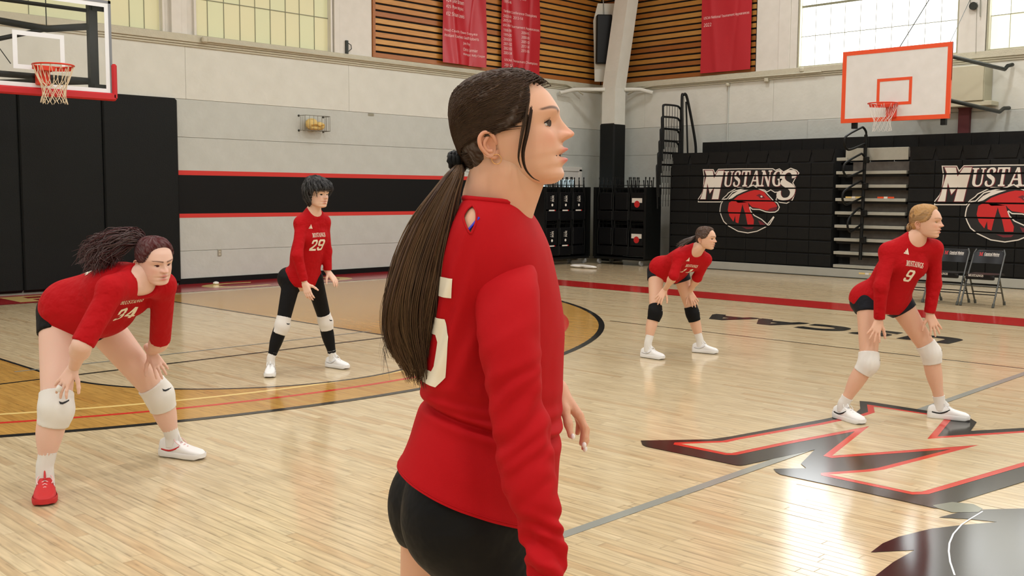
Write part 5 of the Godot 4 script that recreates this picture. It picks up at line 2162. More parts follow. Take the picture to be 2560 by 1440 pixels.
func torso(F: Field, J: Dictionary, B: Basis, b: Dictionary, grow: float) -> void:
	var hip: Vector3 = (J.rhip + J.lhip) * 0.5
	var neck: Vector3 = J.neck
	var w: float = b.get("torso", 1.0)
	var belly: float = b.get("belly", 1.0)
	var G := Vector3(grow, grow, grow)
	var len: float = hip.distance_to(neck)
	F.ell(hip + B.y * 0.03, B, Vector3(0.158 * w, 0.125, 0.108 * w) + G, 0.05)
	F.ell(hip.lerp(neck, 0.36) + B.z * 0.02 * (belly - 1.0) * 4.0, B, Vector3(0.134 * w * lerpf(1.0, belly, 0.6), len * 0.30, 0.092 * w * belly) + G, 0.06)
	F.ell(hip.lerp(neck, 0.68), B, Vector3(0.142 * w, len * 0.30, 0.100 * w) + G, 0.06)
	for s in [-1.0, 1.0]:
		F.ell(hip.lerp(neck, 0.66) + B.z * 0.075 * w + B.x * s * 0.068 * w, B, Vector3(0.064, 0.064, 0.052) * w + G, 0.05)
	F.cone(J.rsh - B.y * 0.02, J.lsh - B.y * 0.02, 0.045 * w + grow, 0.045 * w + grow, 0.05)
	F.cone(neck, J.rsh - B.y * 0.012, 0.050 + grow * 0.6, 0.042 + grow, 0.05)
	F.cone(neck, J.lsh - B.y * 0.012, 0.050 + grow * 0.6, 0.042 + grow, 0.05)

func pelvis(F: Field, J: Dictionary, B: Basis, b: Dictionary, grow: float) -> void:
	var w: float = b.get("hips", 1.0)
	var hip: Vector3 = (J.rhip + J.lhip) * 0.5
	var HB := B
	F.ell(hip + B.y * 0.03, HB, Vector3(0.158 * w + grow, 0.12 + grow, 0.108 * w + grow), 0.05)
	for q in ["r", "l"]:
		var h: Vector3 = J[q + "hip"]
		var k: Vector3 = J[q + "knee"]
		var back := -(k - h).normalized().cross(B.x).normalized()
		if back.dot(B.z) > 0:
			back = -back
		F.ell(h + back * 0.055 + B.y * 0.01, Basis(), Vector3(0.098, 0.105, 0.098) * w + Vector3(grow, grow, grow), 0.05)

func leg_r(b: Dictionary) -> Array:
	var l: float = b.get("leg", 1.0)
	return [0.086 * l, 0.057 * l, 0.052 * l, 0.033 * sqrt(l), 0.050 * l]

func leg(F: Field, J: Dictionary, B: Basis, b: Dictionary, q: String, grow := 0.0) -> void:
	var r := leg_r(b)
	var h: Vector3 = J[q + "hip"]
	var k: Vector3 = J[q + "knee"]
	var a: Vector3 = J[q + "ank"]
	F.cone(h, k, r[0] + grow, r[1] + grow, 0.03)
	F.cone(k, a, r[2] + grow, r[3] + grow, 0.03)
	var d := (a - k).normalized()
	var back := -B.z - d * (-B.z).dot(d)
	back = back.normalized()
	var ax := Basis(d.cross(back), d, back).orthonormalized()
	F.ell(k.lerp(a, 0.33) + back * 0.014, ax, Vector3(r[4] + grow, 0.13, r[4] + grow), 0.04)

func arm(F: Field, J: Dictionary, b: Dictionary, q: String, grow := 0.0) -> void:
	var l: float = b.get("arm", 1.0)
	F.cone(J[q + "sh"] - Vector3(0, 0.008, 0), J[q + "elb"], 0.042 * l + grow, 0.036 * l + grow, 0.03)
	F.cone(J[q + "elb"], J[q + "wri"], 0.036 * l + grow, 0.025 * sqrt(l) + grow, 0.025)
	F.ell((J[q + "elb"] as Vector3).lerp(J[q + "wri"], 0.25), Basis(), Vector3(0.040, 0.040, 0.040) * l + Vector3(grow, grow, grow), 0.03)

# palm and five fingers: f where the fingers point, n where the palm looks, th the thumb's side
func hand(g: Array, W: Vector3, f: Vector3, n: Vector3, th: Vector3, size: float, curl: float, spread: float, cell: float, thumb_out := 0.75) -> Array:
	f = f.normalized()
	n = (n - f * n.dot(f)).normalized()
	th = (th - f * th.dot(f) - n * th.dot(n)).normalized()
	var F := Field.new(W - Vector3(0.2, 0.2, 0.2) * size, W + Vector3(0.2, 0.2, 0.2) * size, cell)
	var xs := [0.027, 0.009, -0.009, -0.026]
	var kn := [0.086, 0.090, 0.085, 0.076]
	var ln := [0.070, 0.078, 0.072, 0.055]
	var tips := []
	F.cone(W - f * 0.04 * size, W + f * 0.01 * size, 0.0245 * size, 0.024 * size, 0.015)
	for i in 4:
		var k: Vector3 = W + (f * kn[i] + th * xs[i]) * size
		F.cone(W + (f * 0.012 + th * xs[i] * 0.6) * size, k, 0.0155 * size, 0.0105 * size, 0.012)
		var d: Vector3 = (f + th * (xs[i] / 0.027) * spread + n * curl * 0.3).normalized()
		var p := k
		var seg := [0.45, 0.31, 0.24]
		var rr := [0.0092, 0.0082, 0.0074, 0.0062]
		for s in 3:
			var e: Vector3 = p + d * ln[i] * seg[s] * size
			F.cone(p, e, rr[s] * size, rr[s + 1] * size, 0.004)
			p = e
			d = (d + n * curl * (0.75 if s == 0 else 0.6)).normalized()
		tips.append([p, d])
	var b: Vector3 = W + (f * 0.022 + th * 0.020 + n * 0.006) * size
	var dt := (f * 0.65 + th * thumb_out + n * 0.25).normalized()
	var q := b
	for s in 3:
		var e: Vector3 = q + dt * [0.042, 0.034, 0.028][s] * size
		F.cone(q, e, [0.0145, 0.0108, 0.0092][s] * size, [0.0108, 0.0092, 0.0072][s] * size, 0.008)
		q = e
		dt = (dt + f * 0.35 + n * curl * 0.3).normalized()
	tips.append([q, dt])
	nets(F, g)
	return tips

const DIGIT := {
	"1": [[0.2, 0, 0.8, 0, 0.8, 0.14, 0.64, 0.14, 0.64, 1, 0.42, 1, 0.2, 0.82, 0.2, 0.68, 0.4, 0.74, 0.4, 0.14, 0.2, 0.14]],
	"2": [[0, 0, 1, 0, 1, 0.17, 0.36, 0.17, 0.92, 0.5, 1, 0.62, 1, 0.86, 0.84, 1, 0.16, 1, 0, 0.86, 0, 0.66, 0.28, 0.66, 0.28, 0.8, 0.34, 0.84, 0.66, 0.84, 0.72, 0.78, 0.72, 0.66, 0.66, 0.58, 0, 0.22]],
	"3": [[0.16, 0, 0.84, 0, 1, 0.14, 1, 0.42, 0.9, 0.51, 1, 0.6, 1, 0.86, 0.84, 1, 0.16, 1, 0, 0.86, 0, 0.68, 0.28, 0.68, 0.28, 0.8, 0.34, 0.84, 0.66, 0.84, 0.72, 0.78, 0.72, 0.64, 0.66, 0.58, 0.38, 0.58, 0.38, 0.43, 0.66, 0.43, 0.72, 0.37, 0.72, 0.22, 0.66, 0.16, 0.34, 0.16, 0.28, 0.2, 0.28, 0.32, 0, 0.32, 0, 0.14]],
	"4": [[0.5, 0, 0.8, 0, 0.8, 0.2, 1, 0.2, 1, 0.36, 0.8, 0.36, 0.8, 1, 0.5, 1], [0, 0.2, 0.5, 0.2, 0.5, 0.36, 0, 0.36], [0, 0.36, 0.24, 0.36, 0.5, 0.72, 0.5, 1]],
	"5": [[0.16, 0, 0.84, 0, 1, 0.14, 1, 0.5, 0.84, 0.64, 0.3, 0.64, 0.3, 0.83, 0.95, 0.83, 0.95, 1, 0.02, 1, 0.02, 0.46, 0.3, 0.46, 0.34, 0.49, 0.66, 0.49, 0.72, 0.43, 0.72, 0.22, 0.66, 0.16, 0.34, 0.16, 0.28, 0.22, 0.28, 0.32, 0, 0.32, 0, 0.14]],
	"9": [[0, 0.54, 0, 0.86, 0.16, 1, 0.5, 1, 0.5, 0.84, 0.34, 0.84, 0.28, 0.78, 0.28, 0.62, 0.34, 0.56, 0.5, 0.56, 0.5, 0.40, 0.16, 0.40], [0.5, 1, 0.84, 1, 1, 0.86, 1, 0.14, 0.84, 0, 0.16, 0, 0, 0.14, 0, 0.3, 0.28, 0.3, 0.28, 0.2, 0.34, 0.16, 0.66, 0.16, 0.72, 0.22, 0.72, 0.40, 0.5, 0.40, 0.5, 0.56, 0.66, 0.56, 0.72, 0.62, 0.72, 0.78, 0.66, 0.84, 0.5, 0.84]],
}

func digits(text: String, h: float) -> PackedVector2Array:
	var w := h * 0.60
	var gap := h * 0.10
	var o := PackedVector2Array()
	var total := text.length() * w + (text.length() - 1) * gap
	for i in text.length():
		for poly in DIGIT[text[i]]:
			var p := pairs(poly)
			for k in p.size():
				p[k] = Vector2(-total * 0.5 + i * (w + gap) + p[k].x * w, (p[k].y - 0.5) * h)
			var ix := Geometry2D.triangulate_polygon(p)
			for k in ix:
				o.append(p[k])
	return o

# lays flat triangles onto a field along dir
func conform(called: String, t: PackedVector2Array, o3: Vector3, U: Vector3, V: Vector3, dir: Vector3, F: Field, m: Material, parent: Node, most := 0.012, lift := 0.0022) -> void:
	var s := split_tris(t, most)
	var seen := {}
	var st := new_st()
	st.set_smooth_group(0)
	for i in range(0, s.size(), 3):
		var v := []
		var missed := false
		for k in 3:
			var p := s[i + k]
			var key := Vector2i(roundi(p.x * 20000.0), roundi(p.y * 20000.0))
			if not seen.has(key):
				seen[key] = F.hit(o3 + U * p.x + V * p.y, dir) - dir * lift
			v.append(seen[key])
			missed = missed or (seen[key] - (o3 + U * p.x + V * p.y)).length() > 0.55
		if missed:
			continue
		if (v[1] - v[0]).cross(v[2] - v[0]).dot(dir) > 0:
			v = [v[0], v[2], v[1]]
		tri(st, v[0], v[1], v[2])
	put(st, called, m, parent)

func swoosh(h: float) -> PackedVector2Array:
	var p := pairs([-0.5, 0.1, -0.38, -0.16, -0.2, -0.22, 0.0, -0.14, 0.5, 0.3, -0.05, 0.02, -0.22, -0.04, -0.34, 0.0])
	var o := PackedVector2Array()
	for k in Geometry2D.triangulate_polygon(p):
		o.append(p[k] * h)
	return o

func triangle_mark(h: float) -> PackedVector2Array:
	# three slanted bars under a peak
	var o := PackedVector2Array()
	for q in [[-0.5, -0.5, -0.24, -0.5, -0.33, -0.2, -0.42, -0.27], [-0.18, -0.5, 0.12, -0.5, -0.1, 0.12, -0.26, -0.02], [0.18, -0.5, 0.5, -0.5, 0.06, 0.5, -0.06, 0.22]]:
		var p := pairs(q)
		for k in Geometry2D.triangulate_polygon(p):
			o.append(p[k] * h)
	return o

# one shoe standing on the floor: heel part under the ankle, toes towards f
func shoe(o: Node3D, ank: Vector3, f: Vector3, L: float, upper: Material, sole: Material, accent: Material, lace: Material, high: float) -> void:
	f = Vector3(f.x, 0, f.z).normalized()
	var s := Vector3.UP.cross(f)
	var base := Vector3(ank.x, 0.0055, ank.z)
	var ss := [-0.082, -0.075, -0.055, -0.02, 0.02, 0.06, 0.10, 0.14, 0.17, 0.19, 0.20]
	var wd := [0.014, 0.029, 0.038, 0.039, 0.039, 0.044, 0.050, 0.051, 0.046, 0.034, 0.014]
	var hh := [0.060, 0.078, 0.090, 0.098, 0.096, 0.082, 0.066, 0.056, 0.050, 0.042, 0.030]
	var k := L / 0.282
	var body := Node3D.new()
	body.name = "shoe"
	o.add_child(body, true)
	var g := geo()
	var rows := []
	for i in ss.size():
		var row := []
		for j in 17:
			var a := PI * j / 16.0
			var h: float = hh[i] + (high if ss[i] < 0.04 else 0.0)
			var x: float = wd[i] * signf(cos(a)) * pow(absf(cos(a)), 0.55)
			var y: float = 0.024 + (h - 0.024) * pow(sin(a), 0.62 if ss[i] > 0.05 else 0.85)
			if ss[i] < 0.03:
				x *= lerpf(1.0, 0.72, clampf((y - 0.05) / 0.06, 0, 1))
			row.append(base + f * ss[i] * k + s * x * k + Vector3.UP * y)
		rows.append(row)
	grid_geo(g, rows, false)
	put_mesh(close_geo(g), "upper", upper, body)
	# sole
	g = geo()
	rows = []
	for y in [[0.0, 0.94], [0.006, 1.04], [0.026, 1.06], [0.034, 0.98]]:
		var row := []
		for i in ss.size():
			row.append(base + f * ss[i] * k * (1.02) + s * wd[i] * y[1] * k * 1.06 + Vector3.UP * (y[0] + (0.008 if ss[i] > 0.17 and y[0] < 0.01 else 0.0) + (0.008 if ss[i] < -0.02 and y[0] > 0.02 else 0.0)))
		for i in range(ss.size() - 1, -1, -1):
			row.append(base + f * ss[i] * k * (1.02) - s * wd[i] * y[1] * k * 1.06 + Vector3.UP * (y[0] + (0.008 if ss[i] > 0.17 and y[0] < 0.01 else 0.0) + (0.008 if ss[i] < -0.02 and y[0] > 0.02 else 0.0)))
		rows.append(row)
	grid_geo(g, rows, true)
	put_mesh(close_geo(g), "sole", sole, body)
	# side stripe, laces, tongue
	for sd in [-1.0, 1.0]:
		g = geo()
		tube_geo(g, bezier([base + (f * -0.05 + s * sd * 0.0345) * k + Vector3.UP * 0.045, base + (f * 0.0 + s * sd * 0.0385) * k + Vector3.UP * 0.040, base + (f * 0.04 + s * sd * 0.0400) * k + Vector3.UP * 0.052, base + (f * 0.07 + s * sd * 0.034) * k + Vector3.UP * 0.068], 3), filled(10, 0.0055), 6, Color.WHITE)
		put_mesh(close_geo(g), "side_mark", accent, body)
	g = geo()
	for i in 4:
		var x := 0.035 + i * 0.02
		var y := 0.098 - i * 0.0105
		tube_geo(g, [base + (f * x + s * 0.022) * k + Vector3.UP * (y - 0.012), base + f * (x + 0.004) * k + Vector3.UP * (y + 0.002), base + (f * x - s * 0.022) * k + Vector3.UP * (y - 0.012)], filled(3, 0.0032), 5, Color.WHITE)
	for sd in [-1.0, 1.0]:
		tube_geo(g, bezier([base + f * 0.04 * k + Vector3.UP * 0.1, base + (f * 0.03 + s * sd * 0.025) * k + Vector3.UP * 0.108, base + (f * 0.05 + s * sd * 0.036) * k + Vector3.UP * 0.09, base + (f * 0.07 + s * sd * 0.03) * k + Vector3.UP * 0.075], 3), filled(10, 0.0026), 5, Color.WHITE)
	put_mesh(close_geo(g), "laces", lace, body)
	g = geo()
	tube_geo(g, [base + f * 0.05 * k + Vector3.UP * 0.085, base + f * 0.025 * k + Vector3.UP * (0.108 + high), base + f * 0.012 * k + Vector3.UP * (0.128 + high)], [0.020, 0.021, 0.012], 10, Color.WHITE, 0.3, s)
	put_mesh(close_geo(g), "tongue", upper, body)

func sock(o: Node3D, ank: Vector3, knee: Vector3, r0: float, h: float, m: Material) -> void:
	var d := (knee - ank).normalized()
	var low := Vector3(ank.x, 0.062, ank.z)
	var g := geo()
	tube_geo(g, bezier([low, ank, ank + d * h * 0.5, ank + d * h, ank + d * (h + 0.002)], 3), [r0 * 1.05, r0 * 1.04, r0 * 1.02, r0, r0, r0, r0, r0 * 1.02, r0 * 1.03, r0 * 1.06, r0 * 1.08, r0 * 1.08, r0 * 0.9], 16, Color.WHITE)
	put_mesh(close_geo(g), "sock", m, o)

func mid_all(J: Dictionary) -> Array:
	var lo := Vector3(1e9, 1e9, 1e9)
	var hi := -lo
	for k in J:
		lo = lo.min(J[k])
		hi = hi.max(J[k])
	return [lo, hi]

func people_materials() -> void:
	var weave := bump_tex(0.35, 256, 41, 5.0, 2)
	var crease := bump_tex(0.016, 256, 43, 14.0, 3)
	M.skin = mat(Color(1, 1, 1), 0.48, 0.0, 0.4)
	M.skin.vertex_color_use_as_albedo = true
	M.skin.subsurf_scatter_enabled = true
	M.skin.subsurf_scatter_strength = 0.12
	M.eye = mat(Color(1, 1, 1), 0.12)
	M.eye.vertex_color_use_as_albedo = true
	M.vertex_hair = mat(Color(1, 1, 1), 0.5, 0.0, 0.25)
	M.vertex_hair.vertex_color_use_as_albedo = true
	M.hair_matte = mat(Color(1, 1, 1), 0.75, 0.0, 0.2)
	M.hair_matte.vertex_color_use_as_albedo = true
	M.shirt = textured(mat(c8(176, 8, 18), 0.78, 0.0, 0.3), null, crease, 0.55, Vector3(3.2, 3.2, 3.2))
	M.shirt_front = textured(mat(c8(176, 8, 18), 0.78, 0.0, 0.3), null, weave, 0.22, Vector3(14, 14, 14))
	M.shorts = textured(mat(c8(13, 13, 15), 0.6, 0.0, 0.3), null, crease, 0.25, Vector3(4, 4, 4))
	M.shorts_navy = textured(mat(c8(24, 26, 34), 0.6, 0.0, 0.3), null, crease, 0.25, Vector3(4, 4, 4))
	M.knit_white = textured(mat(c8(226, 222, 216), 0.85), null, weave, 0.4, Vector3(9, 9, 9))
	M.knit_black = textured(mat(c8(16, 15, 16), 0.8, 0.0, 0.3), null, weave, 0.4, Vector3(9, 9, 9))
	M.shoe_white = mat(c8(232, 230, 228), 0.55)
	M.shoe_red = textured(mat(c8(196, 34, 36), 0.6), null, weave, 0.4, Vector3(12, 12, 12))
	M.print_cream = mat(c8(238, 228, 208), 0.6)
	M.print_black = mat(c8(20, 20, 22), 0.6)
	M.print_blue = mat(c8(40, 140, 170), 0.6)
	M.strap_blue = mat(c8(40, 40, 190), 0.5)
	M.pink_lace = mat(c8(236, 190, 190), 0.7)
	M.nail = mat(c8(240, 236, 234), 0.25)
	M.gold = mat(c8(230, 180, 120), 0.25, 0.9)
	M.shoe_grey = mat(c8(190, 188, 188), 0.6)

func lin(r: int, g: int, b: int) -> Color:
	return Color8(r, g, b).srgb_to_linear()

func img(r: float, u: float, t: float) -> Vector3:
	# a direction as seen by the photographer: right, up, towards
	return (Vector3(rgt.x, 0, rgt.z).normalized() * r + Vector3.UP * u - Vector3(fwd.x, 0, fwd.z).normalized() * t).normalized()

func rebase(o: Node3D, base: Vector3) -> void:
	o.position = base
	for c in o.get_children():
		if c is Node3D:
			c.position -= base

func player(s: Dictionary) -> void:
	var J: Dictionary = s.J
	var b: Dictionary = s.build
	for q in ["r", "l"]:
		J[q + "sh"] = (J[q + "sh"] as Vector3).lerp(J.neck, s.get("narrow", 0.12))
	var B := body_axes(J)
	var cell: float = s.cell
	var hip: Vector3 = (J.rhip + J.lhip) * 0.5
	var o := thing("person", s.label, "person", Vector3.ZERO)
	var sk: Color = s.skin
	# head axes
	var look: Vector3 = s.look.normalized()
	var up0: Vector3 = s.get("tilt", Vector3.UP)
	var left := up0.cross(look).normalized()
	var T := Transform3D(Basis(left, look.cross(left), look) * s.get("head_size", 1.0), J.head)
	# ---- skin
	var box := mid_all(J)
	var pad := Vector3(0.2, 0.2, 0.2)
	var lo: Vector3 = box[0] - pad
	var hi: Vector3 = box[1] + pad
	lo.y = 0.02
	var F := Field.new(lo, hi, cell)
	torso(F, J, B, b, -0.006)
	pelvis(F, J, B, b, -0.004)
	for q in ["r", "l"]:
		leg(F, J, B, b, q)
		arm(F, J, b, q)
	F.cone(J.neck - B.y * 0.05, J.neck.lerp(T * Vector3(0, -0.05, -0.02), 0.5), 0.055 * b.get("neck", 1.0), 0.049 * b.get("neck", 1.0), 0.04)
	F.cone(J.neck.lerp(T * Vector3(0, -0.05, -0.02), 0.5), T * Vector3(0, -0.03, -0.02), 0.049 * b.get("neck", 1.0), 0.047 * b.get("neck", 1.0), 0.02)
	var g := geo()
	nets(F, g)
	for q in ["r", "l"]:
		var h: Array = s[q + "hand"]
		hand(g, J[q + "wri"], h[0], h[1], h[2], s.get("hand_size", 0.97), h[3], h[4], s.get("hand_cell", 0.0045), h[5] if h.size() > 5 else 0.75)
	fill_color(g, sk)
	head_geo(g, T, sk, s.lip, s.brow, s.get("open", 0.0), s.get("rings", 70), s.get("cols", 72))
	put_mesh(close_geo(g), "body", M.skin, o)
	eyes(o, T, s.get("gaze", Vector3(0, 0, 1)), s.iris, Color(0.02, 0.015, 0.01), false)
	# ---- shirt
	lo = J.rsh
	hi = lo
	for k in ["rsh", "lsh", "relb", "lelb", "rhip", "lhip", "neck"]:
		lo = lo.min(J[k])
		hi = hi.max(J[k])
	if s.sleeve > 1.0:
		lo = lo.min(J.rwri).min(J.lwri)
		hi = hi.max(J.rwri).max(J.lwri)
	var S := Field.new(lo - pad, hi + pad, cell)
	torso(S, J, B, b, 0.010)
	var w: float = b.get("hips", 1.0)
	var sh: float = s.get("shirt_hips", 1.0)
	S.ell(hip + B.y * 0.02, B, Vector3(0.170 * w * sh, 0.13, 0.124 * w * sh), 0.05)
	S.ell(hip.lerp(J.neck, 0.36), B, Vector3(0.150 * b.get("torso", 1.0), 0.19, 0.110 * b.get("torso", 1.0)), 0.06)
	for q in ["r", "l"]:
		var kk: Vector3 = J[q + "knee"]
		var hh: Vector3 = J[q + "hip"]
		var back := -(kk - hh).normalized().cross(B.x).normalized()
		if back.dot(B.z) > 0:
			back = -back
		S.ell(hh + back * 0.055 + B.y * 0.02, Basis(), Vector3(0.112, 0.118, 0.112) * w * sh * sh, 0.06)
	S.slice(hip + B.y * s.hem, (-B.y + B.z * s.get("hem_tilt", 0.0)).normalized(), 0.32)
	S.ell(J.neck + B.z * 0.055 + B.y * 0.045, B, Vector3(0.070, 0.062, 0.085), 0.008, true)
	S.ell(J.neck + B.y * 0.075, B, Vector3(0.066, 0.05, 0.07), 0.008, true)
	var al: float = b.get("arm", 1.0)
	for q in ["r", "l"]:
		var e: Vector3 = J[q + "elb"]
		var up_end: Vector3 = e if s.sleeve >= 1.0 else (J[q + "sh"] as Vector3).lerp(e, s.sleeve)
		S.cone(J[q + "sh"] - Vector3(0, 0.008, 0), up_end, 0.042 * al + 0.011, 0.038 * al + 0.011, 0.03, false, s.sleeve < 1.0)
		if s.sleeve > 1.0:
			var end: Vector3 = e.lerp(J[q + "wri"], s.sleeve - 1.0)
			S.cone(e, end, 0.038 * al + 0.011, lerpf(0.036, 0.027, s.sleeve - 1.0) * al + 0.010, 0.025, false, true)
	g = geo()
	nets(S, g)
	var shirt := put_mesh(close_geo(g), "shirt", M.shirt, o)
	# number, name and mark on the chest, number on the back
	var chest: Vector3 = hip.lerp(J.neck, s.get("print_at", 0.70)) + B.z * 0.42
	conform("number", digits(s.number, s.get("digit", 0.10)), chest - B.y * 0.045 + B.x * s.get("print_x", 0.0), B.x, B.y, -B.z, S, M.print_cream, shirt)
	conform("team_name", letters("MUSTANGS", true, true, 0.135, 0.034), chest + B.y * 0.045 + B.x * s.get("print_x", 0.0), B.x, B.y, -B.z, S, M.print_cream, shirt)
	conform("maker_mark", triangle_mark(0.038), chest + B.y * 0.115 - B.x * 0.075, B.x, B.y, -B.z, S, M.print_cream, shirt)
	conform("back_number", digits(s.number, 0.17), hip.lerp(J.neck, 0.66) - B.z * 0.42, -B.x, B.y, B.z, S, M.print_cream, shirt)
	# ---- shorts or leggings
	lo = (J.rhip as Vector3).min(J.lhip).min(J.rknee).min(J.lknee)
	hi = (J.rhip as Vector3).max(J.lhip).max(J.rknee).max(J.lknee)
	if s.leggings:
		lo = lo.min(J.rank).min(J.lank)
		hi = hi.max(J.rank).max(J.lank)
	var P := Field.new(lo - pad, hi + pad, cell)
	pelvis(P, J, B, b, 0.006)
	var r := leg_r(b)
	for q in ["r", "l"]:
		if s.leggings:
			leg(P, J, B, b, q, 0.005)
			var up_leg: Vector3 = (J[q + "knee"] - J[q + "ank"]).normalized()
			P.slice(J[q + "ank"] + up_leg * 0.035, -up_leg, 0.12)
		else:
			var e: Vector3 = (J[q + "hip"] as Vector3).lerp(J[q + "knee"], s.short_len)
			P.cone(J[q + "hip"], e, r[0] + 0.009, lerpf(r[0], r[1], s.short_len) + 0.010, 0.03, false, true)
	P.slice(hip + B.y * 0.12, B.y, 0.3)
	g = geo()
	nets(P, g)
	put_mesh(close_geo(g), "leggings" if s.leggings else "shorts", s.bottoms, o)
	# ---- knee pads, socks, shoes
	for q in ["r", "l"]:
		var k: Vector3 = J[q + "knee"]
		var a: Vector3 = J[q + "ank"]
		var h: Vector3 = J[q + "hip"]
		var pl: float = s.get("pad_len", 0.10)
		var up_end: Vector3 = k + (h - k).normalized() * pl * 0.8
		var dn_end: Vector3 = k + (a - k).normalized() * pl
		var fr := (B.z - (a - k).normalized() * B.z.dot((a - k).normalized())).normalized()
		var K := Field.new(k - Vector3(0.2, 0.2, 0.2), k + Vector3(0.2, 0.2, 0.2), cell * 0.7)
		K.cone(k, up_end, r[1] + 0.013, r[1] + 0.013, 0.02, false, true)
		K.cone(k, dn_end, r[1] + 0.012, r[4] + 0.014, 0.02, false, true)
		K.ell(k + fr * 0.02 + (a - k).normalized() * 0.02, Basis(), Vector3(0.055, 0.06, 0.055) * b.get("leg", 1.0), 0.03)
		g = geo()
		nets(K, g)
		var kp := put_mesh(close_geo(g), "knee_pad", s.pad, o)
		var view := img(0, 0, -1)
		conform("pad_mark", swoosh(0.055) if s.mark == "swoosh" else triangle_mark(0.03), k + img(0.25, 0.0, 1.0) * 0.3 + Vector3.UP * s.get("mark_y", 0.015), img(1, 0, 0), Vector3.UP, view, K, s.mark_mat, kp, 0.01)
		sock(o, a, k, 0.0385 * sqrt(b.get("leg", 1.0)), s.sock_h, M.knit_white)
		shoe(o, a, s[q + "toe"], s.get("foot", 0.275), s[q + "shoe"][0], s[q + "shoe"][1], s[q + "shoe"][2], s[q + "shoe"][3], s.get("shoe_high", 0.0))
	hair(o, T, s)
	rebase(o, Vector3((J.rank.x + J.lank.x) * 0.5, 0.0, (J.rank.z + J.lank.z) * 0.5))

const LINE_Y := [0.112, 0.097, 0.054, 0.03, 0.009, 0.002, -0.005, -0.036, -0.063, -0.08]
const LINE_Z := [0.062, 0.058, 0.043, 0.030, 0.014, -0.010, -0.045, -0.055, -0.070, -0.090]

# a start on the front edge of the hair, in local axes
func hairline(r: RandomNumberGenerator, inset: float) -> Vector3:
	var side := 1.0 if r.randf() < 0.5 else -1.0
	var pick := r.randf()
	if pick < 0.30:
		return head_base(r.randf_range(0.094, 0.104), side * r.randf_range(0.0, 1.3))
	if pick < 2.0:
		var y := r.randf_range(0.004, 0.096) if pick < 0.85 else r.randf_range(-0.055, -0.02)
		var z := table(LINE_Y, LINE_Z, y) - inset
		var a0 := 0.0
		var a1 := PI
		for k in 12:
			var m := (a0 + a1) * 0.5
			if head_base(y, m).z > z:
				a0 = m
			else:
				a1 = m
		return head_base(y, side * a0)
	return Vector3.ZERO

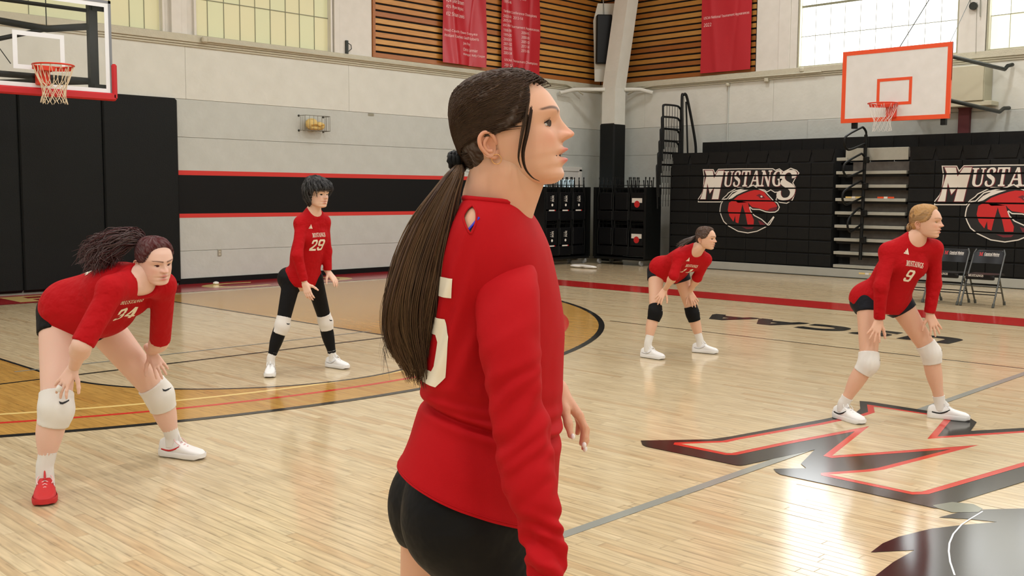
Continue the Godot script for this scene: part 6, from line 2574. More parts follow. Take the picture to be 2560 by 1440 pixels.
func hair(o: Node3D, T: Transform3D, s: Dictionary) -> void:
	var g := geo()
	var r := RandomNumberGenerator.new()
	r.seed = 5 + int(s.number)
	var col: Color = s.hair
	if s.style == "bob":
		# thick short hair with a fringe
		hair_cap(g, T, [0.112, 0.07, 0.05, 0.034, 0.028, 0.02, 0.0, -0.03, -0.06, -0.09], [0.12, 0.12, 0.12, 0.12, 0.04, 0.022, 0.012, 0.0, -0.012, -0.04], func(y: float, a: float) -> float:
			return 0.024 + 0.010 * clampf(y / 0.1, 0, 1) + (0.008 if absf(a) > 1.6 else 0.0), col, 0.35, 3)
		for i in 260:
			var a := r.randf_range(-PI, PI)
			var y0 := r.randf_range(0.07, 0.105)
			var y1 := r.randf_range(0.02, 0.036) if absf(a) < 0.9 else r.randf_range(-0.07, 0.0) if absf(a) > 1.45 else r.randf_range(-0.02, 0.02)
			var pts := []
			for k in 6:
				var u := k / 5.0
				var p := head_base(lerpf(y0, y1, u), a + r.randf_range(-0.06, 0.06) + 0.15 * u)
				var nrm := Vector3(p.x, (p.y - 0.01) * 0.7, p.z).normalized()
				pts.append(T * (p + nrm * (0.028 + 0.012 * sin(u * PI) + r.randf_range(-0.003, 0.006))))
			strand(g, pts, 0.0032, col.lightened(r.randf() * 0.12))
		put_mesh(close_geo(g), "hair", M.vertex_hair, o)
		return
	hair_cap(g, T, LINE_Y, LINE_Z, func(y: float, a: float) -> float:
		return 0.010 + 0.004 * clampf(y / 0.1, 0, 1), col, 0.25, 7)
	put_mesh(close_geo(g), "scalp_hair", M.hair_matte, o)
	g = geo()
	var tie: Vector3 = s.tie
	# strands swept from the hairline to the tie
	for i in s.get("sweep", 220):
		var p0 := hairline(r, 0.004)
		var a := atan2(p0.x, p0.z)
		var pts := []
		for k in 9:
			var u := k / 8.0
			var q := p0.lerp(tie, u)
			var dir := (q - Vector3(0, 0.005, -0.01)).normalized()
			# push out to the skull
			var yy := clampf(q.y + 0.05 * sin(u * PI) * (1.0 - absf(a) / 2.4), -0.08, 0.1085)
			var ang := atan2(dir.x, dir.z)
			var p := head_base(yy, ang)
			var nrm := Vector3(p.x, (p.y - 0.01) * 0.85, p.z).normalized()
			pts.append(T * ((p + nrm * lerpf(0.002, 0.0125, smoothstep(0.0, 0.3, u))).lerp(tie, smoothstep(0.75, 1.0, u))))
		strand(g, pts, 0.0026, col.lightened(r.randf() * 0.10).darkened(r.randf() * 0.2))
	put_mesh(close_geo(g), "hair", M.vertex_hair, o)
	if s.style == "bun":
		g = geo()
		for i in 90:
			var a := r.randf_range(0, TAU)
			var e := r.randf_range(-1.2, 1.2)
			var pts := []
			for k in 8:
				var t := a + k * 0.35
				pts.append(T * (tie + Vector3(0, 0, -0.012) + Vector3(cos(t) * cos(e), sin(t) * cos(e), sin(e) * 0.7) * (0.032 + 0.003 * sin(k + i))))
			strand(g, pts, 0.0035, col.lightened(r.randf() * 0.12).darkened(r.randf() * 0.15))
		put_mesh(close_geo(g), "hair_bun", M.vertex_hair, o)
		return
	g = geo()
	var ring := []
	for k in 12:
		var t := TAU * k / 12.0
		ring.append(T * (tie + Vector3(cos(t) * 0.015, sin(t) * 0.015, -0.004)))
	ring.append(ring[0])
	tube_geo(g, ring, filled(13, 0.006), 6, Color(0.01, 0.01, 0.01))
	put_mesh(close_geo(g), "hair_tie", M.vertex_hair, o)
	g = geo()
	var tail: Array = s.tail
	for i in s.get("tail_n", 160):
		var off := Vector3(r.randfn(0, 1), r.randfn(0, 1), r.randfn(0, 1)).limit_length(2.0)
		var pts := [T * tie]
		var short := r.randf_range(0.75, 1.05)
		for k in tail.size():
			var u := (k + 1.0) / tail.size()
			var wid: float = s.tail_w * (0.45 + 0.75 * sin(minf(u, 0.8) * PI * 0.62))
			var wave: Vector3 = Vector3(sin(u * 9.0 + i), cos(u * 11.0 + i * 1.7), sin(u * 8.0 + i * 0.6)) * s.get("curl", 0.0)
			pts.append((T * tie).lerp(tail[k], short if k == tail.size() - 1 else 1.0) + off * wid * (0.5 + 0.5 * u) + wave)
		strand(g, bezier(pts, 4), s.get("tail_r", 0.004), col.lightened(r.randf() * 0.14).darkened(r.randf() * 0.25))
	put_mesh(close_geo(g), "ponytail", M.vertex_hair, o)

const JOINTS := {
	"34": {"rank": Vector3(2.040, 0.149, -5.358), "rknee": Vector3(2.090, 0.463, -5.314), "rhip": Vector3(2.220, 0.925, -5.546), "lhip": Vector3(2.440, 0.908, -5.682), "lknee": Vector3(2.800, 0.392, -5.615), "lank": Vector3(2.890, 0.112, -5.634), "rsh": Vector3(2.220, 1.085, -4.945), "lsh": Vector3(2.600, 1.079, -5.088), "neck": Vector3(2.420, 1.136, -5.068), "head": Vector3(2.500, 1.208, -5.015), "relb": Vector3(2.080, 0.827, -4.947), "rwri": Vector3(2.120, 0.688, -5.147), "lelb": Vector3(2.700, 0.739, -5.384), "lwri": Vector3(2.700, 0.660, -5.493)},
	"9": {"rank": Vector3(6.720, 0.111, -3.310), "rknee": Vector3(6.780, 0.420, -3.162), "rhip": Vector3(6.900, 0.838, -3.235), "lhip": Vector3(7.100, 0.828, -3.113), "lknee": Vector3(7.220, 0.471, -2.917), "lank": Vector3(7.250, 0.104, -2.845), "rsh": Vector3(6.800, 1.192, -3.079), "lsh": Vector3(7.100, 1.213, -2.855), "neck": Vector3(6.950, 1.268, -2.958), "head": Vector3(6.980, 1.390, -2.882), "relb": Vector3(6.720, 0.959, -3.067), "rwri": Vector3(6.740, 0.724, -3.081), "lelb": Vector3(7.160, 0.959, -2.888), "lwri": Vector3(7.140, 0.749, -2.902)},
	"11": {"rank": Vector3(7.940, 0.141, -5.923), "rknee": Vector3(8.020, 0.439, -5.904), "rhip": Vector3(8.260, 0.812, -6.080), "lhip": Vector3(8.460, 0.794, -5.934), "lknee": Vector3(8.530, 0.398, -5.824), "lank": Vector3(8.580, 0.119, -5.761), "rsh": Vector3(8.080, 0.975, -5.708), "lsh": Vector3(8.400, 0.942, -5.579), "neck": Vector3(8.220, 1.044, -5.596), "head": Vector3(8.260, 1.153, -5.500), "relb": Vector3(8.010, 0.801, -5.690), "rwri": Vector3(8.050, 0.656, -5.818), "lelb": Vector3(8.440, 0.756, -5.720), "lwri": Vector3(8.480, 0.609, -5.828)},
	"29": {"rank": Vector3(4.830, 0.138, -7.624), "rknee": Vector3(4.920, 0.433, -7.575), "rhip": Vector3(5.030, 0.811, -7.585), "lhip": Vector3(5.220, 0.804, -7.530), "lknee": Vector3(5.360, 0.428, -7.567), "lank": Vector3(5.430, 0.097, -7.556), "rsh": Vector3(4.970, 1.302, -7.387), "lsh": Vector3(5.260, 1.311, -7.398), "neck": Vector3(5.120, 1.399, -7.386), "head": Vector3(5.120, 1.553, -7.312), "relb": Vector3(4.900, 1.038, -7.307), "rwri": Vector3(4.950, 0.808, -7.275), "lelb": Vector3(5.300, 1.057, -7.453), "lwri": Vector3(5.310, 0.875, -7.447)},
}

func joints_of(key: String) -> Dictionary:
	var d := {}
	for k in JOINTS[key]:
		d[k] = JOINTS[key][k]
	return d

func build_people() -> void:
	people_materials()
	player_34()
	player_29()
	player_11()
	player_9()
	lid_open = 1.0
	front_player()

func player_34() -> void:
	var J := joints_of("34")
	var w: Array = [M.shoe_white, M.shoe_white, M.shoe_red, M.pink_lace]
	player({"J": J, "number": "34", "cell": 0.009, "label": "player with long auburn ponytail, white knee pads and one red shoe, bending over",
		"build": {"torso": 1.18, "belly": 1.5, "hips": 1.22, "leg": 1.26, "arm": 1.20, "neck": 1.15},
		"skin": lin(226, 186, 168), "lip": lin(200, 120, 116), "brow": lin(96, 60, 48), "iris": lin(110, 120, 90), "hair": lin(72, 26, 26),
		"look": img(0.74, -0.20, 0.64), "tilt": img(-0.10, 1.0, 0.0), "gaze": Vector3(0.15, 0.2, 1), "head_size": 1.06, "rings": 96, "cols": 96,
		"rhand": [img(-0.50, -0.85, 0.25), img(0.25, -0.25, -1.0), img(0.9, -0.3, 0.2), 0.35, 0.35], "lhand": [img(0.55, -0.70, 0.35), img(-0.3, -0.5, -0.8), img(-0.8, -0.6, 0.0), 0.45, 0.25],
		"hand_size": 1.0, "hand_cell": 0.004, "sleeve": 0.98, "hem": -0.02, "hem_tilt": -0.25, "print_at": 0.78, "digit": 0.095,
		"leggings": false, "short_len": 0.24, "bottoms": M.shorts, "pad": M.knit_white, "pad_len": 0.095, "mark": "swoosh", "mark_mat": M.print_black, "mark_y": 0.04,
		"sock_h": 0.085, "rtoe": img(0.42, 0, 1.0), "ltoe": img(0.97, 0, 0.35), "foot": 0.30, "shoe_high": 0.018,
		"rshoe": [M.shoe_red, M.shoe_red, M.shoe_white, M.pink_lace], "lshoe": w,
		"style": "tail", "tie": Vector3(0.0, 0.075, -0.088), "tail": [J.head + img(-0.70, 0.80, 0.0) * 0.17, J.head + img(-0.90, 0.48, 0.1) * 0.22, J.head + img(-0.97, 0.22, 0.1) * 0.27, J.head + img(-0.97, 0.02, 0.1) * 0.30], "tail_w": 0.040, "tail_n": 800, "curl": 0.014, "tail_r": 0.0026, "sweep": 320})
	# taped fingers on her right hand
	var o := get_node("person")
	var g := geo()
	var at: Vector3 = J.rwri + img(-0.50, -0.85, 0.25) * 0.125 - img(0.25, -0.25, -1.0) * 0.004 - o.position
	tube_geo(g, [at - img(-0.5, -0.85, 0.25) * 0.016, at - img(-0.5, -0.85, 0.25) * 0.014, at + img(-0.5, -0.85, 0.25) * 0.014, at + img(-0.5, -0.85, 0.25) * 0.016], [0.012, 0.021, 0.021, 0.012], 14, Color.WHITE, 0.7, img(1, 0, 0))
	put_mesh(close_geo(g), "finger_tape", M.knit_white, o)

func player_29() -> void:
	var J := joints_of("29")
	var w: Array = [M.shoe_white, M.shoe_white, M.shoe_grey, M.shoe_white]
	player({"J": J, "number": "29", "cell": 0.010, "label": "standing player with short black hair, black leggings and white knee pads", "build": {"torso": 0.94, "hips": 0.92, "leg": 0.88, "arm": 0.92},
		"skin": lin(228, 190, 168), "lip": lin(196, 120, 110), "brow": lin(60, 44, 38), "iris": lin(80, 60, 44), "hair": lin(30, 27, 26),
		"look": img(0.80, -0.04, 0.60), "gaze": Vector3(0, 0, 1), "head_size": 1.06,
		"rhand": [img(0.35, -0.9, 0.3), img(0.3, 0.0, -1.0), img(1.0, 0.2, 0.2), 0.5, 0.05], "lhand": [img(0.65, -0.7, 0.3), img(-0.6, -0.4, -0.4), img(-0.1, 0.2, 1.0), 0.45, 0.1],
		"sleeve": 1.92, "hem": -0.035, "leggings": true, "bottoms": M.shorts, "pad": M.knit_white, "pad_len": 0.085, "mark": "swoosh", "mark_mat": M.print_black, "short_len": 0.3,
		"sock_h": 0.06, "rtoe": img(0.15, 0, 1.0), "ltoe": img(0.85, 0, 0.55), "foot": 0.255, "rshoe": w, "lshoe": w, "narrow": 0.2, "shirt_hips": 0.88, "style": "bob", "tie": Vector3.ZERO, "digit": 0.105, "print_at": 0.66})

func player_11() -> void:
	var J := joints_of("11")
	var w: Array = [M.shoe_white, M.shoe_white, M.shoe_grey, M.shoe_white]
	player({"J": J, "number": "11", "cell": 0.010, "label": "crouching player with brown ponytail, black knee pads and bare shins before the bleacher", "build": {"torso": 0.98, "hips": 0.95, "leg": 0.93, "arm": 0.95},
		"skin": lin(216, 172, 144), "lip": lin(180, 108, 98), "brow": lin(80, 58, 46), "iris": lin(90, 84, 70), "hair": lin(74, 52, 38),
		"look": img(0.84, -0.02, 0.54), "gaze": Vector3(0, 0.05, 1), "head_size": 0.97,
		"rhand": [img(-0.55, -0.75, 0.4), img(0.2, -0.4, -0.9), img(0.9, -0.3, 0.1), 0.3, 0.25], "lhand": [img(0.4, -0.8, 0.4), img(0.0, -0.4, -0.9), img(-0.9, -0.4, 0.1), 0.3, 0.25],
		"sleeve": 1.02, "hem": 0.0, "leggings": false, "short_len": 0.22, "bottoms": M.shorts_navy, "pad": M.knit_black, "pad_len": 0.085, "mark": "peak", "mark_mat": M.shoe_grey, "mark_y": 0.03,
		"sock_h": 0.075, "rtoe": img(0.75, 0, 0.7), "ltoe": img(0.9, 0, 0.5), "foot": 0.26, "rshoe": w, "lshoe": w,
		"style": "tail", "tie": Vector3(0.0, 0.03, -0.104), "tail": [J.head + img(-0.75, 0.0, 0.2) * 0.16, J.head + img(-0.9, -0.12, 0.2) * 0.22, J.head + img(-0.95, -0.22, 0.2) * 0.28], "tail_w": 0.013, "tail_n": 90})

func player_9() -> void:
	var J := joints_of("9")
	var w: Array = [M.shoe_white, M.shoe_white, M.print_black, M.shoe_white]
	player({"J": J, "number": "9", "cell": 0.009, "label": "blonde player with white knee pads leaning hands on thighs at the centre letter", "build": {"torso": 1.0, "hips": 1.0, "leg": 1.0, "arm": 0.98},
		"skin": lin(218, 172, 146), "lip": lin(196, 116, 108), "brow": lin(140, 104, 70), "iris": lin(90, 100, 110), "hair": lin(176, 134, 84),
		"look": img(0.78, 0.03, 0.62), "gaze": Vector3(-0.1, 0, 1), "head_size": 1.03,
		"rhand": [img(-0.40, -0.85, 0.35), img(0.15, -0.2, -1.0), img(0.95, -0.2, 0.1), 0.15, 0.40], "lhand": [img(0.25, -0.85, 0.4), img(0.0, -0.3, -1.0), img(-0.9, -0.5, 0.1), 0.2, 0.35],
		"sleeve": 1.97, "hem": -0.065, "hem_tilt": 0.15, "leggings": false, "short_len": 0.20, "bottoms": M.shorts_navy, "pad": M.knit_white, "pad_len": 0.085, "mark": "peak", "mark_mat": M.print_black, "mark_y": 0.03,
		"sock_h": 0.055, "rtoe": img(0.45, 0, 0.95), "ltoe": img(0.9, 0, 0.45), "foot": 0.275, "rshoe": w, "lshoe": w, "style": "bun", "tie": Vector3(0.0, -0.035, -0.092), "digit": 0.095, "print_at": 0.66})


const FRONT_TORSO := [
	[Vector3(1.3380, 1.5565, -1.3520), Vector3(0.0560, -0.0045, 0.0220), 0.072],
	[Vector3(1.3425, 1.5520, -1.3535), Vector3(0.0635, -0.0060, 0.0225), 0.086],
	[Vector3(1.3485, 1.5390, -1.3605), Vector3(0.0755, -0.0040, 0.0205), 0.115],
	[Vector3(1.3585, 1.5130, -1.3680), Vector3(0.0965, -0.0010, 0.0200), 0.140],
	[Vector3(1.3685, 1.4695, -1.3740), Vector3(0.1125, -0.0005, 0.0290), 0.155],
	[Vector3(1.3765, 1.4135, -1.3800), Vector3(0.1255, -0.0045, 0.0360), 0.160],
	[Vector3(1.3805, 1.3575, -1.3830), Vector3(0.1325, -0.0085, 0.0430), 0.155],
	[Vector3(1.3790, 1.3020, -1.3840), Vector3(0.1330, -0.0110, 0.0510), 0.150],
	[Vector3(1.3750, 1.2420, -1.3870), Vector3(0.1310, -0.0180, 0.0570), 0.145],
	[Vector3(1.3730, 1.1970, -1.3905), Vector3(0.1280, -0.0240, 0.0625), 0.142],
	[Vector3(1.3750, 1.1665, -1.3920), Vector3(0.1230, -0.0295, 0.0650), 0.142],
	[Vector3(1.3785, 1.1425, -1.3925), Vector3(0.1165, -0.0365, 0.0665), 0.145],
	[Vector3(1.3755, 1.1160, -1.3995), Vector3(0.1245, -0.0440, 0.0685), 0.152],
	[Vector3(1.3700, 1.0630, -1.4050), Vector3(0.1320, -0.0530, 0.0700), 0.165],
	[Vector3(1.3660, 1.0240, -1.4115), Vector3(0.1390, -0.0610, 0.0715), 0.172],
	[Vector3(1.3600, 0.9945, -1.4135), Vector3(0.1420, -0.0685, 0.0755), 0.176],
]
const FRONT_SLEEVE := [
	[Vector3(1.3870, 1.5130, -1.3750), Vector3(0.0120, -0.0020, 0.0120), 0.0171],
	[Vector3(1.3585, 1.4870, -1.3430), Vector3(0.0225, -0.0030, 0.0240), 0.0330],
	[Vector3(1.3205, 1.4485, -1.3020), Vector3(0.0325, -0.0015, 0.0340), 0.0471],
	[Vector3(1.2870, 1.4095, -1.2695), Vector3(0.0390, 0.0035, 0.0395), 0.0556],
	[Vector3(1.2610, 1.3445, -1.2405), Vector3(0.0400, 0.0075, 0.0395), 0.0567],
	[Vector3(1.2520, 1.2950, -1.2260), Vector3(0.0370, 0.0040, 0.0370), 0.0525],
	[Vector3(1.2495, 1.2480, -1.2145), Vector3(0.0345, 0.0040, 0.0345), 0.0490],
	[Vector3(1.2490, 1.1745, -1.1985), Vector3(0.0340, 0.0095, 0.0335), 0.0487],
	[Vector3(1.2450, 1.1255, -1.1820), Vector3(0.0330, 0.0075, 0.0330), 0.0473],
	[Vector3(1.2440, 1.0765, -1.1695), Vector3(0.0330, 0.0065, 0.0325), 0.0468],
	[Vector3(1.2460, 1.0255, -1.1530), Vector3(0.0260, 0.0055, 0.0260), 0.0372],
	[Vector3(1.2475, 0.9865, -1.1395), Vector3(0.0255, 0.0045, 0.0255), 0.0363],
	[Vector3(1.2435, 0.9430, -1.1310), Vector3(0.0215, 0.0000, 0.0220), 0.0308],
	[Vector3(1.2395, 0.8920, -1.1210), Vector3(0.0185, 0.0000, 0.0190), 0.0265],
	[Vector3(1.2390, 0.8720, -1.1185), Vector3(0.0160, 0.0000, 0.0165), 0.0230],
]
const FRONT_AT := {
	"head": Vector3(1.3580, 1.6780, -1.3260),
	"neck0": Vector3(1.3460, 1.6130, -1.3290),
	"neck1": Vector3(1.3460, 1.5580, -1.3510),
	"neck2": Vector3(1.3520, 1.5130, -1.3680),
	"fsh": Vector3(1.5130, 1.4660, -1.4850),
	"felb": Vector3(1.5610, 1.2320, -1.5190),
	"fwri": Vector3(1.5670, 1.1730, -1.4050),
	"nhip": Vector3(1.3380, 0.9810, -1.3840),
	"fhip": Vector3(1.3880, 0.9400, -1.5430),
	"nglute": Vector3(1.2900, 0.9620, -1.3950),
	"fglute": Vector3(1.3380, 0.9450, -1.5230),
	"pel": Vector3(1.3770, 1.0300, -1.4370),
	"nthigh": Vector3(1.3250, 0.7180, -1.3620),
	"fthigh": Vector3(1.3590, 0.6490, -1.5480),
	"nwri": Vector3(1.2390, 0.8720, -1.1190),
	"cutn": Vector3(1.2970, 0.8500, -1.3800),
	"cutf": Vector3(1.3020, 0.8670, -1.5490)
}
const FRONT_TAIL := [Vector3(1.2730, 1.6190, -1.3770), Vector3(1.2420, 1.5790, -1.3740), Vector3(1.2170, 1.5290, -1.3790), Vector3(1.1990, 1.4730, -1.3890), Vector3(1.1860, 1.4160, -1.3960), Vector3(1.1830, 1.3650, -1.4060), Vector3(1.1860, 1.3210, -1.4120), Vector3(1.1940, 1.2760, -1.4120), Vector3(1.2030, 1.2390, -1.4130)]
const FRONT_LOCK := [Vector3(1.3700, 1.7790, -1.2840), Vector3(1.3440, 1.7490, -1.2660), Vector3(1.3290, 1.7130, -1.2560), Vector3(1.3180, 1.6770, -1.2530), Vector3(1.3110, 1.6420, -1.2560), Vector3(1.3150, 1.6160, -1.2550), Vector3(1.3290, 1.5990, -1.2510), Vector3(1.3430, 1.5920, -1.2460)]
const FRONT_LOCK2 := [Vector3(1.3660, 1.7770, -1.2870), Vector3(1.3350, 1.7410, -1.2660), Vector3(1.3170, 1.7050, -1.2560), Vector3(1.3040, 1.6630, -1.2540), Vector3(1.2990, 1.6320, -1.2550), Vector3(1.3040, 1.6140, -1.2530)]
const FRONT_HOLE := [4.0712, 1.5778, 4.2113, 1.9680, 4.2782, 2.3285, 4.3007, 2.7854, 4.2655, 3.1368, 4.2219, 3.3244, 4.1240, 3.1362, 3.9938, 2.8196, 3.8907, 2.5131, 3.8953, 2.2269, 3.9485, 1.9205]
const FRONT_STRAP := [4.2952, 2.7050, 4.1623, 3.1023, 4.2022, 3.2048, 4.3177, 2.8926]
const FRONT_FIVE := [3.1416, 4.8558, 3.6357, 5.0000, 3.6694, 5.6250, 3.1416, 5.5425, 3.2984, 5.9996, 3.7032, 6.1080, 3.8529, 6.4159, 3.9948, 7.2510, 4.0660, 8.0005, 4.0512, 8.4747, 3.9785, 8.8353, 3.7800, 8.6308, 3.5349, 8.4741, 3.2307, 8.0984, 3.5400, 7.9576, 3.5770, 7.8129, 3.7621, 8.0517, 3.8069, 7.8924, 3.7429, 7.4070, 3.6783, 7.2003, 3.5043, 7.1083, 3.4247, 7.2805, 3.1416, 7.0744, 3.1416, 6.0026]

# ---------------------------------------------------------------- the player in front
func spline(a: Array, col: int, v: float) -> Variant:
	var n := a.size()
	v = clampf(v, 0.0, n - 1.0001)
	var i := int(v)
	var t := v - i
	var p0 = a[maxi(i - 1, 0)][col]
	var p1 = a[i][col]
	var p2 = a[i + 1][col]
	var p3 = a[mini(i + 2, n - 1)][col]
	return (p1 * 2.0 + (p2 - p0) * t + (p0 * 2.0 - p1 * 5.0 + p2 * 4.0 - p3) * t * t + (p1 * 3.0 - p0 - p2 * 3.0 + p3) * t * t * t) * 0.5

var fold_noise: FastNoiseLite
var soft_noise: FastNoiseLite

func torso_at(t: float, v: float, size := 1.0, lift := 0.0, folds := true) -> Vector3:
	var c: Vector3 = spline(FRONT_TORSO, 0, v)
	var A: Vector3 = spline(FRONT_TORSO, 1, v)
	var b: float = spline(FRONT_TORSO, 2, v)
	var Bv := Vector3(fwd.x, 0, fwd.z).normalized() * b
	var ct := cos(t)
	var sn := sin(t)
	var p := c + (A * signf(ct) * pow(absf(ct), 0.94) + Bv * signf(sn) * pow(absf(sn), 0.9)) * size
	var out := (A.normalized() * ct * b + Bv.normalized() * sn * A.length()).normalized()
	var d := lift
	if folds:
		var q := p * 5.0
		d += 0.0045 * fold_noise.get_noise_3d(q.x, q.y * 0.7, q.z) * clampf(v - 2.0, 0.0, 1.0)
		# the shoulder swells out to meet the sleeve
		d += 0.012 * gs(t - 4.92, 0.50) * gs(v - 4.5, 1.25)
		# cloth gathered at the waist, drawn from the back towards the front
		var w := clampf((sn * -1.0 + 0.35) * 1.2, 0.0, 1.0)
		var drift := v - 0.25 * ct
		d += w * (-0.009 * gs(drift - 11.05, 0.30) + 0.006 * gs(drift - 10.45, 0.35) + 0.005 * gs(drift - 11.65, 0.4))
		d += w * 0.003 * sin(drift * 6.0 + ct * 2.0) * gs(v - 10.0, 1.3)
		# drawn folds below the arm
		d += 0.0035 * sin((t - 4.1) * 16.0 + v * 2.2) * gs(t - 4.15, 0.55) * gs(v - 6.5, 2.4)
	return p + out * d

func sleeve_at(t: float, v: float, lift := 0.0) -> Vector3:
	var c: Vector3 = spline(FRONT_SLEEVE, 0, v)
	var A: Vector3 = spline(FRONT_SLEEVE, 1, v)
	var b: float = spline(FRONT_SLEEVE, 2, v)
	var Bv := Vector3(fwd.x, 0, fwd.z).normalized() * b * 1.02
	var p := c + A * cos(t) + Bv * sin(t)
	var out := (A.normalized() * cos(t) + Bv.normalized() * sin(t)).normalized()
	var q := p * 7.0
	var d := lift + 0.003 * fold_noise.get_noise_3d(q.x, q.y, q.z)
	var near := 0.55 - 0.45 * sin(t)
	d += 0.010 * soft_noise.get_noise_2d(v * 1.4 + cos(t + 0.5) * 0.8, sin(t) * 0.9 + 3.0) * near * (0.25 + 0.75 * gs(v - 6.9, 1.3))
	d += 0.014 * soft_noise.get_noise_2d(v * 1.25 - cos(t - 0.4) * 0.7 + 7.0, sin(t) * 0.7) * near * clampf((v - 9.0) / 1.5, 0.0, 1.0)
	return p + out * d

func front_player() -> void:
	fold_noise = FastNoiseLite.new()
	fold_noise.seed = 12
	fold_noise.frequency = 1.0
	fold_noise.fractal_octaves = 3
	soft_noise = FastNoiseLite.new()
	soft_noise.seed = 31
	soft_noise.frequency = 1.0
	soft_noise.noise_type = FastNoiseLite.TYPE_SIMPLEX_SMOOTH
	soft_noise.fractal_octaves = 1
	var A := FRONT_AT
	var o := thing("person", "nearest player in profile, long brown ponytail, large white 5 on her back", "person", Vector3.ZERO)
	var sk := lin(216, 166, 138)
	var look := img(cos(deg_to_rad(13.0)), sin(deg_to_rad(13.0)), 0.16)
	var left := Vector3.UP.cross(look).normalized()
	var T := Transform3D(Basis(left, look.cross(left), look), A.head)
	var face := Basis(img(0, 0, -1), Vector3.UP, img(1, 0, 0))
	# ---- skin: neck, back under the keyhole, legs, hands, head
	var g := geo()
	var F := Field.new(A.neck2 - Vector3(0.22, 0.2, 0.22), A.head + Vector3(0.16, 0.06, 0.16), 0.006)
	F.cone(T * Vector3(0, -0.020, -0.030), A.neck0, 0.052, 0.053, 0.03)
	F.cone(A.neck0, A.neck1, 0.051, 0.055, 0.03)
	F.cone(A.neck1, A.neck2, 0.055, 0.060, 0.05)
	F.cone(T * Vector3(0, -0.075, 0.005), A.neck1 + face.z * 0.012, 0.034, 0.040, 0.03)
	nets(F, g)
	var rows := []
	for r in 21:
		var row := []
		for k in 64:
			row.append(torso_at(TAU * k / 64.0, 0.4 + r * 0.32, 0.955, 0.0, false))
		rows.append(row)
	grid_geo(g, rows, true)
	var nk := Vector3(A.nthigh.x + 0.02, 0.50, A.nthigh.z + 0.02)
	var fk := Vector3(A.fthigh.x - 0.02, 0.50, A.fthigh.z)
	var na := Vector3(nk.x - 0.03, 0.085, nk.z - 0.02)
	var fa := Vector3(fk.x - 0.04, 0.085, fk.z - 0.02)
	F = Field.new(Vector3(minf(fa.x, na.x) - 0.2, 0.02, minf(fa.z, na.z) - 0.25), Vector3(maxf(fa.x, na.x) + 0.25, 1.15, maxf(fa.z, na.z) + 0.3), 0.010)
	for q in [[A.nhip, nk, na], [A.fhip, fk, fa]]:
		F.cone(q[0], q[1], 0.092, 0.058, 0.03)
		F.cone(q[1], q[2], 0.052, 0.034, 0.03)
		F.ell((q[1] as Vector3).lerp(q[2], 0.33) - face.z * 0.014, Basis(), Vector3(0.050, 0.13, 0.050), 0.04)
	F.ell(A.nglute, Basis(), Vector3(0.095, 0.10, 0.095), 0.04)
	nets(F, g)
	var tips := hand(g, A.fwri, img(0.60, -0.72, 0.12), img(-0.75, -0.55, 0.1), img(-0.15, -0.25, 0.95), 0.88, 0.80, 0.06, 0.0032, 0.45)
	hand(g, A.nwri - Vector3(0, 0.05, 0), img(0.2, -1.0, 0.0), img(0.3, 0, -1.0), img(1, 0, 0.2), 1.0, 0.35, 0.1, 0.004)
	fill_color(g, sk)
	head_geo(g, T, sk, lin(206, 112, 108), lin(70, 48, 36), 0.0035, 190, 190)
	put_mesh(close_geo(g), "body", M.skin, o)
	eyes(o, T, Vector3(0, -0.02, 1), lin(112, 110, 76), Color(0.02, 0.015, 0.012), true)
	for k in [0, 1, 2, 4]:
		var p: Vector3 = tips[k][0]
		var d: Vector3 = tips[k][1]
		var st := new_st()
		blob(st, p + d * 0.002 + img(0.6, 0.2, 0.75) * 0.0055, Vector3(0.0048, 0.0062, 0.0048), 3, 0.0)
		put(st, "fingernail", M.nail, o)
	# ---- shirt
	g = geo()
	var hole := pairs(FRONT_HOLE)
	var cols := 168
	var steps := 132
	var base: int = g[0].size()
	for r in steps + 1:
		for k in cols:
			g[0].append(torso_at(TAU * k / cols, (FRONT_TORSO.size() - 1.0) * r / steps))
	for r in steps:
		for k in cols:
			var t := TAU * (k + 0.5) / cols
			var v := (FRONT_TORSO.size() - 1.0) * (r + 0.5) / steps
			if v < 4.0 and Geometry2D.is_point_in_polygon(Vector2(t, v), hole):
				continue
			var a := base + r * cols + k
			var b := base + r * cols + (k + 1) % cols
			g[2].append_array(PackedInt32Array([a, b + cols, b, a, a + cols, b + cols]))
	rows = []
	for q in [[15.0, 1.0], [15.0, 0.97], [14.6, 0.965]]:
		var row := []
		for k in cols:
			row.append(torso_at(TAU * k / cols, q[0], q[1]))
		rows.append(row)
	grid_geo(g, rows, true)
	rows = []
	for r in 141:
		var row := []
		for k in 64:
			row.append(sleeve_at(TAU * k / 64.0, 14.0 * r / 140.0))
		rows.append(row)
	grid_geo(g, rows, true)
	# far sleeve
	tube_geo(g, bezier([A.fsh, (A.fsh as Vector3).lerp(A.felb, 0.5), A.felb, (A.felb as Vector3).lerp(A.fwri, 0.45), (A.felb as Vector3).lerp(A.fwri, 0.72)], 5), filled(21, 0.036), 24, Color.WHITE)
	g[3] = PackedColorArray()
	var shirt := put_mesh(close_geo(g), "shirt", M.shirt_front, o)
	# collar and keyhole edge, hem stitch, seam of the sleeve
	g = geo()
	var pts := []
	for k in 49:
		pts.append(torso_at(TAU * k / 48.0, 0.12, 1.0, 0.001, false))
	tube_geo(g, pts, filled(49, 0.0058), 8, Color.WHITE)
	put_mesh(close_geo(g), "collar", M.shirt_front, shirt)
	g = geo()
	pts = []
	for k in hole.size() + 1:
		pts.append(torso_at(hole[k % hole.size()].x, hole[k % hole.size()].y, 1.0, 0.0))
	tube_geo(g, bezier(pts, 4), filled(pts.size() * 4 - 3, 0.0021), 6, Color.WHITE)
	put_mesh(close_geo(g), "keyhole_edge", M.shirt_front, shirt)
	g = geo()
	pts = []
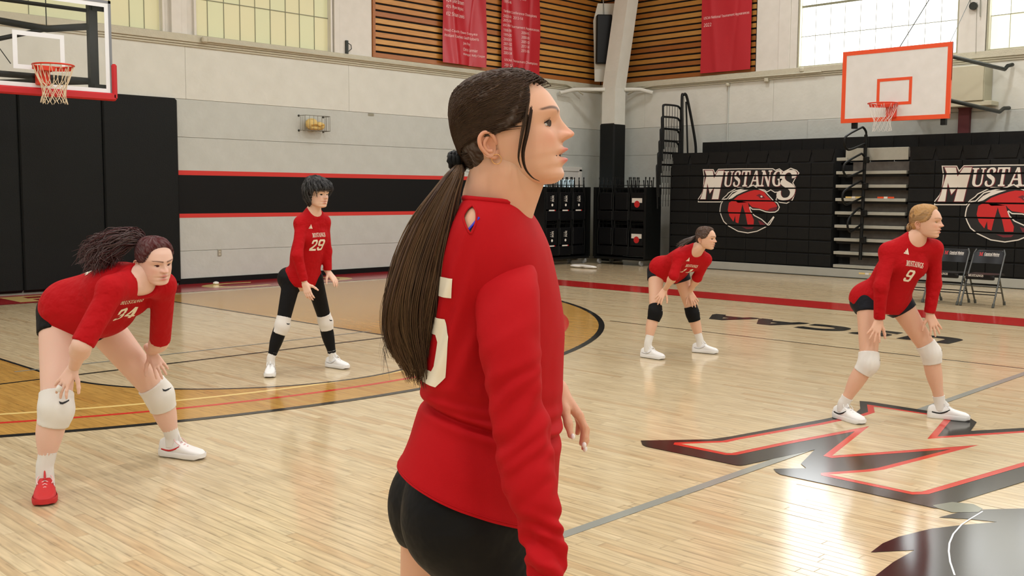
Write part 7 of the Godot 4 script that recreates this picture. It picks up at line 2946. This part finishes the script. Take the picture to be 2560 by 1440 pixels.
	for k in 97:
		pts.append(torso_at(TAU * k / 96.0, 14.72, 1.0, 0.0004))
	tube_geo(g, pts, filled(97, 0.0011), 5, Color.WHITE)
	put_mesh(close_geo(g), "hem_stitch", M.shirt_front, shirt)
	g = geo()
	pts = []
	for q in pairs(FRONT_STRAP.slice(0, 4)):
		pts.append(torso_at(q.x, q.y, 0.965, 0.002, false))
	pts = [pts[0].lerp(pts[1], -0.4), pts[0], pts[1], pts[0].lerp(pts[1], 1.4)]
	tube_geo(g, pts, filled(4, 0.0042), 8, Color.WHITE, 0.5)
	put_mesh(close_geo(g), "bra_strap", M.strap_blue, o)
	# the number on her back
	var st := new_st()
	var p5 := pairs(DIGIT["5"][0])
	var t5 := PackedVector2Array()
	for k in Geometry2D.triangulate_polygon(p5):
		t5.append(p5[k])
	t5 = split_tris(t5, 0.05)
	for i in range(0, t5.size(), 3):
		var v := []
		for k in 3:
			var q := t5[i + k]
			v.append(torso_at(3.10 + q.x * 0.93, 8.75 - q.y * 3.85, 1.0, 0.0016))
		tri(st, v[0], v[1], v[2])
	put(st, "number", M.print_cream, shirt)
	# ---- shorts
	F = Field.new(A.pel - Vector3(0.32, 0.42, 0.32), A.pel + Vector3(0.32, 0.2, 0.32), 0.0075)
	F.ell(A.fglute, Basis(), Vector3(0.092, 0.112, 0.095), 0.03)
	F.cone(A.fhip, fk, 0.092, 0.07, 0.03)
	F.slice(A.cutf, Vector3(0, -1, 0), 0.4)
	F.ell(A.nglute, Basis(), Vector3(0.112, 0.122, 0.112), 0.014)
	F.cone(A.nhip, nk, 0.108, 0.070, 0.03)
	F.ell(A.pel, face, Vector3(0.165, 0.15, 0.125), 0.05)
	F.slice(A.cutn, Vector3(0, -1, 0), 0.4)
	g = geo()
	nets(F, g)
	put_mesh(close_geo(g), "shorts", M.shorts, o)
	for q in [[nk, na], [fk, fa]]:
		sock(o, q[1], q[0], 0.042, 0.07, M.knit_white)
		shoe(o, q[1], img(1, 0, -0.2), 0.28, M.shoe_white, M.shoe_white, M.shoe_grey, M.shoe_white, 0.0)
		g = geo()
		tube_geo(g, [q[0] + Vector3(0, 0.07, 0), q[0], q[0].lerp(q[1], 0.12), q[0].lerp(q[1], 0.22)], [0.066, 0.071, 0.068, 0.066], 24, Color.WHITE)
		put_mesh(close_geo(g), "knee_pad", M.knit_white, o)
	front_hair(o, T)
	# earring
	g = geo()
	pts = []
	for k in 25:
		var a := TAU * k / 24.0
		pts.append(T * (Vector3(-0.0755, -0.0430, -0.0275) + Vector3(-0.002 * sin(a), sin(a) * 0.0085, cos(a) * 0.0085)))
	tube_geo(g, pts, filled(25, 0.0008), 6, Color.WHITE)
	put_mesh(close_geo(g), "earring", M.gold, o)
	rebase(o, Vector3((na.x + fa.x) * 0.5, 0.0, (na.z + fa.z) * 0.5))

func front_hair(o: Node3D, T: Transform3D) -> void:
	var r := RandomNumberGenerator.new()
	r.seed = 99
	var col := lin(64, 48, 38)
	var tint := func() -> Color:
		return col.lerp(lin(104, 80, 60), r.randf() * r.randf() * 0.45).darkened(r.randf() * 0.25)
	var g := geo()
	hair_cap(g, T, LINE_Y, LINE_Z, func(y: float, a: float) -> float:
		return 0.0085 + 0.003 * clampf(y / 0.1, 0, 1), col, 0.12, 7, 110, 160)
	put_mesh(close_geo(g), "scalp_hair", M.hair_matte, o)
	g = geo()
	var tie := Vector3(0.0, -0.026, -0.105)
	for i in 2600:
		var p0 := hairline(r, 0.003)
		if r.randf() < 0.22:
			p0 = head_base(r.randf_range(0.0, 0.105), (1.2 + r.randf() * 1.2) * (1.0 if r.randf() < 0.5 else -1.0))
		var a := atan2(p0.x, p0.z)
		var end := tie + Vector3(r.randfn(0, 0.006), r.randfn(0, 0.006), 0)
		var pts := []
		var up := r.randf_range(0.02, 0.05)
		for k in 12:
			var u := k / 11.0
			var q := p0.lerp(end, u)
			var dir := (q - Vector3(0, 0.0, -0.012)).normalized()
			var yy := clampf(q.y + up * sin(u * PI) * (1.0 - absf(a) / 2.6), -0.08, 0.1085)
			var p := head_base(yy, atan2(dir.x, dir.z))
			var nrm := Vector3(p.x, (p.y - 0.01) * 0.85, p.z).normalized()
			pts.append(T * ((p + nrm * lerpf(0.0015, 0.0105 + 0.002 * clampf(yy / 0.1, 0, 1) + r.randf() * 0.0010, smoothstep(0.0, 0.3, u))).lerp(end, smoothstep(0.78, 1.0, u))))
		strand(g, pts, r.randf_range(0.0006, 0.0011), tint.call())
	# flyaways at the crown and nape
	for i in 18:
		var a := r.randf_range(-1.4, 1.4)
		var p := head_base(r.randf_range(0.095, 0.1085), a)
		var nrm := Vector3(p.x, p.y, p.z).normalized()
		var w := Vector3(r.randfn(0, 0.012), r.randf_range(0.002, 0.006), r.randf_range(-0.02, 0.02))
		strand(g, [T * (p + nrm * 0.010), T * (p + nrm * 0.0135 + w * 0.5), T * (p + nrm * 0.015 + w)], 0.00035, col)
	put_mesh(close_geo(g), "hair", M.vertex_hair, o)
	# loose locks before the ear
	g = geo()
	for q in [[FRONT_LOCK, 30, 0.0022], [FRONT_LOCK2, 10, 0.0018]]:
		for i in q[1]:
			var pts := []
			var off := Vector3(r.randfn(0, 1), r.randfn(0, 0.4), r.randfn(0, 1))
			var n: int = q[0].size()
			for k in n:
				var u := k / float(n - 1)
				pts.append(q[0][k] + off * q[2] * (1.0 - 0.75 * u) * (0.35 + sin(u * PI)))
			strand(g, bezier(pts, 4), 0.0010, tint.call().darkened(0.2))
	put_mesh(close_geo(g), "loose_lock", M.vertex_hair, o)
	# tie and ponytail
	g = geo()
	for j in 3:
		var pts := []
		for k in 25:
			var a := TAU * k / 24.0
			pts.append(T * (tie + Vector3(cos(a) * 0.0175, sin(a) * 0.015 + 0.002 * sin(a * 7 + j), -0.002 - j * 0.007 + 0.002 * sin(a * 9.0 + j * 2.0))))
		tube_geo(g, pts, filled(25, 0.0062), 8, Color(0.008, 0.008, 0.009))
	put_mesh(close_geo(g), "hair_tie", M.vertex_hair, o)
	g = geo()
	var side := img(1, 0, 0)
	var depth := img(0, 0, 1)
	var wl := [0.009, 0.018, 0.030, 0.037, 0.040, 0.041, 0.038, 0.029, 0.015]
	var locks := []
	for i in 46:
		locks.append([clampf(r.randfn(0, 0.52), -1.1, 1.1), clampf(r.randfn(0, 0.5), -1.1, 1.1), r.randf() * TAU, r.randf_range(0.0, 1.0), r.randf_range(0.84, 1.02), r.randf_range(0.004, 0.010)])
	for i in 1500:
		var L: Array = locks[i % locks.size()]
		var n: int = FRONT_TAIL.size()
		var reach: float = L[4] * r.randf_range(0.93, 1.06)
		var pts := [T * tie]
		var du := r.randfn(0, 0.10)
		var dw := r.randfn(0, 0.10)
		for k in n:
			var u := (k + 0.35) / (n - 0.65) * reach
			var f := minf(u * (n - 1), n - 1.001)
			var i0 := int(f)
			var c: Vector3 = FRONT_TAIL[i0].lerp(FRONT_TAIL[i0 + 1], f - i0) + (FRONT_TAIL[n - 1] - FRONT_TAIL[n - 2]) * maxf(0.0, u - 1.0) * 8.0
			var w: float = lerpf(wl[i0], wl[i0 + 1], f - i0)
			var wob: float = sin(u * 6.5 + L[2]) * L[5] * u
			var wob2: float = cos(u * 5.0 + L[2] * 1.7) * L[5] * u
			pts.append(c + side * ((L[0] + du * (1.0 + u)) * w + wob) + depth * ((L[1] + dw) * w * 0.62 + wob2) + Vector3(0, r.randfn(0, 0.003) * u, 0))
		var tc: Color = col.lerp(lin(124, 96, 70), L[3] * L[3] * 0.7 + r.randf() * 0.15).darkened(r.randf() * 0.25)
		strand(g, bezier(pts, 3), r.randf_range(0.0007, 0.0015), tc)
	for i in 60:
		var k := 1 + r.randi() % 6
		var s := -1.0 if r.randf() < 0.8 else 1.0
		var p: Vector3 = FRONT_TAIL[k] + side * s * wl[k] * 1.0
		strand(g, [p, p + side * s * r.randf_range(0.005, 0.014) - Vector3(0, 0.03, 0), p + side * s * r.randf_range(0.0, 0.02) - Vector3(0, r.randf_range(0.06, 0.1), 0)], 0.00035, col.lightened(0.1))
	put_mesh(close_geo(g), "ponytail", M.vertex_hair, o)
